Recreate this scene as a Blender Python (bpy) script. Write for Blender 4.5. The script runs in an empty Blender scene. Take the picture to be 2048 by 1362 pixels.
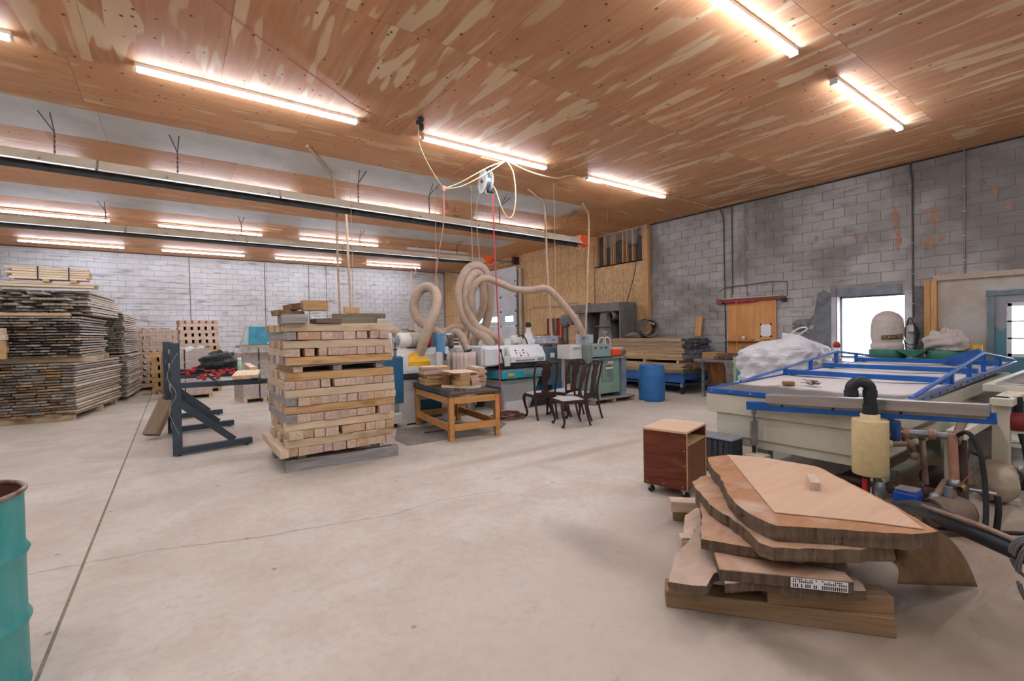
import bpy, bmesh, math, random
import numpy as np
from mathutils import Vector, Matrix, Euler

# ---------------------------------------------------------------- camera, world, exposure
SC = bpy.context.scene
COL = SC.collection
CAM_H = 1.6
FPX = 941.02                      # focal length in pixels of the 2048x1362 frame
YAW, PITCH, ROLL = 0.622315835, -0.0186401976, -0.0187811781
_f = Vector((math.sin(YAW)*math.cos(PITCH), math.cos(YAW)*math.cos(PITCH), math.sin(PITCH)))
_r = Vector((math.cos(YAW), -math.sin(YAW), 0.0)); _u = _r.cross(_f)
_r2 = math.cos(ROLL)*_r + math.sin(ROLL)*_u; _u2 = -math.sin(ROLL)*_r + math.cos(ROLL)*_u
cam = bpy.data.cameras.new('camera'); CAM = bpy.data.objects.new('camera', cam); COL.objects.link(CAM)
cam.sensor_fit = 'HORIZONTAL'; cam.sensor_width = 36.0; cam.lens = FPX/2048*36.0
cam.clip_start = 0.05; cam.clip_end = 200
CAM.matrix_world = Matrix(((_r2.x, _u2.x, -_f.x, 0), (_r2.y, _u2.y, -_f.y, 0), (_r2.z, _u2.z, -_f.z, CAM_H), (0, 0, 0, 1)))
SC.camera = CAM
SC.view_settings.view_transform = 'Standard'; SC.view_settings.look = 'None'
SC.view_settings.gamma = 1.0; SC.view_settings.use_curve_mapping = False
SC.view_settings.exposure = 0.55
W = bpy.data.worlds.new('overcast_sky'); SC.world = W; W.use_nodes = True
W.node_tree.nodes['Background'].inputs[0].default_value = (0.80, 0.89, 1.0, 1)
W.node_tree.nodes['Background'].inputs[1].default_value = 5.0
LED = 44.0                        # emission strength of the ceiling strips
SC.cycles.max_bounces = 5; SC.cycles.diffuse_bounces = 4; SC.cycles.glossy_bounces = 2
SC.cycles.transparent_max_bounces = 6
SC.cycles.use_denoising = True; SC.cycles.use_adaptive_sampling = True; SC.cycles.adaptive_threshold = 0.1; SC.cycles.adaptive_min_samples = 10; SC.cycles.use_light_tree = False
SC.cycles.caustics_reflective = False; SC.cycles.caustics_refractive = False

XB, YA, ZC = 11.37, 21.46, 4.65   # right wall, back wall, ceiling
XL, YF = -5.2, -3.6               # left wall and the wall behind the camera

# ---------------------------------------------------------------- materials
MATS = {}
def srgb(c):
    if isinstance(c, str):
        c = c.lstrip('#'); c = [int(c[i:i+2], 16)/255 for i in (0, 2, 4)]
    return tuple((v/12.92 if v <= .04045 else ((v+.055)/1.055)**2.4) for v in c)+(1.0,)
class N:
    def __init__(s, name):
        s.m = bpy.data.materials.new(name); s.m.use_nodes = True; s.t = s.m.node_tree
        s.b = s.t.nodes['Principled BSDF']; s.out = s.t.nodes['Material Output']
    def n(s, typ, **kw):
        d = s.t.nodes.new(typ)
        for k, v in kw.items(): setattr(d, k, v)
        return d
    def l(s, a, b): s.t.links.new(a, b)
    def coord(s, scale=(1, 1, 1), kind='Object', rnd=0.0):
        tc = s.n('ShaderNodeTexCoord'); mp = s.n('ShaderNodeMapping')
        if kind == 'World': g = s.n('ShaderNodeNewGeometry'); s.l(g.outputs['Position'], mp.inputs[0])
        else: s.l(tc.outputs[kind], mp.inputs[0])
        mp.inputs['Scale'].default_value = scale
        if rnd:
            oi = s.n('ShaderNodeObjectInfo'); mu = s.n('ShaderNodeVectorMath', operation='SCALE')
            cx = s.n('ShaderNodeCombineXYZ'); 
            for k in range(3): s.l(oi.outputs['Random'], cx.inputs[k])
            s.l(cx.outputs[0], mu.inputs[0]); mu.inputs['Scale'].default_value = rnd
            s.l(mu.outputs[0], mp.inputs['Location'])
        return mp.outputs[0]
    def noise(s, vec, scale=5, detail=4, rough=.55, dist=0.0):
        d = s.n('ShaderNodeTexNoise'); s.l(vec, d.inputs['Vector'])
        d.inputs['Scale'].default_value = scale; d.inputs['Detail'].default_value = detail
        d.inputs['Roughness'].default_value = rough; d.inputs['Distortion'].default_value = dist
        return d.outputs['Fac']
    def voro(s, vec, scale=5, feat='F1'):
        d = s.n('ShaderNodeTexVoronoi', feature=feat); s.l(vec, d.inputs['Vector']); d.inputs['Scale'].default_value = scale
        return d.outputs['Distance']
    def ramp(s, fac, stops, interp='LINEAR'):
        d = s.n('ShaderNodeValToRGB'); d.color_ramp.interpolation = interp
        e = d.color_ramp.elements
        while len(e) < len(stops): e.new(0.5)
        for k, (p, c) in enumerate(stops):
            e[k].position = p
            e[k].color = srgb(c) if isinstance(c, str) else (c, c, c, 1)
        s.l(fac, d.inputs[0]); return d.outputs[0]
    def mix(s, fac, a, b, mode='MIX'):
        d = s.n('ShaderNodeMix', data_type='RGBA', blend_type=mode)
        if isinstance(fac, (int, float)): d.inputs[0].default_value = fac
        else: s.l(fac, d.inputs[0])
        for v, i in ((a, 6), (b, 7)):
            if isinstance(v, str): d.inputs[i].default_value = srgb(v)
            elif isinstance(v, (int, float)): d.inputs[i].default_value = (v, v, v, 1)
            else: s.l(v, d.inputs[i])
        return d.outputs[2]
    def rand_value(s, col, amt=.12, sat=0.0):
        oi = s.n('ShaderNodeObjectInfo'); mr = s.n('ShaderNodeMapRange'); s.l(oi.outputs['Random'], mr.inputs[0])
        mr.inputs[3].default_value = 1-amt; mr.inputs[4].default_value = 1+amt
        h = s.n('ShaderNodeHueSaturation'); s.l(col, h.inputs['Color']); s.l(mr.outputs[0], h.inputs['Value'])
        return h.outputs[0]
    def bump(s, h, strength=.3, dist=.01):
        d = s.n('ShaderNodeBump'); s.l(h, d.inputs['Height']); d.inputs['Strength'].default_value = strength; d.inputs['Distance'].default_value = dist
        s.l(d.outputs[0], s.b.inputs['Normal'])
    def base(s, c):
        if isinstance(c, str): s.b.inputs['Base Color'].default_value = srgb(c)
        else: s.l(c, s.b.inputs['Base Color'])
    def done(s, rough=.6, metal=0.0, spec=.5):
        s.b.inputs['Roughness'].default_value = rough; s.b.inputs['Metallic'].default_value = metal
        s.b.inputs['Specular IOR Level'].default_value = spec
        return s.m
def paint(name, col, col2=None, rough=.5, metal=0.0, scale=6, lo=.4, hi=.65, bump=0.0, rnd=.0, spec=.4, stretch=(1, 1, 1)):
    """plain finish with a worn second colour in blotches"""
    if name in MATS: return MATS[name]
    n = N(name); c = col
    if col2:
        f = n.noise(n.coord(stretch), scale, 5, .6); c = n.mix(n.ramp(f, [(lo, 0.0), (hi, 1.0)]), col, col2)
        if bump: n.bump(f, bump, .004)
    if rnd:
        if isinstance(c, str): c = n.mix(0.0, c, c)
        c = n.rand_value(c, rnd)
    n.base(c); MATS[name] = n.done(rough, metal, spec); return MATS[name]
def wood(name, a, b, end=None, endb=None, rough=.7, sc=1.0, rnd=.15, knots=None, dust=None, stretch=14, upright=False):
    """grain along local X; end faces get end-grain colours; pieces differ by the object's random value"""
    if name in MATS: return MATS[name]
    n = N(name)
    v = n.coord((stretch*sc, stretch*sc, 1*sc) if upright else (1*sc, stretch*sc, stretch*sc), rnd=37)
    f = n.noise(v, 2.2, 5, .6, .6)
    c = n.mix(n.ramp(f, [(.32, 0.0), (.68, 1.0)]), a, b)
    if knots:
        k = n.noise(n.coord((.8*sc, 2.4*sc, 2.4*sc), rnd=71), 2.0, 2, .5); c = n.mix(n.ramp(k, [(.62, 0.0), (.74, 1.0)]), c, knots)
    if end:
        tc = n.n('ShaderNodeTexCoord'); sx = n.n('ShaderNodeSeparateXYZ'); n.l(tc.outputs['Normal'], sx.inputs[0])
        ab = n.n('ShaderNodeMath', operation='ABSOLUTE'); n.l(sx.outputs[0], ab.inputs[0])
        gt = n.n('ShaderNodeMath', operation='GREATER_THAN'); n.l(ab.outputs[0], gt.inputs[0]); gt.inputs[1].default_value = .75
        e = n.mix(n.ramp(n.noise(n.coord((3, 9, 9), rnd=51), 2.5, 4, .6, 1.0), [(.35, 0.0), (.65, 1.0)]), end, endb or end)
        c = n.mix(gt.outputs[0], c, e)
    if dust:
        g = n.n('ShaderNodeNewGeometry'); sz = n.n('ShaderNodeSeparateXYZ'); n.l(g.outputs['Normal'], sz.inputs[0])
        nz = n.noise(n.coord((1, 1, 1), 'World'), 3.0, 4)
        mu = n.n('ShaderNodeMath', operation='MULTIPLY'); n.l(sz.outputs[2], mu.inputs[0]); n.l(n.ramp(nz, [(.35, .25), (.6, 1.0)]), mu.inputs[1]); mu.use_clamp = True
        c = n.mix(mu.outputs[0], c, dust)
    if rnd: c = n.rand_value(c, rnd)
    n.base(c); n.bump(f, .18, .004); MATS[name] = n.done(rough, 0, .25); return MATS[name]
def emit(name, col, strength):
    if name in MATS: return MATS[name]
    n = N(name); n.base('#ffffff'); n.b.inputs['Emission Color'].default_value = srgb(col); n.b.inputs['Emission Strength'].default_value = strength
    MATS[name] = n.done(.4); return MATS[name]
def glass(name, tint='#f4f8fa', gloss=.08):
    if name in MATS: return MATS[name]
    n = N(name); tr = n.n('ShaderNodeBsdfTransparent'); tr.inputs[0].default_value = srgb(tint)
    gl = n.n('ShaderNodeBsdfGlossy'); gl.inputs['Roughness'].default_value = .05; mx = n.n('ShaderNodeMixShader'); mx.inputs[0].default_value = gloss
    n.l(tr.outputs[0], mx.inputs[1]); n.l(gl.outputs[0], mx.inputs[2]); n.l(mx.outputs[0], n.out.inputs[0]); MATS[name] = n.m; return n.m
def film(name, col='#e8e8ea', alpha=.45, rough=.2):
    if name in MATS: return MATS[name]
    n = N(name); n.base(col); f = n.noise(n.coord((3, 3, 9)), 4, 4); n.bump(f, .6, .02)
    tr = n.n('ShaderNodeBsdfTransparent'); mx = n.n('ShaderNodeMixShader')
    n.l(n.ramp(f, [(.3, alpha*.7), (.7, min(1, alpha*1.4))]), mx.inputs[0]); n.l(tr.outputs[0], mx.inputs[1]); n.l(n.b.outputs[0], mx.inputs[2]); n.l(mx.outputs[0], n.out.inputs[0])
    MATS[name] = n.done(rough); return n.m

# ---------------------------------------------------------------- mesh building
class MB:
    """collects vertices and faces; build() links them as ONE mesh object"""
    def __init__(s): s.v = []; s.f = []; s.sm = []
    def add(s, vs, fs, smooth=False):
        o = len(s.v); s.v += [tuple(v) for v in vs]; s.f += [tuple(i+o for i in f) for f in fs]; s.sm += [smooth]*len(fs); return s
    def box(s, c, d, rz=0.0, rot=None, taper=None):
        x, y, z = d[0]/2, d[1]/2, d[2]/2
        vs = [Vector(p) for p in ((-x,-y,-z),(x,-y,-z),(x,y,-z),(-x,y,-z),(-x,-y,z),(x,-y,z),(x,y,z),(-x,y,z))]
        if taper:
            for v in vs[4:]: v.x *= taper[0]; v.y *= taper[1]
        R = rot if rot is not None else Matrix.Rotation(rz, 3, 'Z')
        vs = [R@v+Vector(c) for v in vs]
        return s.add(vs, ((0,3,2,1),(4,5,6,7),(0,1,5,4),(1,2,6,5),(2,3,7,6),(3,0,4,7)))
    def b2(s, lo, hi): return s.box([(a+b)/2 for a, b in zip(lo, hi)], [abs(b-a) for a, b in zip(lo, hi)])
    def bar(s, p, q, w, h, up=(0, 0, 1)):
        p, q = Vector(p), Vector(q); d = q-p; x = d.normalized(); y = Vector(up).cross(x)
        if y.length < 1e-4: y = Vector((0, 1, 0)).cross(x)
        if y.length < 1e-4: y = Vector((1, 0, 0)).cross(x)
        y.normalize(); z = x.cross(y); R = Matrix((x, y, z)).transposed()
        return s.box((p+q)/2, (d.length, w, h), rot=R)
    def cyl(s, p, q, r, r2=None, n=16, caps=True, smooth=True):
        p, q = Vector(p), Vector(q); r2 = r if r2 is None else r2; d = (q-p).normalized()
        a = d.orthogonal().normalized(); b = d.cross(a); vs = []
        for c, rr in ((p, r), (q, r2)):
            for k in range(n): t = 2*math.pi*k/n; vs.append(c+a*rr*math.cos(t)+b*rr*math.sin(t))
        s.add(vs, [(k, (k+1) % n, n+(k+1) % n, n+k) for k in range(n)], smooth)
        if caps: s.add(vs, [tuple(range(n-1, -1, -1)), tuple(range(n, 2*n))])
        return s
    def tube(s, pts, r, n=8, closed=False, caps=True, radii=None):
        P = [Vector(p) for p in pts]; m = len(P); vs = []; a = None
        for i in range(m):
            if closed: d = P[(i+1) % m]-P[i-1]
            else: d = P[min(i+1, m-1)]-P[max(i-1, 0)]
            d.normalize()
            if a is None: a = d.orthogonal().normalized()
            a = (a-d*a.dot(d)); a.normalize(); b = d.cross(a); rr = radii[i] if radii else r
            for k in range(n): t = 2*math.pi*k/n; vs.append(P[i]+a*rr*math.cos(t)+b*rr*math.sin(t))
        fs = []
        for i in range(m if closed else m-1):
            j = (i+1) % m
            for k in range(n): fs.append((i*n+k, i*n+(k+1) % n, j*n+(k+1) % n, j*n+k))
        s.add(vs, fs, True)
        if caps and not closed: s.add(vs, [tuple(range(n-1, -1, -1)), tuple(range((m-1)*n, m*n))])
        return s
    def lathe(s, prof, c=(0, 0, 0), n=24, axis='Z', caps=False, smooth=True):
        c = Vector(c); vs = []
        for r, z in prof:
            for k in range(n):
                t = 2*math.pi*k/n; x, y = r*math.cos(t), r*math.sin(t)
                vs.append(c+(Vector((x, y, z)) if axis == 'Z' else Vector((z, x, y)) if axis == 'X' else Vector((y, z, x))))
        m = len(prof)
        s.add(vs, [(i*n+k, i*n+(k+1) % n, (i+1)*n+(k+1) % n, (i+1)*n+k) for i in range(m-1) for k in range(n)], smooth)
        if caps: s.add(vs, [tuple(range(n-1, -1, -1)), tuple(range((m-1)*n, m*n))])
        return s
    def prism(s, poly, h, plane='XY', at=0.0):
        """extrude a 2D outline: XY up from z=at, XZ along +y, YZ along +x"""
        n = len(poly)
        f = {'XY': lambda a, b, t: (a, b, at+t), 'XZ': lambda a, b, t: (a, at+t, b), 'YZ': lambda a, b, t: (at+t, a, b)}[plane]
        vs = [f(a, b, 0) for a, b in poly]+[f(a, b, h) for a, b in poly]
        return s.add(vs, [tuple(range(n-1, -1, -1)), tuple(range(n, 2*n))]+[(k, (k+1) % n, n+(k+1) % n, n+k) for k in range(n)])
    def grid(s, fn, nu, nv, smooth=True, closed_u=False):
        vs = [fn(i/(nu if closed_u else nu-1), j/(nv-1)) for j in range(nv) for i in range(nu)]
        fs = []
        for j in range(nv-1):
            for i in range(nu if closed_u else nu-1):
                k = (i+1) % nu; fs.append((j*nu+i, j*nu+k, (j+1)*nu+k, (j+1)*nu+i))
        return s.add(vs, fs, smooth)
    def mesh(s, name):
        me = bpy.data.meshes.new(name); me.from_pydata(s.v, [], s.f); me.polygons.foreach_set('use_smooth', s.sm)
        bm = bmesh.new(); bm.from_mesh(me); bmesh.ops.recalc_face_normals(bm, faces=bm.faces); bm.to_mesh(me); bm.free()
        me.update(); return me
    def build(s, name, mat, parent=None, loc=(0, 0, 0), rz=0.0, bevel=0.0, label=None, cat=None, group=None, kind=None, thick=0.0, subd=0):
        me = s.mesh(name); me.materials.append(mat); o = bpy.data.objects.new(name, me); COL.objects.link(o)
        o.location = loc; o.rotation_euler = (0, 0, rz)
        if parent is not None: o.parent = parent
        if thick: m = o.modifiers.new('solid', 'SOLIDIFY'); m.thickness = thick; m.offset = 0
        if subd: m = o.modifiers.new('sub', 'SUBSURF'); m.levels = subd; m.render_levels = subd
        if bevel: m = o.modifiers.new('bevel', 'BEVEL'); m.width = bevel; m.segments = 2; m.limit_method = 'ANGLE'; m.angle_limit = .6
        return tag(o, label, cat, group, kind)
def tag(o, label=None, cat=None, group=None, kind=None):
    for k, v in (('label', label), ('category', cat), ('group', group), ('kind', kind)):
        if v: o[k] = v
    return o
def thing(name, label, cat, loc=(0, 0, 0), rz=0.0, group=None):
    o = bpy.data.objects.new(name, None); COL.objects.link(o); o.empty_display_size = .1
    o.location = loc; o.rotation_euler = (0, 0, rz); return tag(o, label, cat, group)
def inst(name, me, parent=None, loc=(0, 0, 0), rot=(0, 0, 0), scale=(1, 1, 1), **kw):
    o = bpy.data.objects.new(name, me); COL.objects.link(o); o.location = loc; o.rotation_euler = rot; o.scale = scale
    if parent is not None: o.parent = parent
    return tag(o, **kw)
def meshed(mb, name, mat): me = mb.mesh(name); me.materials.append(mat); return me
def box_mesh(name, d, mat, jitter=0.0, seed=0, c=(0, 0, 0)):
    m = MB().box(c, d)
    if jitter:
        r = random.Random(seed); m.v = [tuple(v+r.uniform(-jitter, jitter) for v in p) for p in m.v]
    return meshed(m, name, mat)
def smooth_path(pts, sub=8, closed=False):
    P = [Vector(p) for p in pts]; m = len(P); out = []
    for i in range(m if closed else m-1):
        p0, p1, p2, p3 = (P[(i-1) % m], P[i], P[(i+1) % m], P[(i+2) % m]) if closed else (P[max(i-1, 0)], P[i], P[i+1], P[min(i+2, m-1)])
        for k in range(sub):
            t = k/sub
            out.append(.5*((2*p1)+(p2-p0)*t+(2*p0-5*p1+4*p2-p3)*t*t+(3*p1-p0-3*p2+p3)*t**3))
    if not closed: out.append(P[-1])
    return out
ORD = ['first', 'second', 'third', 'fourth', 'fifth', 'sixth', 'seventh', 'eighth', 'ninth', 'tenth', 'eleventh', 'twelfth', 'thirteenth', 'fourteenth', 'fifteenth', 'sixteenth', 'seventeenth', 'eighteenth', 'nineteenth', 'twentieth']
def text(name, body, size, mat, loc, rot, parent=None, ext=.0008, align='CENTER', xs=1.0):
    cu = bpy.data.curves.new(name, 'FONT'); cu.body = body; cu.size = size; cu.extrude = ext; cu.align_x = align; cu.align_y = 'CENTER'
    cu.resolution_u = 3
    tmp = bpy.data.objects.new(name+'_tmp', cu); COL.objects.link(tmp)
    dg = bpy.context.evaluated_depsgraph_get(); me = bpy.data.meshes.new_from_object(tmp.evaluated_get(dg))
    bpy.data.objects.remove(tmp); me.materials.clear(); me.materials.append(mat)
    o = bpy.data.objects.new(name, me); COL.objects.link(o); o.location = loc; o.rotation_euler = rot; o.scale = (xs, 1, 1)
    if parent is not None: o.parent = parent
    return o

# ================================================================ THE SETTING
R1 = random.Random(11)
# ---- floor: a dark bed with concrete slabs laid on it, the saw-cut joints are the gaps
def concrete():
    n = N('concrete_floor')
    w = n.coord((1, 1, 1), 'World')
    big = n.noise(w, .35, 5, .6, .4); mid = n.noise(w, 1.6, 6, .65, .3); fine = n.noise(w, 14, 6, .7)
    c = n.mix(n.ramp(big, [(.35, 0.0), (.65, 1.0)]), '#d6cfc1', '#c9bfae')
    c = n.mix(n.ramp(mid, [(.42, 0.0), (.72, .85)]), c, '#beb19f')
    c = n.mix(n.ramp(fine, [(.45, 0.0), (.8, .5)]), c, '#ad9e8c')
    # sawdust and grime trodden in around the press and the slabs on the right
    g = n.n('ShaderNodeNewGeometry')
    def blob(px, py, rx, ry, col, c, a=1.0):
        mp = n.n('ShaderNodeMapping', vector_type='TEXTURE'); n.l(g.outputs['Position'], mp.inputs[0]); mp.inputs['Location'].default_value = (px, py, 0); mp.inputs['Scale'].default_value = (rx, ry, 99)
        ln = n.n('ShaderNodeVectorMath', operation='LENGTH'); n.l(mp.outputs[0], ln.inputs[0])
        ad = n.n('ShaderNodeMath', operation='MULTIPLY_ADD'); n.l(mid, ad.inputs[0]); ad.inputs[1].default_value = 1.6; n.l(ln.outputs['Value'], ad.inputs[2])
        sc_ = n.n('ShaderNodeMath', operation='MULTIPLY'); n.l(ad.outputs[0], sc_.inputs[0]); sc_.inputs[1].default_value = .4
        return n.mix(n.ramp(sc_.outputs[0], [(.44, a), (.74, 0.0)]), c, col)
    c = blob(4.9, -.3, 3.0, 2.8, '#907c68', c, .95)
    c = blob(3.0, .5, 1.3, 1.1, '#86735f', c, .8)
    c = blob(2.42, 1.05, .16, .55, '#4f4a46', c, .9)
    c = blob(2.5, 2.35, .3, .75, '#8f857b', c, .7)
    c = blob(3.3, 2.3, 1.2, .6, '#a5988b', c, .6)
    c = blob(3.6, 5.0, 1.7, .16, '#a99680', c, .6)
    c = blob(4.4, 4.45, 1.5, .14, '#a8957f', c, .6)
    c = blob(2.0, 1.2, 2.2, 1.6, '#b9a995', c, .55)
    c = blob(1.2, 8.6, 1.6, 1.2, '#bd9f88', c, .55)
    c = blob(8.8, 8.2, 3.2, 2.2, '#a99886', c, .6)
    spk = n.noise(w, 4.5, 8, .8, .3); c = n.mix(n.ramp(spk, [(.6, 0.0), (.7, .45)]), c, '#8f7f6d')
    sp2 = n.voro(w, 2.6); c = n.mix(n.ramp(sp2, [(.03, .7), (.06, 0.0)]), c, '#8a7660')
    n.base(c); n.bump(fine, .12, .004); n.b.inputs['Roughness'].default_value = .62
    n.l(n.ramp(mid, [(.3, .48), (.7, .75)]), n.b.inputs['Roughness'])
    m = n.m; n.b.inputs['Specular IOR Level'].default_value = .35; return m
M_CONC = concrete()
M_JOINT = paint('joint_dirt', '#9c8b79', '#85745f', .9, scale=20)
floor = MB().b2((XL-.2, YF-.2, -.3), (XB+.2, YA+.2, -.005)).build('floor', M_JOINT, kind='structure')
xs = [XL-.2, -.57, XB+.2]; ys = [YF-.2, 7.3, YA+.2]
for i in range(len(xs)-1):
    for j in range(len(ys)-1):
        MB().b2((xs[i]+.009, ys[j]+.002, -.005), (xs[i+1]-.009, ys[j+1]-.002, 0.0)).build('slab', M_CONC, floor)
# hairline cracks: thin dirt-filled lines lying in the surface
M_CRACK = paint('crack_dirt', '#8b7e71', '#a3968a', .95, scale=9)
for pts in ([(.0, 4.4), (.5, 4.22), (1.0, 4.12), (1.5, 4.0), (2.0, 4.05), (2.6, 3.93)], [(2.3, 6.0), (2.6, 5.5), (2.75, 5.1), (2.7, 4.7)], [(-.9, 4.55), (-.45, 4.5), (-.03, 4.42)]):
    P = smooth_path([(x, y, .0008) for x, y in pts], 10); r = random.Random(3)
    P = [(p.x+r.uniform(-.012, .012), p.y+r.uniform(-.012, .012), .0008) for p in P]
    MB().grid(lambda u, v, P=P: (P[int(round(u*(len(P)-1)))][0], P[int(round(u*(len(P)-1)))][1]+(v-.5)*.006, .0008), len(P), 2, False).build('crack', M_CRACK, floor)

# ---- concrete block walls
def blockmat(name, a, b, dirt, dirt2, soot):
    n = N(name); w = n.coord((1, 1, 1), 'World')
    c = n.mix(n.ramp(n.noise(w, 1.1, 5, .6), [(.35, 0.0), (.65, 1.0)]), a, b)
    c = n.mix(n.ramp(n.noise(w, .45, 4, .6, .6), [(.45, 0.0), (.6, dirt2)]), c, dirt)
    st = n.noise(n.coord((1.3, 1.3, 9.0), 'World'), 1.3, 3, .5)
    c = n.mix(n.ramp(st, [(.58, 0.0), (.72, soot)]), c, '#6f6a66')
    c = n.rand_value(c, .05); n.base(c)
    n.bump(n.noise(w, 40, 4, .7), .25, .004); return n.done(.85, 0, .2)
M_BLK_A = blockmat('painted_block_light', '#d6d6d6', '#cbcac9', '#bdb8b3', .5, .6)
M_BLK_B = blockmat('bare_block_grey', '#b9b5b0', '#a8a39d', '#857d75', .9, .5)
M_MORT_A = paint('mortar_light', '#b5b1ad', '#9a958f', .95, scale=3)
M_MORT_B = paint('mortar_grey', '#a39e98', '#8d867e', .95, scale=3)
BL, BH, MJ = .4064, .2032, .012
def block_wall(parent, axis, fixed, a0, a1, z1, holes, mat, stuff_key, side):
    """blocks on the room side of a wall; axis 'X' runs along x at y=fixed, axis 'Y' along y at x=fixed"""
    pieces = []
    nz = int(math.ceil(z1/BH))
    for k in range(nz):
        z0 = k*BH; zt = min(z0+BH-MJ, z1); 
        s = a0+(-.5*BL if k % 2 else 0)
        while s < a1:
            lo, hi = max(s, a0), min(s+BL-MJ, a1); s += BL
            if hi-lo < .05: continue
            segs = [(lo, hi)]
            for (h0, h1, g0, g1) in holes:
                if zt > g0+.05 and z0 < g1-.05:
                    ns = []
                    for (l, h) in segs:
                        if h <= h0 or l >= h1: ns.append((l, h)); continue
                        if l < h0-.04: ns.append((l, h0))
                        if h > h1+.04: ns.append((h1, h))
                    segs = ns
            for (l, h) in segs: pieces.append(((l+h)/2, h-l, (z0+zt)/2, zt-z0))
    pieces.sort(key=stuff_key)
    shared = {}; rest = MB()
    for i, (c, w, z, h) in enumerate(pieces):
        d = (w, .03, h) if axis == 'X' else (.03, w, h); p = (c, fixed, z) if axis == 'X' else (fixed, c, z)
        p = (p[0], p[1], z)
        if i < 300:
            key = (round(w, 3), round(h, 3))
            if key not in shared: shared[key] = box_mesh('block', d, mat)
            inst('block', shared[key], parent, p)
        else: rest.box(p, d)
    if rest.v: rest.build('block_courses', mat, parent, kind='stuff')
def slab_with_holes(axis, f0, f1, a0, a1, z1, holes):
    m = MB(); cuts = sorted({a0, a1}|{h for H in holes for h in H[:2]})
    for l, h in zip(cuts, cuts[1:]):
        zs = [(0, z1)]
        for (h0, h1, g0, g1) in holes:
            if l >= h0-1e-6 and h <= h1+1e-6: zs = [x for (p, q) in zs for x in ((p, g0), (g1, q)) if x[1]-x[0] > .01 and True]
        for p, q in zs:
            if axis == 'X': m.b2((l, f0, p), (h, f1, q))
            else: m.b2((f0, l, p), (f1, h, q))
    return m
WIN = (2.93, 4.07, .92, 2.20)      # window: y0, y1, z0, z1
DOOR = (.75, 1.71, 0.0, 2.06)      # personnel door
OHD = (15.30, 19.10, 0.0, 4.25)    # overhead door
wall_back = MB().b2((XL, YA, 0), (XB+.35, YA+.3, ZC+.2)).build('wall_back', M_MORT_A, kind='structure')
block_wall(wall_back, 'X', YA-.004, XL, XB-.2, ZC, [], M_BLK_A, lambda p: abs(p[2]-3.4)*.9+abs(p[0]-3.0)*.5 if p[2] > 1.6 else 50, 1)
wall_right = slab_with_holes('Y', XB, XB+.32, YF, YA, ZC+.2, [WIN, DOOR, OHD]).build('wall_right', M_MORT_B, kind='structure')
block_wall(wall_right, 'Y', XB+.004, YF, 8.85, ZC, [(WIN[0]-.12, WIN[1]+.1, WIN[2]-.05, WIN[3]+.2), (DOOR[0]-.7, 2.5, 0, 2.42)], M_BLK_B, lambda p: (abs(p[0]-5) if p[0] > 1.2 else 60)+abs(p[2]-3.2)*.6, 1)
M_WALLP = paint('plain_block_wall', '#bdbab6', '#a9a49e', .9, scale=1.5)
MB().b2((XL-.3, YF, 0), (XL, YA+.3, ZC+.2)).build('wall_left', M_WALLP, kind='structure')
MB().b2((XL-.3, YF-.3, 0), (XB+.32, YF, ZC+.2)).build('wall_front', M_WALLP, kind='structure')

# ---- ceiling: plywood sheets and strips of foil-faced board
def plymat(name, a, b, pale, amt):
    n = N(name)
    f = n.noise(n.coord((.6, 7, 7), rnd=41), 1.6, 5, .6, .8); c = n.mix(n.ramp(f, [(.3, 0.0), (.7, 1.0)]), a, b)
    p = n.noise(n.coord((.75, 4.2, 4.2), rnd=93), 1.15, 2, .45, .3); c = n.mix(n.ramp(p, [(amt, 0.0), (amt+.035, 1.0)]), c, pale)
    s = n.noise(n.coord((.35, 1.1, 1), rnd=23), 1.0, 2); c = n.mix(n.ramp(s, [(.35, 0.0), (.7, .55)]), c, '#c98f66')
    k = n.voro(n.coord((1, 1.3, .01), rnd=13), 5.4); c = n.mix(n.ramp(k, [(.07, 1.0), (.13, 0.0)]), c, '#6a452f')
    c = n.rand_value(c, .1); n.base(c); n.bump(f, .06, .003); return n.done(.62, 0, .3)
M_PLY = plymat('fir_plywood', '#c98a5e', '#dbaa7e', '#ecd0a8', .57)
M_PLY2 = plymat('fir_plywood_far', '#cb8f60', '#dbaa7a', '#e6c598', .63)
M_FOIL = paint('foil_faced_board', '#d0cfce', '#bebbb8', .5, .08, scale=1.6, lo=.45, hi=.75)
ceiling = MB().b2((XL-.3, YF-.3, ZC+.014), (XB+.35, YA+.3, ZC+.2)).build('ceiling', paint('ceiling_backing', '#5a3c28', None, .9), kind='structure')
def sheet(x0, x1, y0, y1, mat, name, along):
    g = .003; L, Wd = (x1-x0-g, y1-y0-g) if along == 'X' else (y1-y0-g, x1-x0-g)
    key = ('sheet', round(L, 3), round(Wd, 3), mat.name)
    if key not in MATS: MATS[key] = box_mesh(name, (L, Wd, .014), mat)
    inst(name, MATS[key], ceiling, ((x0+x1)/2, (y0+y1)/2, ZC+.007), (0, 0, 0 if along == 'X' else math.pi/2))
def span(a, b, step, first):
    c = [a]; v = first
    while v < b-.05:
        if v > a+.05: c.append(v)
        v += step
    return c+[b]
for r, (y0, y1) in enumerate(zip([YF, -2.78, -.36, 2.06, 4.48], [-2.78, -.36, 2.06, 4.48, 6.9])):
    c = span(XL, XB, 1.17, -.64-1.17*4)
    for x0, x1 in zip(c, c[1:]): sheet(x0, x1, y0, y1, M_PLY, 'plywood_panel', 'Y')
def row(y0, y1, mat, name, off, xa=XL, xb=XB):
    c = span(xa, xb, 2.44, xa+off)
    for x0, x1 in zip(c, c[1:]): sheet(x0, x1, y0, y1, mat, name, 'X')
row(6.9, 8.12, M_PLY2, 'plywood_panel', 1.9); row(8.12, 8.38, M_PLY2, 'plywood_panel', .8)
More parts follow.
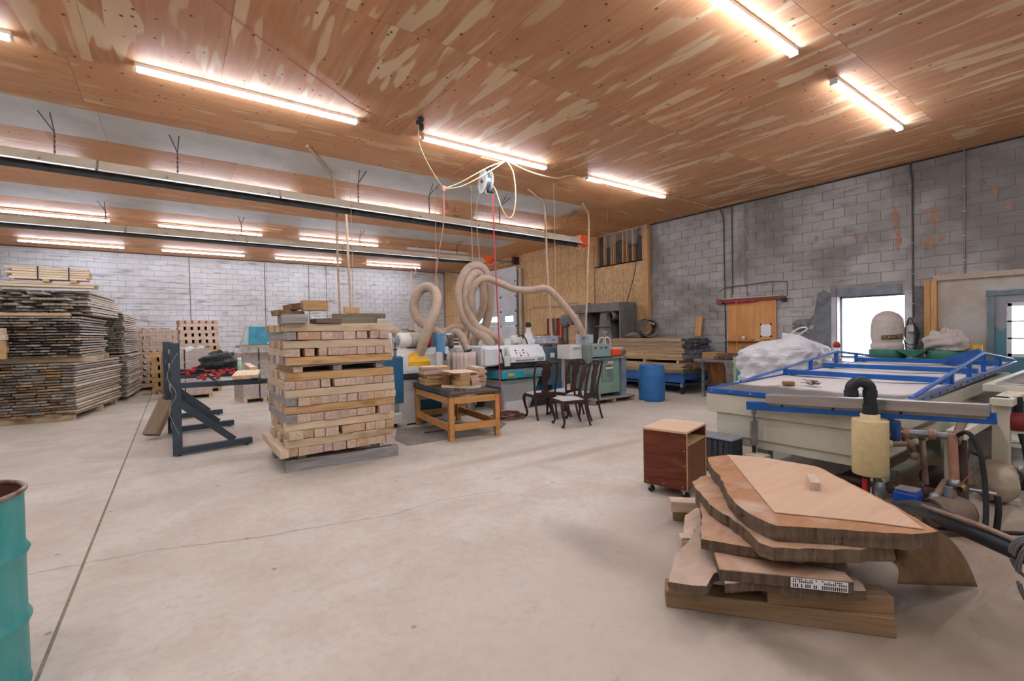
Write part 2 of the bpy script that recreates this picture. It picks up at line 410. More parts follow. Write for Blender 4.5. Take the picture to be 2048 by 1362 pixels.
row(8.38, 9.55, M_FOIL, 'foil_board_panel', 2.0, XL, 8.45); row(8.38, 9.55, M_PLY2, 'plywood_panel', 2.44, 8.45, XB)
row(9.55, 10.75, M_PLY2, 'plywood_panel', 1.3); row(10.75, 11.9, M_PLY2, 'plywood_panel', 2.2); row(11.9, 12.95, M_PLY2, 'plywood_panel', .7)
row(12.95, 14.2, M_FOIL, 'foil_board_panel', 1.1, XL, 9.6); row(12.95, 14.2, M_PLY2, 'plywood_panel', 2.44, 9.6, XB)
for y0, y1, o in ((14.2, 15.4, .5), (15.4, 16.6, 1.9), (16.6, 17.8, .9), (17.8, 19.0, 2.2), (19.0, 20.2, 1.4), (20.2, YA, .4)): row(y0, y1, M_PLY2, 'plywood_panel', o)
# dark tar line and trim where ceiling meets the block walls
MB().b2((XB-.03, YF, ZC-.03), (XB-.012, 8.8, ZC-.001)).build('trim_1', paint('dark_caulk', '#3a3532', None, .8), kind='structure')
MB().b2((XL, YA-.04, ZC-.03), (XB, YA-.02, ZC-.001)).build('trim_2', paint('brown_trim', '#5d4535', None, .8), kind='structure')

# ---- ceiling light strips (the room's own lamps)
M_LED = emit('led_diffuser', '#e4edff', LED); M_LEDOFF = paint('unlit_diffuser', '#dfe3e6', None, .25)
M_HOUS = paint('white_enamel', '#e6e6e4', None, .4)
fx_h = meshed(MB().box((0, 0, -.022), (2.43, .084, .044)), 'housing', M_HOUS)
fx_d = meshed(MB().prism([(-.042, -.044), (.042, -.044), (.04, -.068), (.022, -.084), (-.022, -.084), (-.04, -.068)], 2.40, 'YZ', -1.2), 'diffuser', M_LED)
fx_o = fx_d.copy(); fx_o.materials.clear(); fx_o.materials.append(M_LEDOFF)
fx_e = meshed(MB().box((1.219, 0, -.04), (.014, .088, .08)), 'end_cap', M_HOUS)
XC = [-2.45, .95, 4.4, 7.9]; YR = [-1.9, 2.41, 6.68, 11.0, 15.45, 19.75]
ROWN = ['behind the camera', 'nearest the camera', 'over the beam stack', 'above the near tube heater', 'past the near tube heater', 'along the back wall']
COLN = ['at the left', 'second from the left', 'third from the left', 'nearest the right wall']
for j, y in enumerate(YR):
    for i, x in enumerate(XC):
        drop = 0 if j < 3 else .03
        lit = not (j == 4 and i == 3)
        t = thing('strip_light', ('white LED strip light ' if lit else 'unlit LED strip light ')+'on the ceiling '+ROWN[j]+', '+COLN[i], 'light', (x, y, ZC-drop), 0, 'ceiling strip lights')
        inst('housing', fx_h, t)
        inst('diffuser', fx_d if lit else fx_o, t)
        inst('end_cap', fx_e, t); inst('end_cap', fx_e, t, (0, 0, 0), (0, 0, math.pi))
        if drop: MB().box((-.9, 0, .015), (.04, .1, .03)).build('bracket', M_HOUS, t); MB().box((.9, 0, .015), (.04, .1, .03)).build('bracket', M_HOUS, t)

# ---- OSB lining over the far half of the right wall, stud bay opening, overhead door
def osbmat():
    n = N('osb_board'); c0 = n.coord((1, 1, 1), rnd=17)
    v = n.n('ShaderNodeTexVoronoi'); mp = n.coord((14, 26, 14), rnd=19); n.l(mp, v.inputs['Vector']); v.inputs['Scale'].default_value = 1.0
    hs = n.n('ShaderNodeSeparateColor'); n.l(v.outputs['Color'], hs.inputs[0])
    c = n.ramp(hs.outputs[0], [(.0, '#c79c6a'), (.45, '#d6ad7c'), (1.0, '#e2c197')])
    c = n.mix(n.ramp(n.noise(c0, 1.2, 4), [(.45, 0.0), (.75, .7)]), c, '#c49c6d')
    sp = n.n('ShaderNodeSeparateXYZ'); gg = n.n('ShaderNodeNewGeometry'); n.l(gg.outputs['Position'], sp.inputs[0])
    for ax, per, wd in ((1, .406, .022), (2, .61, .012)):      # printed nailing lines
        md = n.n('ShaderNodeMath', operation='MODULO'); n.l(sp.outputs[ax], md.inputs[0]); md.inputs[1].default_value = per
        lt = n.n('ShaderNodeMath', operation='LESS_THAN'); n.l(md.outputs[0], lt.inputs[0]); lt.inputs[1].default_value = wd
        mu = n.n('ShaderNodeMath', operation='MULTIPLY'); n.l(lt.outputs[0], mu.inputs[0]); mu.inputs[1].default_value = .35; c = n.mix(mu.outputs[0], c, '#6b4f33')
    n.base(n.rand_value(c, .06)); return n.done(.7, 0, .25)
M_OSB = osbmat(); XO = XB-.13
M_STUD = wood('spruce_stud', '#d3a873', '#c08f58', '#c79a66', '#a87a4a', rnd=.08)
M_STUDV = wood('spruce_upright', '#d9a976', '#c48f5c', rnd=.08, upright=True)
def osb(y0, y1, z0, z1): MB().b2((XO, y0+.003, z0+.003), (XO+.016, y1-.003, z1-.003)).build('osb_panel', M_OSB, wall_right)
zrows = [0, 1.22, 2.44, 3.66, ZC]
for (a, b) in ((8.98, 10.9), (10.9, 12.4), (12.4, 13.62), (13.62, 15.12)):
    for z0, z1 in zip(zrows, zrows[1:]):
        if (a, b) == (8.98, 10.9) and z0 > 3.5: osb(a, b, z0, 3.68) if False else None; continue
        if (a, b) == (12.4, 13.62) and z0 < 2.2 and z1 < 2.5:      # low door-height opening beside the dust collector
            osb(a, 12.45, z0, z1); osb(13.42, b, z0, z1)
            if z1 > 2.0: osb(12.45, 13.42, 2.06, z1)
            continue
        osb(a, b, z0, z1)
for (a, b) in ((19.28, 20.5), (20.5, YA-.03)):
    for z0, z1 in zip(zrows, zrows[1:]): osb(a, b, z0, z1)
osb(15.12, 19.28, 4.27, ZC)
for y in np.arange(9.0, 15.1, .61):
    MB().b2((XO+.016, y, 0), (XB-.02, y+.04, ZC)).build('stud', M_STUDV, wall_right)
MB().b2((XO-.012, 8.82, 0), (XB-.005, 8.98, ZC)).build('stud', M_STUDV, wall_right)
MB().b2((XO+.0, 8.98, 3.62), (XB-.02, 10.9, 3.66)).build('stud', M_STUD, wall_right)
MB().b2((XO-.002, 8.98, ZC-.05), (XB-.02, 10.9, ZC-.004)).build('stud', M_STUD, wall_right)
for y in (9.36, 9.74, 10.12, 10.5, 10.86): MB().b2((XO-.002, y, 3.66), (XB-.02, y+.04, ZC-.05)).build('stud', M_STUDV, wall_right)
MB().b2((XB-.02, 8.98, 3.6), (XB-.008, 10.9, ZC)).build('vapour_backing', paint('dark_glass_wool', '#4a4a4c', '#5a5653', .9, scale=4), wall_right)
# red door leaf showing in the low opening
MB().b2((XO+.06, 12.47, .02), (XO+.1, 12.92, 2.04)).build('door_3', paint('red_door_paint', '#b3231f', '#8e1c1a', .5), kind='structure', bevel=.004)
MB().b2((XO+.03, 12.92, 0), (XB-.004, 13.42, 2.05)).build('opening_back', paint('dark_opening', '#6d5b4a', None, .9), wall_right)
# overhead door: white sections, hinges, a row of square lights, tracks
M_WHT = paint('white_door_steel', '#dfe3e8', '#cdd2d8', .45, scale=2)
M_HINGE = paint('dark_hinge', '#4b4b4d', None, .5, .6)
ohd = thing('door_1', None, None); ohd['kind'] = 'structure'
y0, y1, zt = OHD[0], OHD[1], OHD[3]; XD = XO+.02
secs = [0, .61, 1.22, 1.83, 2.44, 3.05, 3.65, 4.25]
wy = [15.57, 16.75, 17.93]
for k, (z0, z1) in enumerate(zip(secs, secs[1:])):
    s = MB()
    if k == 3:
        wins = [(a, a+.62) for a in (15.55, 16.72, 17.9)]; s.b2((XD, y0-.03, z0+.001), (XD+.045, y1+.03, z0+.19)); s.b2((XD, y0-.03, z1-.19), (XD+.045, y1+.03, z1-.001))
        e = y0
        for a, b in wins: s.b2((XD, e, z0+.19), (XD+.045, a, z1-.19)); e = b
        s.b2((XD, e, z0+.19), (XD+.045, y1, z1-.19))
    else: s.b2((XD, y0-.03, z0+.001), (XD+.045, y1+.03, z1-.001))
    sec = s.build('door_section', M_WHT, ohd)
    if k == 3:
        for a, b in wins:
            MB().b2((XD+.02, a, z0+.19), (XD+.026, b, z1-.19)).build('pane', glass('door_glass'), sec)
            f = MB()
            for lo, hi in (((a-.02, z0+.17), (b+.02, z0+.19)), ((a-.02, z1-.19), (b+.02, z1-.17)), ((a-.02, z0+.17), (a, z1-.17)), ((b, z0+.17), (b+.02, z1-.17))): f.b2((XD-.012, lo[0], lo[1]), (XD+.002, hi[0], hi[1]))
            f.build('window_frame', paint('grey_frame', '#8f959b', None, .5), sec)
    if k:
        for yy in (y0+.09, 16.45, 17.65, y1-.1): MB().b2((XD-.02, yy-.03, z0-.04), (XD, yy+.03, z0+.04)).build('hinge', M_HINGE, ohd)
for a_, b_ in ((y0-.16, y0-.001), (y1+.001, y1+.16)): MB().b2((XO+.004, a_, 0), (XB, b_, 4.4)).build('jamb', M_STUDV, ohd)
MB().b2((XO+.004, y0-.16, 4.252), (XB, y1+.16, 4.4)).build('jamb', M_STUDV, ohd)
M_STEEL = paint('galvanised_steel', '#a9acb0', '#8d9094', .4, .7, scale=9)
MB().b2((XO-.05, y0-.1, 0), (XO+.01, y0-.02, 4.1)).build('door_track', M_STEEL, ohd); MB().b2((XO-.05, y1+.02, 0), (XO+.01, y1+.1, 4.1)).build('door_track', M_STEEL, ohd)
MB().b2((XO-.02, y0-.12, 4.25), (XO+.016, y1+.2, 4.33)).build('trim_3', M_STUD, kind='structure')
tr = MB()
tr.bar((XO-.05, y0-.06, 4.36), (XO-2.6, y0-.06, 4.42), .03, .07); tr.bar((XO-.05, y1+.06, 4.36), (XO-2.6, y1+.06, 4.42), .03, .07)
tr.cyl((XO-.12, y0-.05, 4.45), (XO-.12, y1+.05, 4.45), .02); tr.build('ceiling_track', M_STEEL, ohd)
MB().box((XO-.14, y0-.16, 4.42), (.26, .16, .3)).build('door_operator', paint('maroon_operator', '#5e2222', '#3c1a1a', .5), ohd, bevel=.01)
# white duct pipe beside the door
d = thing('vent_pipe', 'tall galvanised vent pipe with joints beside the white overhead door', 'pipe', (XO-.09, 14.9, 0))
MB().cyl((0, 0, 0), (0, 0, 4.1), .07, n=14).build('pipe', paint('pale_pipe', '#c9c3ba', '#a7a098', .5, .3, scale=3, stretch=(1, 1, .5)), d)
for z in (1.0, 1.7, 2.4, 3.1): MB().cyl((0, 0, z), (0, 0, z+.03), .077, n=14).build('collar', M_STEEL, d)

# ---- window opening, plaster reveals, pane
y0, y1, z0, z1 = WIN
win = thing('window_1', None, None); win['kind'] = 'structure'
M_PLAST = paint('pale_plaster', '#c7c6c6', '#aaa8a6', .9, scale=5)
w = MB(); X0, X1 = XB-.02, XB+.3
w.b2((X0, y0-.12, z0-.05), (X1, y0, z1+.05)).b2((X0, y1, z0-.05), (X1, y1+.1, z1+.05)).b2((X0, y0-.12, z0-.05), (X1, y1+.1, z0))
w.build('reveal', M_PLAST, win)
MB().b2((X0-.006, y0+.05, z1), (X1, y1+.1, z1+.18)).build('lintel', paint('dark_lintel', '#8a8c92', '#76777c', .8, scale=5), win)
MB().b2((XB+.2, y0, z0), (XB+.206, y1, z1)).build('pane', glass('window_glass', '#ffffff', .05), win)
fr = MB()
for a, b, c, d2 in ((y0, y1, z0, z0+.04), (y0, y1, z1-.03, z1), (y0, y0+.03, z0, z1), (y1-.03, y1, z0, z1)): fr.b2((XB+.18, a, c), (XB+.23, b, d2))
fr.build('window_frame', paint('grey_window_frame', '#8d8f96', None, .6), win)
# ---- drywall bay with header board, timber post and nine-light door
M_DRY = paint('bare_drywall', '#b5a898', '#c3bdb4', .9, scale=2.2, lo=.42, hi=.6)
dp = thing('partition_panel', 'bare beige drywall panel around the grey door', 'wall panel', (0, 0, 0))
for a, b, c, d2 in ((1.8, 2.44, 0, 2.38), (.3, 1.8, 2.14, 2.38), (-.6, .66, 0, 2.38)): MB().b2((XB-.055, a, c), (XB-.018, b, d2)).build('drywall_sheet', M_DRY, dp)
MB().b2((XB-.11, -.6, 2.38), (XB-.018, 2.5, 2.47)).build('header_board', wood('weathered_board', '#c9b9a2', '#b3a289', rnd=.05), dp)
pp = thing('corner_post', 'raw orange lumber post beside the drywall panel', 'post', (XB-.08, 2.53, 0))
MB().box((0, .045, 1.19), (.12, .085, 2.38)).build('stud', M_STUDV, pp, bevel=.004); MB().box((.0, -.045, 1.19), (.12, .085, 2.38)).build('stud', M_STUDV, pp, bevel=.004)
dr = thing('door_2', None, None); dr['kind'] = 'structure'
M_GRY = paint('grey_door_trim', '#7f8d90', '#6d7c80', .6, scale=4)
fr = MB(); y0, y1, zt = .75, 1.71, 2.06
fr.b2((XB-.085, y0-.09, 0), (XB-.055, y0, zt+.08)).b2((XB-.085, y1, 0), (XB-.055, y1+.09, zt+.08)).b2((XB-.085, y0, zt), (XB-.055, y1, zt+.08)).build('door_frame', M_GRY, dr)
MB().box((XB-.075, y1+.045, zt+.04), (.05, .11, .1)).build('corner_block', M_GRY, dr)
lf = MB(); gy0, gy1, gz0, gz1 = .92, 1.54, 1.05, 1.9
lf.b2((XB-.05, y0, 0), (XB-.008, gy0, zt)).b2((XB-.05, gy1, 0), (XB-.008, y1, zt)).b2((XB-.05, gy0, 0), (XB-.008, gy1, gz0)).b2((XB-.05, gy0, gz1), (XB-.008, gy1, zt))
n_ = N('door_leaf_paint'); g_ = n_.n('ShaderNodeNewGeometry'); s_ = n_.n('ShaderNodeSeparateXYZ'); n_.l(g_.outputs['Position'], s_.inputs[0])
nz_ = n_.noise(n_.coord((1, 6, 1), 'World'), 2.0, 3); ad_ = n_.n('ShaderNodeMath', operation='MULTIPLY_ADD'); n_.l(nz_, ad_.inputs[0]); ad_.inputs[1].default_value = .3; n_.l(s_.outputs[2], ad_.inputs[2])
n_.base(n_.ramp(ad_.outputs[0], [(.0, '#5f8f96'), (1.0, '#9a9897')])); 
mr_ = n_.n('ShaderNodeMapRange'); n_.l(ad_.outputs[0], mr_.inputs[0]); mr_.inputs[1].default_value = 1.62; mr_.inputs[2].default_value = 1.70
n_.base(n_.mix(mr_.outputs[0], '#5b8b93', '#9a9a9c'))
leaf = lf.build('door_leaf', n_.done(.6), dr)
MB().b2((XB-.032, gy0, gz0), (XB-.026, gy1, gz1)).build('pane', glass('door_glass'), leaf)
mu = MB()
for k in range(4):
    yy = gy0+(gy1-gy0)*k/3; zz = gz0+(gz1-gz0)*k/3; tk = .012 if k in (1, 2) else .03
    mu.b2((XB-.058, yy-tk, gz0-.02), (XB-.05, yy+tk, gz1+.02)); mu.b2((XB-.058, gy0-.02, zz-tk), (XB-.05, gy1+.02, zz+tk))
mu.build('muntin_grid', paint('white_muntin', '#dfe1e4', None, .5), leaf)
# grey parge patches and spalled brick showing on the right wall
def rough_poly(cy, cz, ry, rz, n, seed, jag=.35):
    r = random.Random(seed); return [(cy+ry*math.cos(2*math.pi*k/n)*(1+r.uniform(-jag, jag)), cz+rz*math.sin(2*math.pi*k/n)*(1+r.uniform(-jag, jag))) for k in range(n)]
M_PARGE = paint('dark_parge', '#7f8186', '#6a6a6c', .9, scale=6); M_ROCK = paint('rubble_stone', '#8f8882', '#6c655f', .9, scale=9, bump=.5)
M_SPALL = paint('spalled_brick', '#b08a74', '#99705a', .9, scale=18, bump=.4)
MB().prism([(4.17, .9), (4.17, 2.28), (4.3, 2.36), (4.42, 2.3), (4.46, 2.1), (4.5, 1.85), (4.62, 1.72), (4.5, 1.6), (4.55, 1.5), (4.78, 1.42), (4.86, 1.28), (4.84, .9)], .012, 'YZ', XB-.024).build('parge_patch', M_PARGE, wall_right)
MB().prism([(2.5, .6), (2.5, 2.3), (2.78, 2.32), (2.8, 1.9), (2.76, 1.5), (2.81, 1.2), (2.78, .6)], .012, 'YZ', XB-.024).build('parge_patch', paint('brown_parge', '#7d7672', '#665f5b', .9, scale=7, bump=.3), wall_right)
for k, (cy, cz, ry, rz) in enumerate(((4.72, 1.66, .2, .12), (4.85, 1.55, .12, .06), (4.66, 1.48, .14, .07), (2.62, 1.6, .08, .22), (2.66, 1.25, .1, .1), (2.62, 1.05, .07, .12))):
    P = rough_poly(cy, cz, ry, rz, 11, k); m = MB(); c = (XB-.07, cy, cz)
    m.add([c]+[(XB-.012, a, b) for a, b in P]+[(XB-.045, cy+(a-cy)*.7, cz+(b-cz)*.7) for a, b in P], [(1+i, 1+(i+1) % 11, 12+(i+1) % 11, 12+i) for i in range(11)]+[(0, 12+i, 12+(i+1) % 11) for i in range(11)])
    m.build('rubble_stone', M_ROCK, wall_right)
for k, (cy, cz, ry, rz) in enumerate(((3.08, 3.62, .07, .2), (3.03, 3.22, .06, .2), (2.55, 3.7, .1, .06), (2.5, 3.55, .09, .1), (2.58, 3.1, .13, .1), (2.4, 3.16, .06, .07), (2.1, 3.78, .07, .09), (1.72, 3.83, .05, .08), (1.55, 3.52, .06, .06), (3.72, 3.42, .07, .05), (3.55, 3.32, .04, .07), (4.45, 3.5, .05, .05), (4.38, 3.2, .08, .04), (4.2, 3.0, .05, .05), (1.9, 4.02, .07, .06), (2.62, 2.95, .03, .05))):
    MB().prism(rough_poly(cy, cz, ry*.8, rz*.9, 17, 40+k, .6), .004, 'YZ', XB-.016).build('spalled_patch', M_SPALL if k not in (6, 14, 15) else M_ROCK, wall_right)
# black conduits on the block walls
M_COND = paint('black_conduit', '#4a4642', '#5a5651', .6); M_CONDG = paint('grey_conduit', '#8f8b85', None, .5)
def conduit(pts, r, mat, label):
    t = thing('conduit', label, 'conduit'); MB().tube(pts, r, 8).build('pipe', mat, t)
    P = [Vector(p) for p in pts]; L = P[-1]-P[0]
    for k in (.12, .3, .5, .7, .9):
        c = P[1]+(P[-1]-P[1])*k if len(P) > 2 else P[0]+L*k
        MB().box(c, (.03, .05, .02)).build('strap', M_STEEL, t)
    return t
conduit([(XB-.03, 6.66, ZC-.01), (XB-.03, 6.6, ZC-.14), (XB-.03, 6.55, ZC-.32), (XB-.03, 6.52, .98)], .013, M_COND, 'black conduit running down the block wall left of the plywood board')
conduit([(XB-.03, 6.33, ZC-.01), (XB-.03, 6.33, 2.42)], .012, M_COND, 'short black conduit ending above the plywood board')
conduit([(XB-.03, 2.83, ZC-.01), (XB-.03, 2.84, ZC-.1), (XB-.03, 2.81, ZC-.35), (XB-.03, 2.80, 1.7)], .015, M_COND, 'black conduit running down between window and timber post')
conduit([(XB-.03, 2.09, ZC-.01), (XB-.03, 2.09, 2.5)], .013, M_CONDG, 'thin grey conduit above the drywall panel')
conduit([(XB-.03, 6.02, ZC-.01), (XB-.03, 6.02, 2.6)], .012, paint('painted_conduit', '#a39d94', None, .7), 'painted conduit blending with the block wall above the plywood board')
for x, z, lb in ((.53, 1.3, 'thin dark conduit on the back wall left of the tall notched stack'), (3.05, 1.7, 'thin dark conduit on the back wall above the teal hood'), (4.73, 1.5, 'short dark conduit on the back wall behind the beam stack'), (5.45, 1.4, 'dark conduit on the back wall right of the beam stack')):
    conduit([(x, YA-.04, ZC-.03), (x, YA-.04, z)], .011, paint('brown_conduit', '#6d645c', None, .6), lb)

# ================================================================ LEFT SIDE: LUMBER, RACK, BEAM STACK, DRUM
R2 = random.Random(22)
BEAMM = [wood('beam_pale', '#dcc8ab', '#c9b08d', '#dcc4ac', '#c2a48b', rnd=.08, knots='#a5834f'), wood('beam_warm', '#d6b184', '#c0935f', '#d6b595', '#b9967a', rnd=.08, knots='#8f6232'),
         wood('beam_pink', '#d9c3ad', '#c4a78d', '#d6bcab', '#bb9c8f', rnd=.08), wood('beam_grey', '#b1aeab', '#97928e', '#aaa29b', '#857c75', rnd=.08)]
def beam(name, p, q, w, h, mat, label, group, jit=.003, cat='beam', seed=None):
    """one beam from p to q (bottom centre line), its own object with grain along local X"""
    p, q = Vector(p), Vector(q); d = q-p; L = d.length
    me = box_mesh(name, (L, w, h), mat, jit, R2.random() if seed is None else seed)
    o = inst(name, me, None, ((p+q)/2+Vector((0, 0, h/2))), (0, -math.atan2(d.z, math.hypot(d.x, d.y)), math.atan2(d.y, d.x)))
    m = o.modifiers.new('b', 'BEVEL'); m.width = .004; m.segments = 1
    return tag(o, label, cat, group)
# ---- the crosswise beam stack
SX0, SX1, SY0, SY1 = 1.03, 2.31, 5.90, 7.12
GB = 'beams of the crosswise stack'
ordn = ['lowest', 'second', 'third', 'fourth', 'fifth', 'sixth', 'seventh', 'eighth', 'ninth', 'tenth', 'eleventh', 'twelfth', 'thirteenth', 'fourteenth', 'fifteenth', 'topmost']
sk1 = beam('skid_timber', (1.02, 6.06, 0), (2.36, 5.96, 0), .13, .135, BEAMM[3], 'weathered grey skid timber on the floor in front under the beam stack', None, .005)
sk2 = beam('skid_timber', (1.02, 6.9, 0), (2.3, 6.88, 0), .12, .135, BEAMM[3], 'weathered skid timber on the floor behind under the beam stack', None, .005)
beam('cross_bearer', (1.2, 6.0, .137), (1.2, 7.05, .137), .09, .06, BEAMM[3], 'grey bearer under the left of the beam stack', 'bearers under the beam stack')
beam('cross_bearer', (2.1, 6.0, .137), (2.1, 7.05, .137), .09, .06, BEAMM[3], 'grey bearer under the right of the beam stack', 'bearers under the beam stack')
z = .20; hgt = .096
for k in range(16):
    h = hgt
    if k == 10: h = .088
    warm = {1: 0, 3: 0, 5: 1, 7: 0, 9: 1, 11: 1, 13: 0, 15: 0}
    if k == 10:
        for i, y in enumerate((SY0+.02, 6.25, 6.5, 6.75, SY1-.1)):
            beam('pallet_board', (SX0+.08, y+.05, z+h-.02), (SX1-.1, y+.05, z+h-.02), .12, .018, BEAMM[3], '%s thin deck board from the front in the middle of the beam stack' % ORD[i], GB, cat='board')
        for i, x in enumerate((SX0+.14, 1.62, SX1-.16)):
            beam('pallet_runner', (x, SY0+.04, z), (x, SY1, z), .1, h-.021, BEAMM[(0, 3, 3)[i]], '%s short runner under the deck boards inside the beam stack' % ('left', 'middle', 'right')[i], GB)
        z += h+.001; continue
    across = (k % 2 == 0)            # ends face the camera
    lo, hi = (SX0, SX1) if across else (SY0, SY1)
    pos = lo+R2.uniform(-.02, .02)-(0.08 if k == 0 else 0); ws = []
    while pos < hi-.06:
        w = R2.choice([.1, .11, .12, .13, .15])
        if k == 12 and len(ws) in (1, 2): pos += .05
        if pos+w > hi+.04: w = hi+.02-pos
        if w < .06: break
        ws.append((pos, w)); pos += w+R2.choice([.002, .003, .004, .018 if not across else .012, .045 if R2.random() < .35 else .003])
    for i, (p, w) in enumerate(ws):
        if not across and i > 1 and R2.random() < .12: continue
        e0, e1 = R2.uniform(-.03, .02), R2.uniform(-.02, .03)
        mat = BEAMM[R2.choice([0, 0, 1, 2, 2] if across else [0, 0, 0, 1, 3])]
        if not across and i == 0: mat = BEAMM[warm.get(k, 0)]
        if across and i == 0 and k in (4, 6, 14): mat = BEAMM[3]
        if across: beam('oak_timber', (p+w/2, SY0+e0-.01, z), (p+w/2, SY1+e1, z), w, h-R2.uniform(0, .006), mat, '%s end-on beam from the left in the %s layer of the beam stack' % (ORD[i], ordn[k]), GB)
        else: beam('oak_timber', (SX0+e0, p+w/2, z), (SX1+e1, p+w/2, z), w, h-R2.uniform(0, .006), mat, '%s lengthwise beam from the front in the %s layer of the beam stack' % (ORD[i], ordn[k]), GB)
    z += h+.001
ZT = z
LB = 'loose pieces on top of the beam stack'
beam('grey_block', (1.0, 6.02, ZT), (1.28, 6.0, ZT), .5, .1, BEAMM[3], 'weathered grey block at the left on top of the beam stack', LB)
beam('bark_block', (1.1, 6.25, ZT+.101), (1.12, 5.98, ZT+.101), .3, .055, wood('bark_board', '#a9855d', '#7b5d42', '#8f7050', '#6b4f36'), 'bark-edged block under the orange block on top of the beam stack', LB, .012)
beam('orange_block', (1.24, 6.0, ZT+.157), (1.52, 5.98, ZT+.157), .22, .115, BEAMM[1], 'orange sawn block crowning the left of the beam stack', LB)
o = beam('bark_strip', (1.14, 6.3, ZT+.157), (1.16, 5.95, ZT+.157), .1, .08, MATS['bark_board'], 'rough bark strip beside the orange block', LB, .015)
beam('brown_board', (1.36, 5.99, ZT), (1.66, 6.0, ZT), .28, .055, wood('brown_board', '#8f7868', '#76604f', '#8d7766', '#6b5648'), 'flat brown board beside the orange block on the beam stack', LB)
def slanted(pts, h, z0, label):
    m = MB().prism(pts, h, 'XY', z0); return m.build('offcut_plank', wood('dusty_offcut', '#9d927f', '#857866', '#857865', '#6e6252', dust='#b3a894'), None, bevel=.004, label=label, cat='slab', group=LB)
slanted([(1.68, 6.02), (2.12, 5.97), (2.22, 6.2), (2.05, 6.6), (1.7, 6.5), (1.52, 6.2)], .07, ZT, 'lower grey offcut slab with slanted ends on the beam stack')
slanted([(1.86, 6.1), (2.26, 6.04), (2.3, 6.09), (2.24, 6.45), (1.9, 6.6), (1.66, 6.3)], .06, ZT+.071, 'upper grey offcut slab with slanted ends on the beam stack')

# ---- big sticker-stacked lumber at the left
LUM = [wood('lumber_weathered', '#ded6ca', '#bdb0a0', '#aa9d8e', '#7d7164', rnd=.22), wood('lumber_dark', '#cfc8be', '#a59a8e', '#8a7e71', '#5f554b', rnd=.22), wood('lumber_tan', '#dfcdb1', '#c0a684', '#b89f7d', '#8a7255', rnd=.2), wood('lumber_rust', '#d5bb98', '#b3916b', '#b98f64', '#8d6844', rnd=.2)]
WID = [.12, .16, .2, .24]
GL = 'weathered boards stacked at the left'
REST = MB()
NBOARD = [0]
def lumber(corner, ang, length, width, z0, layers, th, gap, rag, label, individual, mats, overhang=0.0, step=.0):
    u = Vector((math.sin(ang), math.cos(ang), 0)); l = Vector((-math.cos(ang), math.sin(ang), 0)); c = Vector((corner[0], corner[1], 0))
    shared = {}
    for k in range(layers):
        nb = -1; zz = z0+k*(th+gap); pos = R2.uniform(-.05, .03)-step*k
        while pos < width:
            nb += 1; w = R2.choice(WID); a = R2.uniform(-rag, rag)-overhang*k/layers; b = R2.uniform(-rag, rag)*.6
            mi = R2.choice(mats); L = round((length+b-a)/.15)*.15
            ctr = c+l*(pos+w/2)+u*(a+L/2)+Vector((0, 0, zz+th/2))
            if individual and NBOARD[0] < 300:
                NBOARD[0] += 1
                key = (w, L, mi)
                if key not in shared: shared[key] = box_mesh('lumber_board', (L, w-.008, th), LUM[mi], .003, str(key))
                inst('lumber_board', shared[key], None, ctr, (0, R2.uniform(-.002, .002), math.pi/2-ang+R2.uniform(-.012, .012)), label=label % (ORD[nb], ORD[k]), cat='board', group=GL)
            else: REST.box(ctr, (L, w-.008, th), rz=math.pi/2-ang+R2.uniform(-.012, .012))
            pos += w+R2.uniform(0, .02)
        if k < layers-1 and gap > .01:
            for s in (.12, .5, .88): REST.box(c+l*width/2+u*length*s+Vector((0, 0, zz+th+gap/2)), (.03, width-.1, gap), rz=math.pi/2-ang)
lumber((-1.63, 12.63), .17, 2.85, 1.75, .115, 19, .036, .019, .07, '%s board from the right in the %s course of the lower left lumber stack', True, [0, 0, 1, 2, 3])
lumber((-1.55, 12.75), .06, 2.75, 1.75, 1.27, 15, .032, .023, .14, '%s board from the right in the %s course of the middle left lumber stack', True, [0, 1, 1, 0, 2])
lumber((-1.42, 12.95), .1, 2.6, 1.9, 2.13, 9, .036, .018, .3, '%s board from the right in the %s course of the top left lumber stack', True, [1, 1, 0, 1])
lumber((-1.02, 15.75), .06, 2.6, 1.3, .1, 20, .036, .019, .08, 'board', False, [0])
lumber((-1.08, 15.85), .06, 2.6, 1.3, 1.24, 20, .034, .019, .1, 'board', False, [0])
for i_, (x, y, zz, a) in enumerate(((-1.75, 12.75, 0, .17), (-1.45, 14.0, 0, .17), (-1.3, 15.2, 0, .17))):
    beam('skid_block', (x-1.6, y+.3, zz), (x+.1, y, zz), .09, .113, BEAMM[0], '%s pale bearer from the front under the lower lumber stack' % ORD[i_], 'bearers under the lumber stacks')
for i_, y in enumerate((13.0, 14.1, 15.2)): beam('skid_block', (-3.2, y+.12, 1.157), (-1.3-.02*y/13, y, 1.157), .09, .11, BEAMM[0], '%s bearer from the front between lower and middle lumber stacks' % ORD[i_], 'bearers under the lumber stacks')
REST.v = [(y, -x, z) for x, y, z in REST.v]
REST.build('stacked_boards', LUM[0], None, rz=math.pi/2, label='weathered grey and tan boards in the rear lumber stacks with thin stickers', cat='boards', kind='stuff')
# pale square-edged beams at the far left edge
for k in range(5):
    beam('pale_timber', (-3.3, 12.5+.02*k, 1.27+.115*k), (-2.52+.02*(k % 2), 12.46, 1.27+.115*k), .12, .11, BEAMM[1 if k < 3 else 0], '%s pale beam from the bottom of the short pile at the far left' % ORD[k], 'pale beams at the far left')
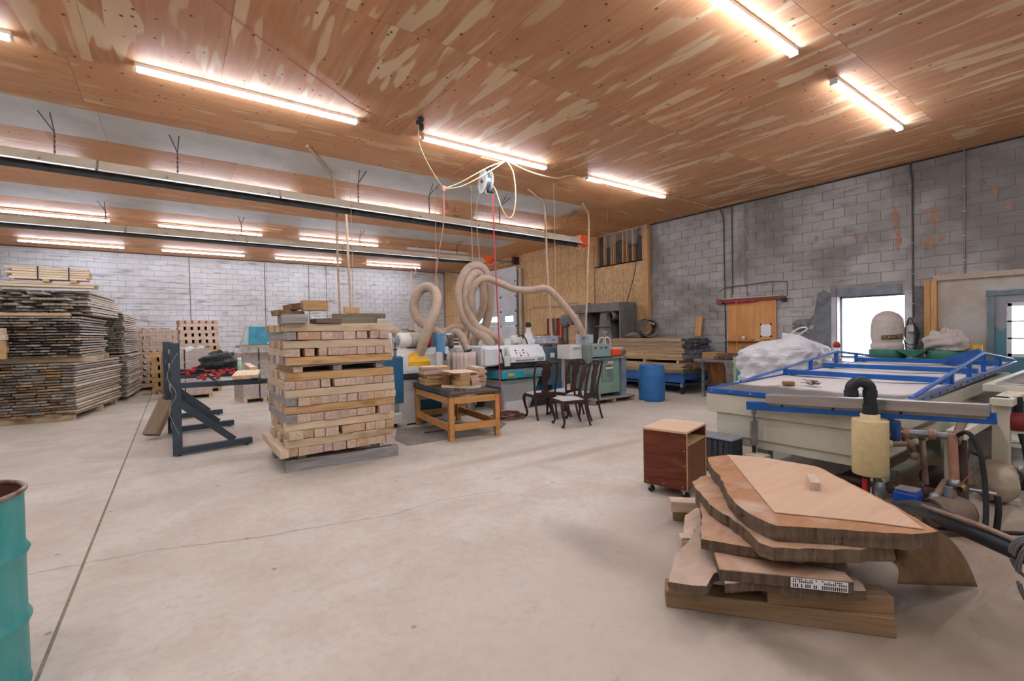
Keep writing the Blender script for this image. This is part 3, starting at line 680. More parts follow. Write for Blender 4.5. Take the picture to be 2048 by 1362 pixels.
# long plank across, bundled pale sticks on top
beam('long_plank', (-3.2, 12.52, 2.068), (-1.62, 12.42, 2.068), .12, .055, LUM[3], 'long brown plank lying across the front under the top lumber stack', None)
M_STICK = [wood('pale_stick', '#ecd9ba', '#dcc19a', '#d8bd97', '#c0a27c', rnd=.08), wood('pale_stick_pink', '#e8d2b8', '#d7bb9b', '#d4b896', '#b89974', rnd=.08)]
GS = 'pale sticks bundled on the left lumber'
def sticks(x0, x1, y, z, rows, cols, label, dz=0):
    for r in range(rows):
        for c in range(cols):
            a = R2.uniform(-.06, .06); b = R2.uniform(-.03, .03)
            beam('pale_stick', (x0+a, y+c*.085, z+r*.047), (x1+b, y+c*.085+.06, z+r*.047+dz), .08, .042, M_STICK[(r+c) % 2], label % (ORD[c], ORD[r]), GS, .002, 'stick')
sticks(-3.0, -1.28, 12.75, 2.645, 2, 4, '%s pale stick from the front in the %s row of the lower bundle')
beam('bundle_bearer', (-2.0, 12.7, 2.741), (-2.0, 13.15, 2.741), .09, .045, M_STICK[0], 'short bearer between the two pale stick bundles', 'bearers under the lumber stacks')
beam('bundle_bearer', (-1.6, 12.7, 2.741), (-1.6, 13.15, 2.741), .09, .045, M_STICK[0], 'short right bearer between the two pale stick bundles', 'bearers under the lumber stacks')
sticks(-2.5, -1.38, 12.72, 2.79, 5, 4, '%s pale stick from the front in the %s row of the strapped upper bundle', .0)
M_STRAP = paint('black_strap', '#2b2b2c', None, .5)
def strap_loop(name, lo, hi, axis, at, w, label, cat='strap', parent=None):
    """thin band around a box, in the plane across the given axis"""
    t = .003; m = MB()
    if axis == 'X':
        (a0, z0), (a1, z1) = lo, hi
        for p, q in (((at-w/2, a0-t, z0-t), (at+w/2, a1+t, z0)), ((at-w/2, a0-t, z1), (at+w/2, a1+t, z1+t)), ((at-w/2, a0-t, z0), (at+w/2, a0, z1)), ((at-w/2, a1, z0), (at+w/2, a1+t, z1))): m.b2(p, q)
    else:
        (a0, z0), (a1, z1) = lo, hi
        for p, q in (((a0-t, at-w/2, z0-t), (a1+t, at+w/2, z0)), ((a0-t, at-w/2, z1), (a1+t, at+w/2, z1+t)), ((a0-t, at-w/2, z0), (a0, at+w/2, z1)), ((a1, at-w/2, z0), (a1+t, at+w/2, z1))): m.b2(p, q)
    return m.build(name, M_STRAP, parent, label=label, cat=cat) if parent is None else m.build(name, M_STRAP, parent)
for x, s in ((-2.1, 'left'), (-1.66, 'right')): strap_loop('steel_strap', (12.665, 2.787), (13.1, 3.028), 'X', x, .02, '%s black strap around the pale stick bundle' % s)

# ---- notched and wrapped packs by the back wall
M_FILM = film('stretch_film', '#e9e4e2', .35)
PACK = [wood('pack_pink', '#ddc5b1', '#c8ac95', '#c9aa92', '#a98b76', rnd=.1), wood('pack_gold', '#dcb983', '#c79f68', '#c9a26c', '#a98350', rnd=.1)]
def pallet(t, x0, x1, y0, y1, mat):
    for s in (0, .5, 1): xx = x0+.04+(x1-x0-.08)*s; MB().box((xx, (y0+y1)/2, .045), (.08, y1-y0, .09)).build('runner', mat, t)
    n = 6
    for i in range(n): yy = y0+.06+(y1-y0-.12)*i/(n-1); MB().box(((x0+x1)/2, yy, .1), (x1-x0, .1, .02)).build('deck_board', mat, t)
def notched(label, x, y, w, d, z0, layers, mat, rz=0.0, holes=5, lh=.1, taper=.0):
    """pack of rows: a full plank row, then a row of short blocks with square gaps between"""
    t = thing('block_pack', label, 'wood stack', (x, y, 0), rz)
    if z0 > 0: pallet(t, -w/2, w/2, 0, d, mat)
    z = max(z0, 0.0)
    for k in range(layers):
        ww = w*(1-taper*(k/layers)); off = R2.uniform(-.02, .02)
        if k % 2 == 0: MB().box((off, d/2, z+lh/2-.001), (ww, d, lh-.004)).build('plank_layer', mat, t)
        else:
            bw = ww/(holes*1.75+.0)
            for i in range(holes+1):
                xx = off-ww/2+bw/2+(ww-bw)*i/holes; MB().box((xx, d/2, z+lh/2-.001), (bw, d, lh-.004)).build('block', mat, t)
        z += lh
    return t, z
notched('tall notched block pack by the back wall, pinkish top over a golden base', .62, 16.4, .98, 1.0, .11, 12, PACK[1], .06, 5, .103)
t, z = notched('pink notched block pack at the top of the tall golden pack', .6, 16.4, .95, 1.0, 0, 8, PACK[0], .06, 5, .095); t.location.z = 1.347
notched('wide pinkish notched pack beside the left lumber', -.52, 18.5, 1.15, 1.1, .11, 18, PACK[0], .02, 6, .098)
t, z = notched('golden block pack strapped upright in front of the pinkish pack', -.38, 16.9, .34, .6, .11, 9, PACK[1], .0, 1, .118)
strap_loop('strap', (-.175, .11), (.175, 1.175), 'Y', .1, .03, '', parent=t)
for k in range(7):
    beam('loose_lath', (-1.05+.12*k, 18.9, 1.885+.012*(k % 2)), (-.9+.13*k, 18.55, 1.89+.012*(k % 2)), .06, .02, PACK[k % 2], '%s loose lath from the left on top of the wide pinkish pack' % ORD[k], 'loose slats on the pinkish pack', cat='lath')
def wrapped(label, x, y, w, d, h, rz, mat, film_top=True, straps=(0,)):
    t = thing('wrapped_pallet', label, 'pallet', (x, y, 0), rz)
    pallet(t, -w/2, w/2, 0, d, BEAMM[0])
    n = int((h-.11)/.1)
    for k in range(n):
        m = 5
        for i in range(m):
            bw = w/m; MB().box((-w/2+bw*(i+.5), d/2+R2.uniform(-.006, .006), .16+.1*k), (bw-.006, d-.02, .094)).build('block', mat, t)
    f = MB(); r = random.Random(5)
    f.grid(lambda u, v: (lambda p: (p[0]*(1+.015*math.sin(v*40+u*9))*(.97 if v > .93 else 1), d/2+p[1]*(1+.02*math.sin(v*33+u*23)), .13+v*(h-.1)+.01*math.sin(u*19)))(
        (lambda a: ((w/2+.012)*max(-1, min(1, 1.4*math.cos(a))), (d/2+.012)*max(-1, min(1, 1.4*math.sin(a)))))(2*math.pi*u)), 40, 14, True, True)
    f.build('stretch_film', M_FILM, t)
    if film_top: MB().grid(lambda u, v: ((u-.5)*w*1.0, d*v, h+.02+.05*math.sin(u*7+1)*math.sin(v*5+u*3)+.03*math.sin(u*23)), 16, 10).build('film_cover', film('bunched_film', '#f0eef0', .75), t)
    for s in straps: strap_loop('strap', (-.015, .11), (d+.015, h+.005), 'X', s, .025, '', parent=t)
    return t
wrapped('film-wrapped pallet of blocks behind the black clamp rack', .3, 14.9, 1.0, 1.0, 1.3, .1, PACK[0], True, (-.1,))
wrapped('strapped film-wrapped pallet carrying the teal hood', 1.78, 12.95, .95, .9, 1.3, .12, PACK[0], False, (-.12, .3))
beam('hood_plank', (1.2, 12.7, 1.345), (2.3, 12.75, 1.345), .7, .055, wood('hood_board', '#b7ab9a', '#9d9080', rnd=.05), 'grey board between the teal hood and the wrapped pallet', None)
h = thing('machine_hood', 'teal and pale grey sheet metal hood on the wrapped pallet', 'machine hood', (1.72, 12.5, 1.403))
MB().prism([(-.46, 0), (.46, 0), (.38, .44), (-.32, .44)], .5, 'XZ', 0).build('shell', paint('hood_grey', '#c3cbc6', '#b0b8b3', .5), h, bevel=.01)
MB().prism([(-.32, .015), (.45, .015), (.37, .43), (-.3, .43)], .012, 'XZ', -.012).build('front_panel', paint('hood_teal', '#4fa0b5', '#45899c', .5), h)
MB().box((.2, -.015, .04), (.26, .006, .035)).build('maker_plate', paint('white_plate', '#e8e8e8', None, .5), h)

# ---- black steel clamp rack
M_RACK = paint('dark_grey_enamel', '#3d4750', '#4a545c', .45, .1, scale=3)
rk = thing('clamp_rack', 'dark grey steel rack with slanted braces and cantilever arms', 'rack', (0, 0, 0))
PO = [(0.0, 7.82), (-.07, 9.68), (-.13, 11.3)]; fv = Vector((.9, .16, 0))
for k, (x, y) in enumerate(PO):
    MB().b2((x-.055, y-.04, .02), (x+.055, y+.04, 1.53)).build('post', M_RACK, rk, bevel=.006)
    MB().bar((x-.05, y-.02, .065), Vector((x, y-.02, .065))+fv, .08, .09).build('foot', M_RACK, rk, bevel=.005)
    MB().bar((x+.03, y-.01, .72), Vector((x, y-.01, .11))+fv*.74, .07, .09).build('brace', M_RACK, rk, bevel=.005)
    MB().bar((x+.04, y, .955), (x+1.12, y+.1, .93), .07, .075).build('arm', M_RACK, rk, bevel=.005)
    for q in (0.02, .92): MB().cyl((x+fv.x*q, y-.02+fv.y*q, 0), (x+fv.x*q, y-.02+fv.y*q, .03), .022, n=10).build('leveller', M_HINGE, rk)
for zz, hh in ((1.38, .07), (1.15, .07), (.8, .09), (.2, .07)):
    MB().bar((-.0, 7.86, zz), (-.13, 11.3, zz), .05, hh).build('rail', wood('rack_rail', '#b9ab98', '#a09382', rnd=.1) if zz > .5 else M_RACK, rk)
MB().bar((1.0, 7.75, .965), (.9, 11.45, .965), .05, .05).build('front_rail', M_RACK, rk)
MB().bar((.5, 7.72, .965), (.42, 11.4, .965), .05, .05).build('middle_rail', M_RACK, rk)
rp = smooth_path([(.03, 7.76, 1.4), (-.09, 7.8, 1.1), (.0, 7.74, .85), (-.08, 7.78, .62), (.02, 7.74, .3)], 6); MB().tube(rp, .005, 6).build('rope', paint('grey_rope', '#9a9489', None, .9), None, label='grey rope hanging in a loop from the clamp rack post', cat='rope')
def clamp(x, y, rz, L, label):
    t = thing('bar_clamp', label, 'clamp', (x, y, .993), rz, 'bar clamps on the rack')
    MB().box((0, 0, .02), (L, .012, .034)).build('bar', paint('black_steel_bar', '#2f3133', '#45484a', .4, .7), t)
    MB().box((L/2-.05, 0, .028), (.05, .05, .055)).box((L/2-.05, .04, .03), (.04, .07, .03)).build('fixed_jaw', paint('clamp_red', '#d22a26', '#b3211f', .4), t, bevel=.004)
    j = MB().box((-L/2+.25, 0, .028), (.06, .05, .055)).box((-L/2+.25, .045, .03), (.045, .08, .03)).build('sliding_jaw', MATS['clamp_red'], t, bevel=.004)
    MB().cyl((-L/2+.28, .07, .03), (-L/2+.14, .07, .03), .017, n=10).build('handle', MATS['clamp_red'], j)
CL = [(.35, 8.3, 1.5, .9), (.55, 8.5, 1.45, 1.0), (.75, 8.9, 1.7, .9), (.3, 9.4, .3, .8), (.62, 9.5, .2, .7), (.85, 9.6, 1.3, .8), (.4, 9.9, -.2, .8), (.3, 10.5, 1.5, .9)]
cw = ['nearest the rack post', 'lying second from the rack post', 'with red jaws beside the plank', 'crossing the others near the black bag', 'under the edge of the black bag', 'behind the pale plank', 'in front of the black bag', 'behind the black bag']
for (x, y, a, L), s in zip(CL, cw): clamp(x, y, a, L, 'black bar clamp with red jaws '+s)
def lump(name, c, dims, seed, mat, label, cat, n=22, amp=.22, parent=None, thickz=0.0):
    r = random.Random(seed); ph = [(r.uniform(0, 6.28), r.uniform(2, 6), r.uniform(2, 6), r.uniform(0, 6.28)) for _ in range(6)]
    def fn(u, v):
        a = 2*math.pi*u; b = math.pi*(v*.98+.01)
        s = 1+amp*sum(math.sin(p[1]*a*.5*2/2+p[0]+p[2]*b)*math.cos(p[2]*b+p[3])/(1+i) for i, p in enumerate(ph))/2
        z = math.cos(b)*s
        return (c[0]+dims[0]/2*math.sin(b)*math.cos(a)*s, c[1]+dims[1]/2*math.sin(b)*math.sin(a)*s, c[2]+max(0, (z*.6+.4))*dims[2])
    return MB().grid(fn, n*2, n, True, True).build(name, mat, parent, label=label, cat=cat)
M_BAG = N('black_plastic'); _f1 = M_BAG.noise(M_BAG.coord((1, 1, 1.6)), 7, 4, .6, 1.5); M_BAG.base('#24272b'); M_BAG.bump(_f1, 1.0, .06); M_BAG = M_BAG.done(.28, 0, .6)
lump('crumpled_bag', (.62, 10.05, 1.0), (.6, .45, .34), 4, M_BAG, 'crumpled black plastic sheet heaped on the clamp rack', 'plastic bag', 24, .35)
sp = thing('spray_can', 'white and green spray can standing on the clamp rack', 'spray can', (.87, 9.0, .993))
MB().lathe([(.0, 0), (.033, 0), (.033, .17), (.026, .2), (.014, .205), (0, .205)], n=14).build('can', paint('can_green', '#8fc7ad', '#e6ece8', .4, scale=3), sp)
MB().lathe([(.0, .205), (.028, .205), (.028, .26), (0, .262)], n=14).build('cap', paint('can_cap', '#eef0ee', None, .4), sp)
beam('rack_plank', (.82, 7.8, .993), (1.0, 9.0, .993), .34, .05, M_STICK[0], 'wide pale plank lying on the clamp rack arms beside the beam stack', None, .002, 'plank')
beam('rack_plank', (1.06, 8.9, .993), (1.12, 10.3, .993), .1, .1, M_STICK[1], 'pale square bar at the outer end of the clamp rack', None, .002, 'plank')
o = beam('leaning_block', (-.34, 9.35, .03), (-.12, 9.62, .52), .24, .09, wood('brown_block', '#9b846d', '#86705a', '#8f7760', '#705b47'), 'brown timber block leaning on the clamp rack', None)

# ---- teal steel drum at the left edge
DRC = (-.875, 3.1)
dm = thing('steel_drum', 'open teal steel drum with rusty inside at the left edge', 'drum', (DRC[0], DRC[1], 0)); dm.scale = (1, 1, 1.05)
nd = N('drum_teal'); fz = nd.noise(nd.coord((1, 1, .35)), 3.2, 6, .65); cc = nd.mix(nd.ramp(fz, [(.5, 0.0), (.72, .8)]), '#2f9a97', '#6fb3ac')
fr_ = nd.noise(nd.coord((1, 1, 1)), 9, 5, .7); cc = nd.mix(nd.ramp(fr_, [(.68, 0.0), (.74, 1.0)]), cc, '#7b5a48'); nd.base(cc); M_DRUM = nd.done(.38, .15, .5)
prof = [(.285, 0), (.29, .012), (.285, .03), (.285, .27), (.292, .285), (.3, .3), (.292, .315), (.285, .33), (.285, .57), (.292, .585), (.3, .6), (.292, .615), (.285, .63), (.285, .86)]
MB().lathe(prof, n=48).build('shell', M_DRUM, dm)
M_RUST = paint('rust', '#7a4a33', '#5b3728', .9, .1, scale=9, bump=.3)
MB().lathe([(.281, .86), (.281, .04), (0, .04)], n=48).build('inner_wall', M_RUST, dm)
MB().tube([(.287*math.cos(a), .287*math.sin(a), .868) for a in np.linspace(0, 2*math.pi, 49)[:-1]], .011, 8, True).build('rim', paint('worn_rim', '#a89a90', '#7a4a33', .5, .4, scale=12), dm)
a0 = math.radians(-62)
MB().add([(.287*math.cos(a0+.22*math.cos(t)*.75), .287*math.sin(a0+.22*math.cos(t)*.75), .79+.045*math.sin(t)) for t in np.linspace(0, 6.283, 17)[:-1]], [tuple(range(16))]).build('bung_patch', M_RUST, dm)

# ================================================================ MIDDLE: MACHINES, HOSES, BENCH, CHAIRS
R3 = random.Random(33)
def at(x, y, D):
    """world point at forward distance D seen in the photograph at pixel x, y"""
    return Vector((0, 0, CAM_H))+(_f+_r2*((x-1024)/FPX)-_u2*((y-681)/FPX))*D
M_IVORY = paint('ivory_enamel', '#dedbd0', '#cbc5b8', .45, scale=3, lo=.5, hi=.8)
M_MWHITE = paint('machine_white', '#e3e4e2', '#d0d0cc', .4, scale=3, lo=.5, hi=.8)
M_MBLUE = paint('machine_blue', '#2f6c93', '#2a5f80', .45, scale=3)
M_DARK = paint('dark_iron', '#3a3836', '#4d4a47', .6, .4, scale=6)
M_STL = paint('bright_steel', '#b4b3b0', '#8f8d8a', .35, .8, scale=7)
M_TEAL = paint('machine_teal', '#2f93a6', '#3fa3b3', .4, scale=3)
M_YEL = paint('safety_yellow', '#f0b62a', '#e0a420', .45, scale=4)
M_RED = paint('signal_red', '#c92a2a', '#a82222', .45)
M_LBL = paint('label_white', '#ecebe8', None, .5); M_BLK = paint('black_rubber', '#1f1f20', '#2c2b2a', .6, scale=6)
def part(t, name, mat, *boxes, bevel=.004, parent=None):
    m = MB()
    for lo, hi in boxes: m.b2(lo, hi)
    return m.build(name, mat, parent or t, bevel=bevel)
# ---- four-sided moulder behind the bench
mo = thing('moulder_machine', 'white and blue moulding machine with a big motor and yellow hood', 'machine', (0, 0, 0))
part(mo, 'base', M_MWHITE, ((3.12, 7.72, .03), (4.05, 8.75, .8)), ((3.08, 7.7, 0), (3.25, 7.95, .05)), ((3.95, 7.7, 0), (4.1, 7.95, .05)))
part(mo, 'front_panel', M_MBLUE, ((3.42, 7.705, .08), (3.93, 7.72, .42)))
part(mo, 'blue_cabinet', M_MBLUE, ((2.78, 7.62, .42), (3.17, 8.3, 1.2)), bevel=.012)
part(mo, 'blue_cabinet', M_MBLUE, ((2.55, 8.0, .75), (2.8, 8.6, 1.15)), bevel=.012)
part(mo, 'table', M_DARK, ((3.16, 7.66, .82), (4.15, 8.5, .9)))
part(mo, 'side_frame', M_MWHITE, ((3.19, 7.72, .9), (3.3, 8.3, 1.22)), ((3.3, 7.75, .9), (3.55, 7.8, 1.02)))
part(mo, 'top_beam', M_MWHITE, ((3.1, 8.0, 1.2), (4.25, 8.75, 1.34)), bevel=.01)
part(mo, 'column', M_MWHITE, ((2.95, 8.3, .8), (3.25, 8.8, 1.62)), bevel=.02)
for x in (2.95, 3.1):
    c = MB().cyl((x, 7.8, 1.2), (x, 7.8, 1.38), .025, n=12).build('clamp_post', M_STL, mo); MB().box((x, 7.8, 1.33), (.07, .05, .02)).cyl((x, 7.8, 1.38), (x, 7.8, 1.45), .012, n=8).build('clamp_screw', M_DARK, c)
mt = thing('x', 'x', 'x'); bpy.data.objects.remove(mt)
MB().lathe([(0, 0), (.125, 0), (.148, .012), (.15, .03), (.15, .21), (.135, .22)], (3.27, 8.1, 1.47), 28, 'X').build('motor_fan_cover', M_IVORY, mo)
mm = MB().lathe([(.115, .21), (.115, .56), (.0, .56)], (3.27, 8.1, 1.47), 24, 'X').build('motor_body', M_IVORY, mo)
fin = MB()
for k in range(28):
    a = 2*math.pi*k/28; ca, sa = math.cos(a), math.sin(a); fin.bar((3.5, 8.1+.125*ca, 1.47+.125*sa), (3.8, 8.1+.125*ca, 1.47+.125*sa), .006, .03, up=(0, ca, sa))
fin.build('cooling_fins', M_IVORY, mm)
MB().lathe([(.0, -.004), (.1, -.004), (.1, .0)], (3.27, 8.1, 1.47), 24, 'X').build('fan_grille', paint('grille_grey', '#a9a59c', '#7f7b74', .6, scale=22), mo)
MB().lathe([(0, 0), (.13, 0), (.135, .06), (0, .065)], (3.83, 8.1, 1.47), 22, 'X').build('red_guard', paint('brick_red', '#9d3a2c', None, .5), mo)
part(mo, 'belt_guard', paint('pale_blue', '#6fa3c4', '#5d8fb0', .45), ((3.98, 7.95, 1.2), (4.16, 8.3, 1.6)), bevel=.03)
part(mo, 'motor_foot', M_DARK, ((3.4, 7.98, 1.335), (3.85, 8.22, 1.355)))
yh = MB(); yh.add([(3.3, 7.78, 1.02), (3.76, 7.78, 1.02), (3.76, 8.1, 1.02), (3.3, 8.1, 1.02), (3.3, 7.78, 1.1), (3.76, 7.78, 1.1), (3.76, 8.1, 1.1), (3.3, 8.1, 1.1), (3.5, 7.85, 1.26), (3.62, 7.85, 1.26), (3.62, 8.02, 1.26), (3.5, 8.02, 1.26)],
      [(0, 3, 2, 1), (0, 1, 5, 4), (1, 2, 6, 5), (2, 3, 7, 6), (3, 0, 4, 7), (4, 5, 9, 8), (5, 6, 10, 9), (6, 7, 11, 10), (7, 4, 8, 11), (8, 9, 10, 11)]).build('dust_hood', M_YEL, mo, bevel=.006)
part(mo, 'upright_rail', paint('zinc_white', '#d5d9de', None, .35, .4), ((3.8, 7.62, .76), (3.92, 7.7, 1.26)))
gm = MB().cyl((2.98, 7.7, .2), (2.98, 7.7, .42), .05, n=12).box((3.02, 7.64, .17), (.18, .16, .17)).build('gear_motor', M_IVORY, mo, bevel=.008)
part(mo, 'feed_motor', M_DARK, ((2.8, 7.75, .0), (3.1, 8.1, .2)))
part(mo, 'tool_tray', M_STL, ((4.06, 7.95, .92), (4.19, 8.15, 1.08)), ((4.1, 8.0, 1.08), (4.15, 8.05, 1.2)))
MB().lathe([(.03, 0), (.05, .02), (.13, .2), (.135, .24), (.12, .24)], (4.35, 8.25, 1.35), 20).build('funnel', M_STL, mo)
# ---- thickness planer
pl = thing('thickness_planer', 'white thickness planer with teal table and control panel', 'machine')
bs = MB(); bs.add([(5.42, 7.85, 0), (6.05, 7.85, 0), (6.05, 8.6, 0), (5.42, 8.6, 0), (5.3, 7.8, .62), (6.3, 7.8, .62), (6.3, 8.6, .62), (5.3, 8.6, .62)], [(0, 3, 2, 1), (4, 5, 6, 7), (0, 1, 5, 4), (1, 2, 6, 5), (2, 3, 7, 6), (3, 0, 4, 7)])
bs.build('pedestal', paint('pale_grey_enamel', '#b9bab9', '#a8a8a5', .5, scale=3), pl, bevel=.01)
part(pl, 'plinth', M_MWHITE, ((5.4, 7.78, 0), (5.95, 7.87, .18))); part(pl, 'side_base', M_MWHITE, ((4.55, 8.56, .12), (5.4, 8.9, .9)))
part(pl, 'dark_plinth', M_DARK, ((4.5, 8.58, 0), (5.4, 8.85, .12))); part(pl, 'dark_plinth', M_DARK, ((5.95, 7.9, 0), (6.9, 8.6, .14)))
part(pl, 'table', M_TEAL, ((5.22, 7.62, .66), (6.36, 8.5, .82)), bevel=.02)
part(pl, 'table_bed', M_STL, ((5.24, 7.64, .82), (6.34, 8.5, .845)), ((5.75, 7.61, .72), (6.2, 7.625, .8)))
part(pl, 'warning_label', M_YEL, ((5.36, 7.612, .71), (5.5, 7.622, .77)))
part(pl, 'body', M_MWHITE, ((4.95, 7.95, .9), (6.46, 8.9, 1.32)), ((4.3, 8.56, .9), (4.96, 8.9, 1.32)), ((4.98, 7.85, .92), (5.45, 8.0, 1.28)), bevel=.03)
hd = MB(); hd.prism([(7.7, .97), (7.95, .97), (7.95, 1.28), (7.82, 1.28), (7.7, 1.08)], .9, 'YZ', 5.5).build('front_head', M_MWHITE, pl, bevel=.012)
part(pl, 'roller_opening', M_DARK, ((5.3, 7.78, .86), (6.4, 8.4, .97)))
cp = MB().add([(5.6, 7.712, 1.07), (6.02, 7.712, 1.07), (6.02, 7.808, 1.245), (5.6, 7.808, 1.245), (5.6, 7.722, 1.066), (6.02, 7.722, 1.066), (6.02, 7.818, 1.24), (5.6, 7.818, 1.24)], [(0, 1, 2, 3), (7, 6, 5, 4), (0, 4, 5, 1), (2, 6, 7, 3), (0, 3, 7, 4), (1, 5, 6, 2)]).build('control_panel', paint('panel_grey', '#6f6a70', '#8f8a90', .4, scale=14), pl)
for i in range(4):
    for j in range(3):
        x = 5.66+.095*i; tz = .2+.3*j; y = 7.712+.096*tz-.006; z = 1.07+.175*tz
        MB().cyl((x, y, z), (x, y-.012, z+.006), .017, n=10).build('button', (M_LBL, M_RED, M_BLK, M_YEL)[(i*2+j) % 4] if (i, j) != (3, 0) else M_RED, cp)
part(pl, 'scale_bar', M_STL, ((5.62, 7.692, 1.0), (6.1, 7.7, 1.025)))
part(pl, 'maker_plate', paint('blue_plate', '#7e97b5', None, .5), ((6.18, 7.69, .99), (6.34, 7.7, 1.05)))
MB().cyl((5.35, 7.75, .93), (5.27, 7.72, 1.2), .012, n=8).cyl((5.27, 7.72, 1.2), (5.25, 7.72, 1.26), .02, n=8).build('feed_lever', M_DARK, pl)
part(pl, 'lever_gearbox', M_IVORY, ((5.36, 7.72, .9), (5.5, 7.85, 1.1)), bevel=.02)
part(pl, 'switch_cabinet', paint('blue_grey_cabinet', '#5f7078', '#55646c', .3, scale=2), ((6.46, 7.86, .42), (6.98, 8.1, 1.24)), bevel=.015)
part(pl, 'cabinet_label', M_LBL, ((6.66, 7.85, 1.02), (6.78, 7.86, 1.12)), ((6.86, 7.85, .99), (6.92, 7.86, 1.02)))
part(pl, 'side_cover', M_IVORY, ((6.98, 7.9, .3), (7.12, 8.5, 1.2)), bevel=.01)
part(pl, 'blue_base_cover', M_MBLUE, ((6.7, 7.84, .3), (6.98, 7.9, .48)), ((6.1, 8.0, .14), (6.9, 8.6, .45)))
for x in (5.42, 5.62):
    MB().lathe([(.2, 0), (.1, .16), (.09, .24)], (x, 8.35, 1.3), 18).build('dust_hood', M_MWHITE, pl)
MB().lathe([(0, 0), (.08, 0), (.1, .03), (.1, .22), (.08, .25), (0, .25)], (5.92, 8.3, 1.42), 20, 'X').build('drive_motor', M_IVORY, pl)
part(pl, 'junction_box', M_IVORY, ((5.72, 8.22, 1.32), (5.88, 8.38, 1.45)), bevel=.01)
cs = MB().box((6.33, 8.2, 1.38), (.2, .2, .12)).box((6.33, 8.2, 1.5), (.16, .14, .16), taper=(.7, .7)).box((6.33, 8.2, 1.63), (.08, .08, .16)).build('column_stand', M_MWHITE, pl, bevel=.006)
MB().lathe([(0, -.07), (.05, -.05), (.07, 0), (.05, .05), (0, .07)], (6.33, 8.2, 1.74), 16).build('dark_knob', M_DARK, cs)
bn = thing('clear_bin', 'clear plastic bin lying on the planer beside the grey cabinet', 'plastic bin', (6.78, 8.2, 1.323))
part(bn, 'tub', film('clear_plastic', '#dfe3ee', .6), ((-.28, -.15, 0), (.28, .15, .15)), bevel=.015)
part(bn, 'lid', film('clear_plastic', '#dfe3ee', .6), ((-.3, -.17, .15), (.3, .17, .165)))
part(bn, 'latch', paint('blue_latch', '#6d86b5', None, .4), ((.1, -.165, .06), (.2, -.15, .1)))
MB().tube(smooth_path([(6.0, 8.15, 1.5), (6.12, 8.1, 1.5), (6.2, 8.1, 1.38), (6.22, 8.1, 1.32)], 6), .014, 8).build('motor_cable', M_BLK, pl)
# small edge planer hidden behind, white boxes at the door
wb = thing('drum_machine', 'white machine head peeking out in front of the overhead door', 'machine', (4.9, 10.2, 0))
part(wb, 'body', M_MWHITE, ((-.3, -.3, 0), (.35, .35, 1.05)), bevel=.02); MB().lathe([(0, -.12), (.25, -.1), (.28, 0), (.25, .1), (0, .12)], (.02, -.2, 1.22), 22, 'Y').build('round_cover', M_MWHITE, wb)
# ---- lined dust drum with cloth skirt between moulder and planer
dd = thing('cloth_bin', 'round bin wrapped in pinkish paper strips beside the planer', 'bin', (4.57, 8.2, 0))
MB().lathe([(0, .02), (.3, .02), (.31, .3), (.3, .32)], n=24).build('drum', paint('sawdust_drum', '#b09a87', '#96806e', .8, scale=6), dd)
r_ = random.Random(8)
def skirt(u, v):
    a = 2*math.pi*u; rr = .33+.018*math.sin(a*15)+.01*math.sin(a*29+1); z = 1.22-v*(.98+.06*math.sin(a*11)+.04*math.sin(a*23)); return (rr*math.cos(a), rr*math.sin(a), z)
MB().grid(skirt, 120, 8, True, True).build('paper_skirt', paint('pink_paper', '#dccabd', '#c9b1a2', .8, scale=7, stretch=(2, 2, .2)), dd, thick=.004)
# ---- workbench with channel top and board piles
bx, by, brz = 3.28, 6.15, -.1
wbn = thing('work_bench', 'orange timber bench with grey channel rim standing on a mat', 'bench', (bx, by, 0), brz)
M_BENCH = wood('bench_fir', '#d69f63', '#c68a4c', '#c08a54', '#a06f40', rnd=.06, knots='#b0723c')
BW, BD, BHT = .76, 1.5, .66
for x, y in ((0, 0), (BW, 0), (0, BD), (BW, BD)):
    MB().box((x, y, BHT/2), (.075, .075, BHT)).build('leg', M_BENCH, wbn, bevel=.003)
def plankx(name, a, b, w, h, t=wbn, mat=M_BENCH):
    a, b = Vector(a), Vector(b); d = b-a; me = box_mesh(name, (d.length, w, h), mat); o = inst(name, me, t, (a+b)/2, (0, 0, math.atan2(d.y, d.x))); return o
for z, nm in ((.6, 'apron'), (.2, 'stretcher')):
    plankx(nm, (.04, -.02, z), (BW-.04, -.02, z), .035, .1); plankx(nm, (.04, BD+.02, z), (BW-.04, BD+.02, z), .035, .1)
    plankx(nm, (-.02, .04, z), (-.02, BD-.04, z), .035, .1); plankx(nm, (BW+.02, .04, z), (BW+.02, BD-.04, z), .035, .1)
M_CHAN = paint('dark_steel_channel', '#55585a', '#6b6d6e', .45, .6, scale=5)
MB().b2((-.05, -.07, .662), (-.03, BD+.07, .745)).b2((-.05, -.07, .662), (.06, BD+.07, .672)).build('steel_channel', M_CHAN, wbn)
MB().b2((BW+.03, -.07, .662), (BW+.05, BD+.07, .745)).b2((BW-.06, -.07, .662), (BW+.05, BD+.07, .672)).build('steel_channel', M_CHAN, wbn)
part(wbn, 'top', wood('bench_top', '#6d6152', '#574c40', rnd=.05), ((-.03, -.05, .673), (BW+.03, BD+.05, .71)))
GBN = 'board piles on the bench'
M_CUT = [wood('cut_pink', '#e3cdb4', '#d1b496', '#ddc2ae', '#c7a795', rnd=.07), wood('cut_gold', '#dfbd8a', '#cda46b', '#d6b487', '#bb935f', rnd=.07), wood('cut_dark', '#a8895f', '#8c6f4b', '#957752', '#745938', rnd=.1)]
Rb = Matrix.Rotation(brz, 3, 'Z')
def bl(x, y): v = Rb@Vector((x, y, 0)); return (bx+v.x, by+v.y)
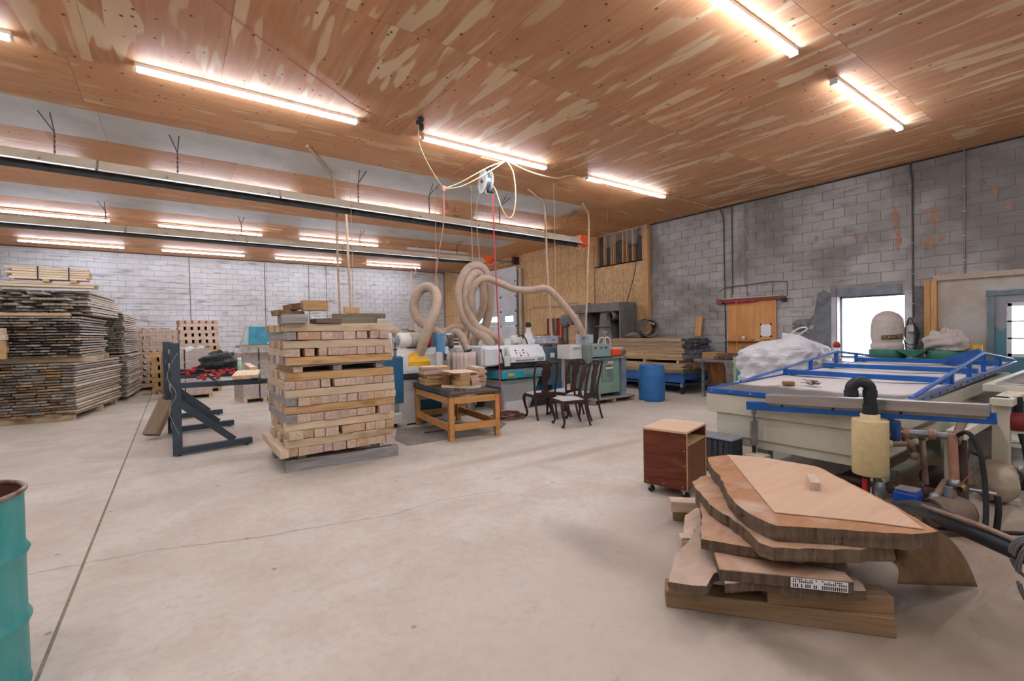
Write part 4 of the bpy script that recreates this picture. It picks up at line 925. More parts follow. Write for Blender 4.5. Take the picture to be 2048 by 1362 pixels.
def pile(x, y, L, W_, n, z0, th, mats, label, ang=0.0, jit=.02):
    for k in range(n):
        c = bl(x+R3.uniform(-jit, jit), y+R3.uniform(-jit, jit)); me = box_mesh('bench_board', (L+R3.uniform(-jit, jit), W_, th-.002), M_CUT[R3.choice(mats)], .0015, R3.random())
        inst('bench_board', me, None, (c[0], c[1], z0+th*(k+.5)), (0, 0, brz+ang+R3.uniform(-.05, .05)), label=(label if n == 1 else ORD[k]+' from below, '+label), cat='board', group=GBN)
zt = .7115
pile(.12, 1.15, .42, .3, 6, zt, .034, [2, 2, 1], 'dark offcut board in the lower left pile on the bench', 1.5, .035)
pile(.1, 1.15, .4, .28, 4, zt+.206, .032, [0], 'pale board on top of the left pile on the bench', 1.5)
pile(.42, .6, .6, .16, 6, zt, .042, [1, 1, 0], 'golden board in the middle pile on the bench', 1.45)
pile(.6, .62, .6, .14, 5, zt, .042, [0, 0], 'pinkish board in the inner pile on the bench', 1.45)
pile(.77, .75, .62, .14, 7, zt, .045, [0, 0, 1], 'pinkish board in the right pile on the bench', 1.45)
pile(.36, 1.28, .46, .26, 3, zt+.152, .055, [0, 1], 'thick board in the rear pile on the bench', 1.4)
pile(.36, 1.28, .46, .26, 3, zt, .05, [1], 'lower board of the rear pile on the bench', 1.4)
pile(.4, .62, .62, .42, 1, zt+.254, .012, [0], 'thin pale panel across the middle pile on the bench', 1.45)
c = bl(.26, .85); bxo = thing('box_offcut', 'brown fibreboard box open towards the left pile on the bench', 'box', (c[0], c[1], zt), brz)
part(bxo, 'side', wood('fibreboard_brown', '#a97f5c', '#96704f', rnd=.0), ((-.08, -.1, 0), (.06, -.09, .19))); part(bxo, 'side', MATS['fibreboard_brown'], ((-.08, .09, 0), (.06, .1, .19))); part(bxo, 'back', MATS['fibreboard_brown'], ((.05, -.1, 0), (.06, .1, .19))); part(bxo, 'bottom', MATS['fibreboard_brown'], ((-.08, -.1, 0), (.06, .1, .008)))
def rough_slab(name, pts, z0, h, mat, label, cat='slab', group=None, seed=0, chip=.01):
    """flat slab with an uneven natural edge"""
    r = random.Random(seed); P = []
    n = len(pts)
    for i in range(n):
        a, b = Vector(pts[i]), Vector(pts[(i+1) % n]); k = max(1, int((b-a).length/.05))
        for j in range(k):
            q = a+(b-a)*(j/k); P.append((q.x+r.uniform(-chip, chip), q.y+r.uniform(-chip, chip)))
    m = len(P); vs = []
    for lev, (zz, s) in enumerate(((0, .0), (h*.25, .006), (h*.7, .004), (h, 0))):
        for (x, y) in P: vs.append((x+r.uniform(-s, s), y+r.uniform(-s, s), z0+zz))
    fs = [tuple(range(m-1, -1, -1)), tuple(range(3*m, 4*m))]
    for l in range(3): fs += [(l*m+i, l*m+(i+1) % m, (l+1)*m+(i+1) % m, (l+1)*m+i) for i in range(m)]
    return MB().add(vs, fs).build(name, mat, None, label=label, cat=cat, group=group)
M_BARK = wood('live_edge_grey', '#8d8272', '#75695b', '#7d7264', '#5d5347', dust='#b8a68c')
rough_slab('bark_offcut', [bl(-.0, .35), bl(.3, .0), bl(.5, .0), bl(.68, .32), bl(.42, .4), bl(.15, .72)], zt, .05, M_BARK, 'rough grey bark-edged slab at the front of the bench', group=None, seed=5)
# ---- rubber mat with toothed edge under the bench
mp = []
for k in range(41):
    t = k/40; a = Vector((2.66, 6.31)).lerp(Vector((4.2, 6.3)), t); mp.append((a.x, a.y+(.012 if k % 2 else -.012)))
mp += [(4.65, 6.7), (4.75, 7.1), (3.0, 7.55), (2.66, 6.8)]
MB().prism(mp, .008, 'XY', 0.0).build('floor_mat', paint('grey_rubber_mat', '#958b81', '#857a70', .9, scale=6), None, label='thin grey rubber mat with toothed edge under the bench', cat='mat')
# ---- dining chairs
M_MAHO = wood('dark_mahogany', '#4d3430', '#3a2725', rnd=.06, rough=.35); M_SEAT = paint('pale_seat_fabric', '#c4c0bc', '#aea9a6', .9, scale=16, bump=.2)
def make_chair(label, x, y, rz):
    """front of the chair is local +y"""
    t = thing('dining_chair', label, 'chair', (x, y, 0), rz, 'dark wooden dining chairs')
    for s in (-1, 1):
        cab = smooth_path([(s*.22, .2, .43), (s*.245, .235, .36), (s*.235, .22, .25), (s*.21, .19, .12), (s*.205, .19, .05), (s*.225, .225, .012)], 5)
        n = len(cab); rad = [(.036-.018*min(1, i/(n*.75)))+(.012 if i > n-4 else 0) for i in range(n)]
        MB().tube(cab, .03, 8, radii=rad).build('leg', M_MAHO, t)
        rear = smooth_path([(s*.19, -.3, 0), (s*.195, -.235, .2), (s*.2, -.2, .42), (s*.205, -.2, .6), (s*.225, -.24, .8), (s*.205, -.29, .99), (s*.19, -.3, 1.02)], 6)
        MB().tube(rear, .019, 6).build('rear_post', M_MAHO, t)
    MB().add([(-.235, .225, .385), (.235, .225, .385), (.2, -.2, .385), (-.2, -.2, .385), (-.235, .225, .445), (.235, .225, .445), (.2, -.2, .445), (-.2, -.2, .445)], [(0, 3, 2, 1), (4, 5, 6, 7), (0, 1, 5, 4), (1, 2, 6, 5), (2, 3, 7, 6), (3, 0, 4, 7)]).build('seat_frame', M_MAHO, t, bevel=.008)
    def cush(u, v):
        w = .2+.025*v; a = (u-.5)*2; b = (v-.5)*2; h = .036*max(0, (1-a**6))*max(0, (1-b**6)); return (a*w, -.19+.41*v, .446+h)
    MB().grid(cush, 15, 13).build('seat_cushion', M_SEAT, t)
    MB().tube(smooth_path([(-.205, -.295, .985), (-.17, -.308, 1.035), (-.08, -.31, 1.02), (0, -.31, 1.055), (.08, -.31, 1.02), (.17, -.308, 1.035), (.205, -.295, .985)], 6), .021, 6).build('crest_rail', M_MAHO, t)
    half = [(.05, .46), (.075, .5), (.05, .56), (.042, .64), (.05, .7), (.085, .78), (.095, .86), (.07, .92), (.09, .96), (.1, 1.01)]
    P = [(a, z) for a, z in half]+[(-a, z) for a, z in reversed(half)]
    yb = lambda z: -.2-.11*max(0, (z-.6)/.42) - .0
    k = len(half); vs = [(a, yb(z)-.008, z) for a, z in P]+[(a, yb(z)+.008, z) for a, z in P]; m = len(P); fs = [(i, (i+1) % m, m+(i+1) % m, m+i) for i in range(m)]
    for i in range(k-1): fs += [(i, i+1, m-2-i, m-1-i), (m+i, m+m-1-i, m+m-2-i, m+i+1)]
    MB().add(vs, fs).build('splat', M_MAHO, t)
    MB().bar((-.2, -.2, .47), (.2, -.2, .47), .025, .04).build('back_rail', M_MAHO, t)
    return t
make_chair('dark dining chair nearest the planer, its back to the camera', 5.5, 6.78, -.28)
make_chair('dark dining chair at the rear, mostly hidden behind the other chairs', 6.08, 6.75, .12)
make_chair('dark dining chair in front, turned sideways with a pale seat showing', 5.42, 5.92, 1.25)
make_chair('dark dining chair at the right end, next to the green machine', 6.02, 6.22, .25)
# ---- green machine on a pallet
gp = thing('machine_pallet', 'low grey pallet under the green machine', 'pallet', (7.15, 7.05, 0))
for k in range(6): part(gp, 'deck_board', wood('grey_pallet', '#a59a8c', '#8b8073', rnd=.1), ((0, .02+.16*k, .09), (1.35, .15+.16*k, .115)), bevel=.002)
for x in (.0, .62, 1.22): part(gp, 'runner', MATS['grey_pallet'], ((x, .02, 0), (x+.09, .95, .089)), bevel=.002)
beam('loose_strip', (8.2, 6.9, 0), (8.75, 6.55, 0), .05, .02, BEAMM[0], 'loose wooden strip on the floor beside the green machine', None, .001, 'strip')
gm = thing('green_machine', 'pale green drum sander with orange guard on a pallet', 'machine', (0, 0, .116))
M_GRN = paint('pale_green_enamel', '#93b39a', '#7f9e87', .45, scale=3, lo=.45, hi=.7); M_GRN2 = paint('grey_green', '#8c9b8f', '#79897e', .5, scale=4)
part(gm, 'cabinet', M_GRN, ((7.42, 7.25, .08), (8.2, 7.9, .84)), bevel=.008)
part(gm, 'leg', M_GRN, ((7.4, 7.2, 0), (7.52, 7.3, .86))); part(gm, 'leg', paint('blue_grey_side', '#8f9aa3', '#7f8a92', .5), ((8.18, 7.18, 0), (8.34, 7.6, .86))); part(gm, 'leg', M_GRN, ((7.4, 7.8, 0), (7.52, 7.95, .86)))
part(gm, 'access_door', M_GRN2, ((7.62, 7.235, .34), (7.98, 7.25, .7)))
part(gm, 'warning_label', M_LBL, ((7.72, 7.228, .62), (7.96, 7.236, .66)), ((7.8, 7.24, .74), (7.98, 7.249, .79))); part(gm, 'warning_label', M_RED, ((7.76, 7.226, .665), (7.9, 7.236, .695)))
part(gm, 'table', M_STL, ((7.2, 7.12, .85), (8.34, 7.85, .875)))
part(gm, 'side_frame', M_GRN2, ((7.08, 7.15, .0), (7.24, 7.7, 1.18)), bevel=.006)
part(gm, 'drum_cover', paint('teal_grey', '#86a7a5', '#9a9078', .4, scale=2.5), ((7.24, 7.16, .9), (7.82, 7.75, 1.18)), bevel=.012)
for x, c in ((7.33, M_BLK), (7.5, M_RED), (7.66, M_BLK)): MB().cyl((x, 7.16, 1.1), (x, 7.14, 1.1), .022, n=12).build('knob', c, gm)
part(gm, 'orange_guard', paint('bright_orange', '#f0521f', '#e24814', .4), ((7.84, 7.14, .9), (8.14, 7.5, 1.06)), bevel=.03)
MB().cyl((8.2, 7.12, .98), (8.2, 7.2, .98), .085, n=20).build('pulley', paint('pulley_grey', '#8c8788', None, .4, .5), gm); MB().cyl((8.2, 7.11, .98), (8.2, 7.125, .98), .04, n=16).build('pulley_hub', M_RED, gm)
part(gm, 'white_cover', M_IVORY, ((6.72, 7.3, .88), (7.07, 7.7, 1.18)), bevel=.008); part(gm, 'maker_plate', paint('plate_grey', '#a9a39c', None, .5), ((6.82, 7.292, 1.08), (7.02, 7.3, 1.13)))
part(gm, 'motor_box', paint('box_grey', '#bfc6cb', '#a8b0b5', .5), ((7.18, 7.4, 1.18), (7.38, 7.6, 1.4)), ((7.36, 7.4, 1.2), (7.52, 7.6, 1.39)), bevel=.006)
MB().cyl((7.93, 7.45, 1.1), (7.93, 7.45, 1.42), .016, n=8).cyl((7.93, 7.45, 1.42), (7.93, 7.45, 1.45), .055, n=14).build('height_handle', M_STL, gm)
for dx in (0, .16): MB().tube(smooth_path([(7.66+dx, 7.4, 1.16), (7.68+dx, 7.38, 1.27), (7.76+dx, 7.36, 1.32), (7.85+dx, 7.36, 1.26), (7.88+dx, 7.36, 1.05)], 6), .014, 8).build('cable_loop', paint('ivory_cable', '#e4dccb', None, .5), gm)
cb = thing('control_box', 'white control box with green lit button right of the green machine', 'control box', (8.45, 7.55, 0))
part(cb, 'stand', M_STL, ((-.02, .0, 0), (.02, .04, .95))); part(cb, 'case', M_IVORY, ((-.2, -.03, .95), (.18, .08, 1.18)), bevel=.006); part(cb, 'face', M_DARK, ((.02, -.036, .98), (.16, -.03, 1.15))); MB().cyl((.1, -.036, 1.08), (.1, -.046, 1.08), .02, n=12).build('green_button', emit('green_lamp', '#3fe04a', 1.0), cb)
# ---- flexible dust hoses hung from the ceiling
def hosemat():
    n = N('beige_flex_hose'); f = n.noise(n.coord((1, 1, 1)), 9, 4); n.base(n.mix(n.ramp(f, [(.4, 0.0), (.7, .8)]), '#c2aa94', '#b0967f')); return n.done(.65, 0, .3)
M_HOSE = hosemat()
def hose(label, pts, r, ribs=True):
    t = thing('dust_hose', label, 'hose'); P = smooth_path([at(*p) for p in pts], 12)
    D = [0]
    for a, b in zip(P, P[1:]): D.append(D[-1]+(b-a).length)
    # resample and corrugate
    n = int(D[-1]/.02); Q = []; j = 0
    for i in range(n+1):
        d = D[-1]*i/n
        while j < len(D)-2 and D[j+1] < d: j += 1
        u = (d-D[j])/max(1e-6, D[j+1]-D[j]); Q.append(P[j].lerp(P[j+1], u))
    MB().tube(Q, r, 14, radii=[r*(1+(.035 if i % 2 else -.035)) for i in range(n+1)]).build('corrugated_tube', M_HOSE, t)
    for e in (0, -1):
        q = Q[e]; d = (Q[1]-Q[0] if e == 0 else Q[-1]-Q[-2]).normalized(); MB().cyl(q-d*.03, q+d*.03, r*1.1, n=16).build('hose_clip', M_STL, t)
hose('beige dust hose looping up from the yellow hood of the moulder', [(834, 722, 8.55), (842, 700, 8.5), (853, 668, 8.45), (868, 630, 8.5), (875, 600, 8.6), (868, 580, 8.7), (853, 574, 8.8), (837, 585, 8.85), (828, 610, 8.9), (835, 637, 8.9), (857, 655, 8.9), (878, 666, 8.95), (887, 684, 9.0)], .088)
hose('outermost beige dust hose loop above the planer, ending at its left hood', [(985, 690, 9.85), (972, 676, 9.8), (948, 660, 9.8), (929, 635, 9.8), (920, 600, 9.8), (921, 570, 9.85), (934, 541, 9.9), (953, 532, 10.0), (969, 541, 10.1), (978, 570, 10.2), (979, 610, 10.3), (973, 645, 10.35), (960, 668, 10.4), (936, 690, 10.5), (915, 700, 10.6)], .098)
hose('second beige dust hose loop inside the outer one, ending at the right planer hood', [(1000, 688, 9.95), (995, 676, 9.9), (975, 665, 9.85), (953, 653, 9.8), (938, 625, 9.75), (933, 592, 9.75), (939, 560, 9.8), (952, 546, 9.9), (962, 556, 10.0), (967, 590, 10.1), (964, 620, 10.2), (950, 643, 10.25), (930, 656, 10.3), (905, 657, 10.4), (893, 668, 10.4), (887, 690, 10.4)], .088)
hose('long beige dust hose sagging across to the green machine', [(948, 700, 10.2), (952, 668, 10.05), (948, 635, 9.85), (944, 610, 9.7), (943, 590, 9.65), (949, 572, 9.6), (960, 560, 9.6), (975, 557, 9.65), (1000, 566, 9.75), (1030, 578, 9.9), (1062, 580, 10.0), (1088, 576, 10.05), (1105, 585, 10.1), (1128, 610, 10.1), (1148, 635, 10.1), (1160, 655, 10.1), (1168, 674, 10.15)], .072)
hose('beige dust hose lying behind the top of the beam stack', [(722, 662, 8.6), (742, 653, 8.7), (765, 652, 8.8), (788, 663, 8.85), (806, 677, 8.9), (812, 686, 9.0)], .09)
hose('short beige dust hose arching down behind the pink paper bin', [(900, 690, 9.6), (903, 672, 9.5), (912, 664, 9.45), (922, 672, 9.4), (930, 688, 9.35), (935, 700, 9.3)], .075)
# ---- red air hose: reel on the ceiling, drop, coil on the floor
M_AIR = paint('red_air_hose', '#d8474f', '#c93f47', .5); M_COIL = paint('brown_red_hose', '#7c4a40', '#6a3d35', .6)
MB().tube(smooth_path([(4.66, 7.0, 4.05), (4.67, 6.99, 3.2), (4.69, 6.97, 2.2), (4.71, 6.96, 1.3), (4.72, 6.98, .95), (4.74, 7.0, .5), (4.76, 7.02, .1), (4.8, 7.05, .02)], 8), .012, 6).build('air_hose', M_AIR, None, label='red air hose dropping straight from the ceiling reel to the floor', cat='hose')
cp_ = []
for k in range(150):
    a = k*.22; rr = .36-.0012*k+.03*math.sin(k*.37); cp_.append((4.98+rr*math.cos(a), 7.12+rr*math.sin(a)*.85, .014+.0006*k+.01*abs(math.sin(k*.5))))
cp_ = [(3.2, 6.9, .02), (3.8, 6.85, .014), (4.3, 7.0, .014)]+cp_
MB().tube(cp_, .011, 6).build('coiled_hose', M_COIL, None, label='brownish red air hose coiled on the floor beside the bench', cat='hose')
# ---- back pile of thin boards by the overhead door
for k in range(8):
    for j in range(2):
        p = (6.2, 12.2+.25*j); beam('door_board', (5.2, p[1], 1.0+.1*k), (7.0, p[1]+.05, 1.0+.1*k), .22, .045, LUM[(k+j) % 3], '%s %s board from below in the pile before the overhead door' % (ORD[k], ('front', 'rear')[j]), 'boards by the overhead door', .004, 'board')
    for s in (5.4, 6.8): beam('sticker', (s, 12.05, 1.046+.1*k), (s, 12.6, 1.046+.1*k), .04, .053, LUM[2], '%s sticker above the %s board by the overhead door' % ('left' if s < 6 else 'right', ORD[k]), 'stickers by the overhead door', .001, 'stick')
part(thing('door_pile_base', 'low block base under the boards by the overhead door', 'base', (6.1, 12.3, 0)), 'base', BEAMM[3], ((-.85, -.2, 0), (.85, .25, .99)))
# T-shaped pale timber standing behind the beam stack
tt = thing('timber_post', 'pale T-shaped timber standing against the back wall behind the beam stack', 'post', (6.3, 20.6, 0))
part(tt, 'upright', M_STUDV, ((-.2, 0, 0), (-.02, .12, 2.55)), ((.0, 0, 0), (.2, .12, 2.55))); part(tt, 'cap', M_STUD, ((-.34, -.03, 2.55), (.3, .15, 2.78)))

# ================================================================ CEILING FITTINGS
M_REFL = paint('aluminium_reflector', '#d9c8b0', '#c6b396', .45, .12, scale=2); M_TUBE = paint('dark_burner_tube', '#5b5e63', '#4c4e52', .5, .5)
M_CHAIN = paint('dark_chain', '#5c564f', None, .5, .6); M_ORNG = paint('burner_orange', '#f4622a', '#e65a24', .45)
def heater(label, y, x0, x1, z0, hangs, box=True, slope=.0):
    t = thing('tube_heater', label, 'heater', (0, y, 0)); t.rotation_euler = (0, slope, 0)
    segs = np.linspace(x0, x1, 6)
    for a, b in zip(segs, segs[1:]):
        P = [(-.22, z0), (-.085, z0+.17), (.085, z0+.17), (.22, z0)]; m = MB()
        Q = P+[(p[0]*.97, p[1]-.004) for p in reversed(P)]
        m.prism(Q, b-a+.03, 'YZ', a).build('reflector_section', M_REFL, t)
        for s in (-1, 1): MB().b2((a, s*.222-.006, z0-.012), (b+.03, s*.222+.006, z0+.006)).build('reflector_lip', paint('bright_lip', '#e0ddd6', None, .3, .4), t)
    MB().cyl((x0+.05, 0, z0-.015), (x1-.02, 0, z0-.015), .055, n=14).build('burner_tube', M_TUBE, t)
    for x in np.arange(x0+.4, x1, 1.4): MB().b2((x, -.2, z0+.04), (x+.025, .2, z0+.06)).build('tube_bracket', M_TUBE, t)
    if box:
        bb = MB().box((x1+.2, 0, z0+.1), (.34, .3, .27)).build('burner_box', M_ORNG, t, bevel=.01); MB().box((x1+.05, 0, z0-.04), (.1, .2, .06)).cyl((x1+.1, -.05, z0-.16), (x1+.1, -.05, z0-.02), .025, n=10).build('gas_cock', paint('valve_pink', '#d99a84', None, .5), bb)
    for x in hangs:
        ZC = 4.65+x*slope-.002
        MB().tube([(x, -.0, z0+.17), (x, 0, ZC-.12), (x-.1, -.4, ZC-.004)], .008, 5).build('hanger_chain', M_CHAIN, t); MB().tube([(x, 0, ZC-.12), (x+.02, -.42, ZC-.004)], .008, 5).build('hanger_chain', M_CHAIN, t)
        ln = MB()
        for k in range(int((ZC-.12-z0-.17)/.035)): ln.box((x, 0, z0+.19+.035*k), (.026 if k % 2 else .008, .008 if k % 2 else .026, .034))
        ln.build('chain_links', M_CHAIN, t)
heater('near tube heater with long reflector and orange burner box', 9.14, -3.3, 8.65, 4.01, (-1.36, .05, 2.9, 4.4, 6.2, 8.35), True, .0146)
heater('far tube heater with orange burner box near the overhead door', 14.15, -3.3, 8.9, 4.05, (-1.2, 1.5, 4.6, 7.9))
# ---- air hose reel
rl = thing('hose_reel', 'grey metal hose reel hanging from the ceiling', 'hose reel', (4.62, 7.16, 4.3), -.16)
for s in (-1, 1): MB().lathe([(.0, s*.07), (.1, s*.075), (.2, s*.07), (.215, s*.06), (.205, s*.055), (.1, s*.055), (0, s*.055)], (0, 0, 0), 30, 'X').build('reel_disc', paint('reel_white', '#c9c8c2', '#b0aea8', .5, .2), rl)
MB().lathe([(.12, -.055), (.12, .055)], (0, 0, 0), 24, 'X').build('wound_hose', paint('reel_steel', '#a5b0b8', None, .3, .7), rl)
MB().cyl((-.09, 0, 0), (.09, 0, 0), .03, n=12).build('hub', M_DARK, rl)
MB().bar((.1, 0, -.02), (.1, 0, .35), .06, .012, up=(1, 0, 0)).bar((.1, 0, .335), (-.1, 0, .335), .06, .012).build('mount_bracket', paint('navy_bracket', '#3c4258', None, .5), rl)
MB().box((.04, -.12, -.19), (.1, .1, .05)).build('hose_guide', M_DARK, rl)
plk = MB().b2((4.4, 6.95, ZC-.022), (4.85, 7.95, ZC-.001)).build('mount_board', M_PLY2, None, label='plywood strip screwed to the ceiling above the hose reel', cat='board')
# ---- cords and hoses swagged below the ceiling
M_CORD = paint('yellowed_cord', '#e6cfa4', '#d8bd90', .6); M_PINK = paint('pink_cord', '#c98d76', '#b97c66', .6); M_TANC = paint('tan_conduit', '#c9ab8c', '#b89878', .6); M_BLKC = paint('black_cord', '#3a3532', None, .6)
def cord(label, pts, r, mat, cat='cord', sub=8, name='hanging_cable'):
    return MB().tube(smooth_path(pts, sub), r, 6).build(name, mat, None, label=label, cat=cat)
cord('pink cord stapled along the ceiling from the near left to the black connector', [(.36, 5.05, ZC-.015), (.8, 5.4, ZC-.02), (1.23, 5.71, ZC-.02), (1.65, 6.0, ZC-.02), (2.0, 6.24, ZC-.03), (2.45, 6.3, ZC-.08), (2.89, 6.18, ZC-.03)], .008, M_PINK)
MB().box((2.9, 6.18, ZC-.04), (.06, .14, .07)).box((2.96, 6.26, ZC-.09), (.05, .07, .09)).build('cord_connector', M_BLKC, None, bevel=.01, label='black cord connector at the ceiling end of the pink cord', cat='connector')
cord('cream cord slanting from the connector past the middle strip light', [(2.92, 6.25, ZC-.06), (3.15, 6.75, ZC-.12), (3.6, 7.3, ZC-.25), (4.0, 7.6, ZC-.45)], .008, M_CORD)
cord('upper cream air line swagging from the hook to the cord bundle', [(4.85, 6.86, ZC-.02), (4.55, 6.95, ZC-.16), (4.2, 7.4, ZC-.38), (4.0, 7.6, ZC-.45)], .011, M_CORD)
cord('lower cream air line swagging from the hook to the cord bundle', [(4.85, 6.84, ZC-.02), (4.5, 6.98, ZC-.28), (4.2, 7.3, ZC-.46), (4.0, 7.58, ZC-.46)], .011, M_CORD)
cord('cream air line hanging in a long loop beside the hose reel', [(4.86, 6.84, ZC-.02), (5.02, 6.86, ZC-.2), (5.08, 6.88, ZC-.6), (5.02, 6.88, ZC-.93), (4.9, 6.9, ZC-1.0), (4.8, 6.95, ZC-.8), (4.73, 7.02, ZC-.5), (4.68, 7.08, ZC-.42)], .011, M_CORD)
cord('cream air line swagging right along the ceiling to the corner of the block wall', [(4.88, 6.84, ZC-.02), (5.4, 6.82, ZC-.13), (6.0, 6.8, ZC-.14), (6.45, 6.78, ZC-.02), (7.4, 6.6, ZC-.13), (8.4, 6.6, ZC-.1), (9.4, 6.62, ZC-.03), (11.2, 6.7, ZC-.02)], .010, M_CORD)
cord('pinkish cord pair dropping from the bundle toward the moulder', [(4.0, 7.6, ZC-.45), (4.0, 7.62, 3.6), (3.95, 7.8, 2.9), (3.93, 7.95, 2.2), (4.05, 8.1, 1.62)], .012, M_PINK)
MB().box((4.0, 7.6, ZC-.46), (.06, .06, .1)).build('cord_tie', M_PINK, None, label='knot of cords below the ceiling left of the hose reel', cat='cord tie')
def drop(label, x, y, z0, mat, r=.02, lean=(0, 0), top=None):
    t = thing('drop_conduit', label, 'conduit'); P = [(x, y, ZC-.1)]
    if top: P = [(top[0], top[1], ZC-.03), ((top[0]+x)/2, (top[1]+y)/2, ZC-.05), (x, y, ZC-.18)]
    else: P = [(x, y, ZC-.006), (x, y, ZC-.3)]
    P += [(x+lean[0]*.3, y+lean[1]*.3, 3.2), (x+lean[0]*.6, y+lean[1]*.6, 2.3), (x+lean[0], y+lean[1], z0)]
    MB().tube(smooth_path(P, 6), r, 8).build('flex_conduit', mat, t); MB().cyl((x+lean[0], y+lean[1], z0), (x+lean[0], y+lean[1], z0+.05), r*1.5, n=10).build('connector', M_DARK, t)
drop('tan conduit drop curving from the ceiling behind the left of the beam stack', 2.6, 9.4, 1.15, M_TANC, .022, (.06, .05), (1.8, 8.0))
drop('tan conduit drop second from the left behind the beam stack', 3.55, 11.9, 1.2, M_TANC, .03, (.12, .1))
drop('tan conduit drop curving from the ceiling left of the green machine', 7.1, 8.5, 1.35, M_TANC, .024, (.0, -.2), (6.2, 7.95))
drop('tan conduit drop beside the orange burner box', 8.75, 8.7, 1.25, M_TANC, .024, (-.5, -.3), (8.0, 8.15))
for x, y, zz, lb in ((2.68, 8.72, 1.9, 'left of the hose loops'), (4.15, 8.26, 2.72, 'to the small hose loop'), (6.35, 7.3, 1.6, 'right of the hose reel'), (9.0, 8.3, 4.3, 'beside the burner box')):
    cord('thin string hanging from the ceiling '+lb, [(x, y, ZC-.003), (x+.01, y, (ZC+zz)/2), (x+.0, y, zz)], .005, M_TANC, 'string', 3, 'hanging_string')
cord('left sling cord holding the small dust hose loop', [(4.15, 8.26, 2.74), (4.06, 8.22, 2.45)], .007, M_CORD, sub=2); cord('right sling cord holding the small dust hose loop', [(4.15, 8.26, 2.74), (4.2, 8.3, 2.45)], .007, M_CORD, sub=2)
p_ = at(953, 528, 10.0)
cord('left sling cord holding the big dust hose loops', [(p_.x-.1, p_.y, p_.z), (p_.x-.1, p_.y, ZC-.6), (p_.x-.16, p_.y-.1, ZC-.004)], .008, M_TANC, sub=3); cord('right sling cord holding the big dust hose loops', [(p_.x+.1, p_.y, p_.z-.02), (p_.x+.02, p_.y, ZC-.6), (p_.x+.06, p_.y-.1, ZC-.004)], .008, M_TANC, sub=3)
cord('cream pipe pole leaning behind the moulder', [(4.12, 8.95, 0.0), (4.1, 9.2, 2.2), (4.13, 9.4, 2.88), (4.22, 9.4, 2.88), (4.24, 9.4, 2.96)], .016, M_CORD, 'pole', 5, 'leaning_pole')
cord('dark cord slanting from the ceiling past the stud opening to the dust collector', [(XO-.1, 9.05, ZC-.05), (XO-.1, 9.2, 3.4), (XO-.15, 9.5, 2.4), (XO-.2, 9.75, 1.6)], .012, M_BLKC, sub=4)
cord('dark cable clipped down the OSB wall left of the stud opening', [(XO-.02, 10.95, ZC-.3), (XO-.02, 10.95, 2.4), (XO-.02, 10.95, 1.3)], .012, M_CONDG, sub=3)
cord('thin cable looping across the OSB wall beside the red door', [(XO-.015, 14.4, 1.2), (XO-.015, 14.4, 2.2), (XO-.015, 14.3, 2.5), (XO-.015, 13.4, 2.5), (XO-.015, 12.6, 2.48), (XO-.015, 11.9, 2.55), (XO-.02, 11.5, 2.3)], .01, M_CONDG, sub=5)
# torn plastic sheet over the stud opening
def pv(u, v):
    y = 8.95-.25+1.75*u; return (XO-.05-.1*math.sin(u*5+v*2)*v, y, ZC-.015-v*(.42+.12*math.sin(u*7)-.3*(1-u)*0)-(.05*math.sin(u*17)*v)+(.25*v if u < .25 else 0))
MB().grid(pv, 40, 10).build('plastic_sheet', film('torn_poly', '#d9d6d2', .22), None, label='torn clear plastic sheet sagging over the stud opening', cat='plastic sheet')

# ================================================================ RIGHT WALL AND FAR RIGHT
# ---- plywood tool board with red pipe shelf
tb = thing('tool_board', 'orange plywood board with a narrow shelf on the block wall', 'tool board', (XB-.05, 5.28, 0))
n = N('orange_plywood'); f = n.noise(n.coord((4, 5, .7)), 1.5, 4, .6); c = n.mix(n.ramp(f, [(.35, 0.0), (.65, 1.0)]), '#d18d52', '#e0a466'); k_ = n.voro(n.coord((1, 1.4, .9)), 9); n.base(n.mix(n.ramp(k_, [(.05, 1.0), (.1, 0.0)]), c, '#9a5f33')); M_OPLY = n.done(.6)
part(tb, 'panel', M_OPLY, ((0, 0, .95), (.02, 1.18, 2.24))); part(tb, 'shelf', M_STUD, ((-.13, 0, 1.26), (0, 1.18, 1.285)))
part(tb, 'shelf_rail', M_OPLY, ((-.02, .3, 1.12), (0, .9, 1.2)))
part(tb, 'side_strip', paint('flaked_white', '#dcd9d2', '#a98c70', .8, scale=12), ((-.005, 1.18, .98), (.02, 1.2, 1.5)))
rs = thing('pipe_shelf', 'red pipe rack with wire guard above the plywood board', 'rack', (XB-.09, 5.05, 0))
M_REDP = paint('rusty_red_pipe', '#8f4a45', '#7a3f3a', .6)
MB().bar((0, 0.0, 2.27), (0, 1.66, 2.27), .07, .05).build('angle_bar', M_REDP, rs); part(rs, 'board', MATS['weathered_board'], ((-.06, .1, 2.3), (.05, 1.5, 2.33)))
MB().cyl((-.03, .65, 2.235), (-.03, 1.45, 2.225), .022, n=12).build('red_pipe', paint('crimson_pipe', '#c22448', '#a51f3c', .35), rs)
wg = MB().tube([(.03, -.02, 2.3), (.03, -.02, 2.62), (.03, .3, 2.66), (.03, 1.5, 2.6), (.03, 1.62, 2.52)], .009, 5)
for y in (.3, .9, 1.3): wg.cyl((.03, y, 2.3), (.03, y, 2.63), .008, n=5)
wg.build('wire_guard', M_COND, rs); part(rs, 'bracket', M_DARK, ((-.12, .0, 2.16), (.05, .05, 2.25))); part(rs, 'clamp', M_REDP, ((-.05, 1.5, 2.2), (.05, 1.66, 2.32)))
ps = thing('notice_sheet', 'blank white notice with black corner tape on the plywood board', 'notice', (XB-.054, 5.4, 1.38))
part(ps, 'paper', paint('paper_white', '#eceff3', None, .7), ((-.0, 0, 0), (.003, .23, .28)), bevel=0)
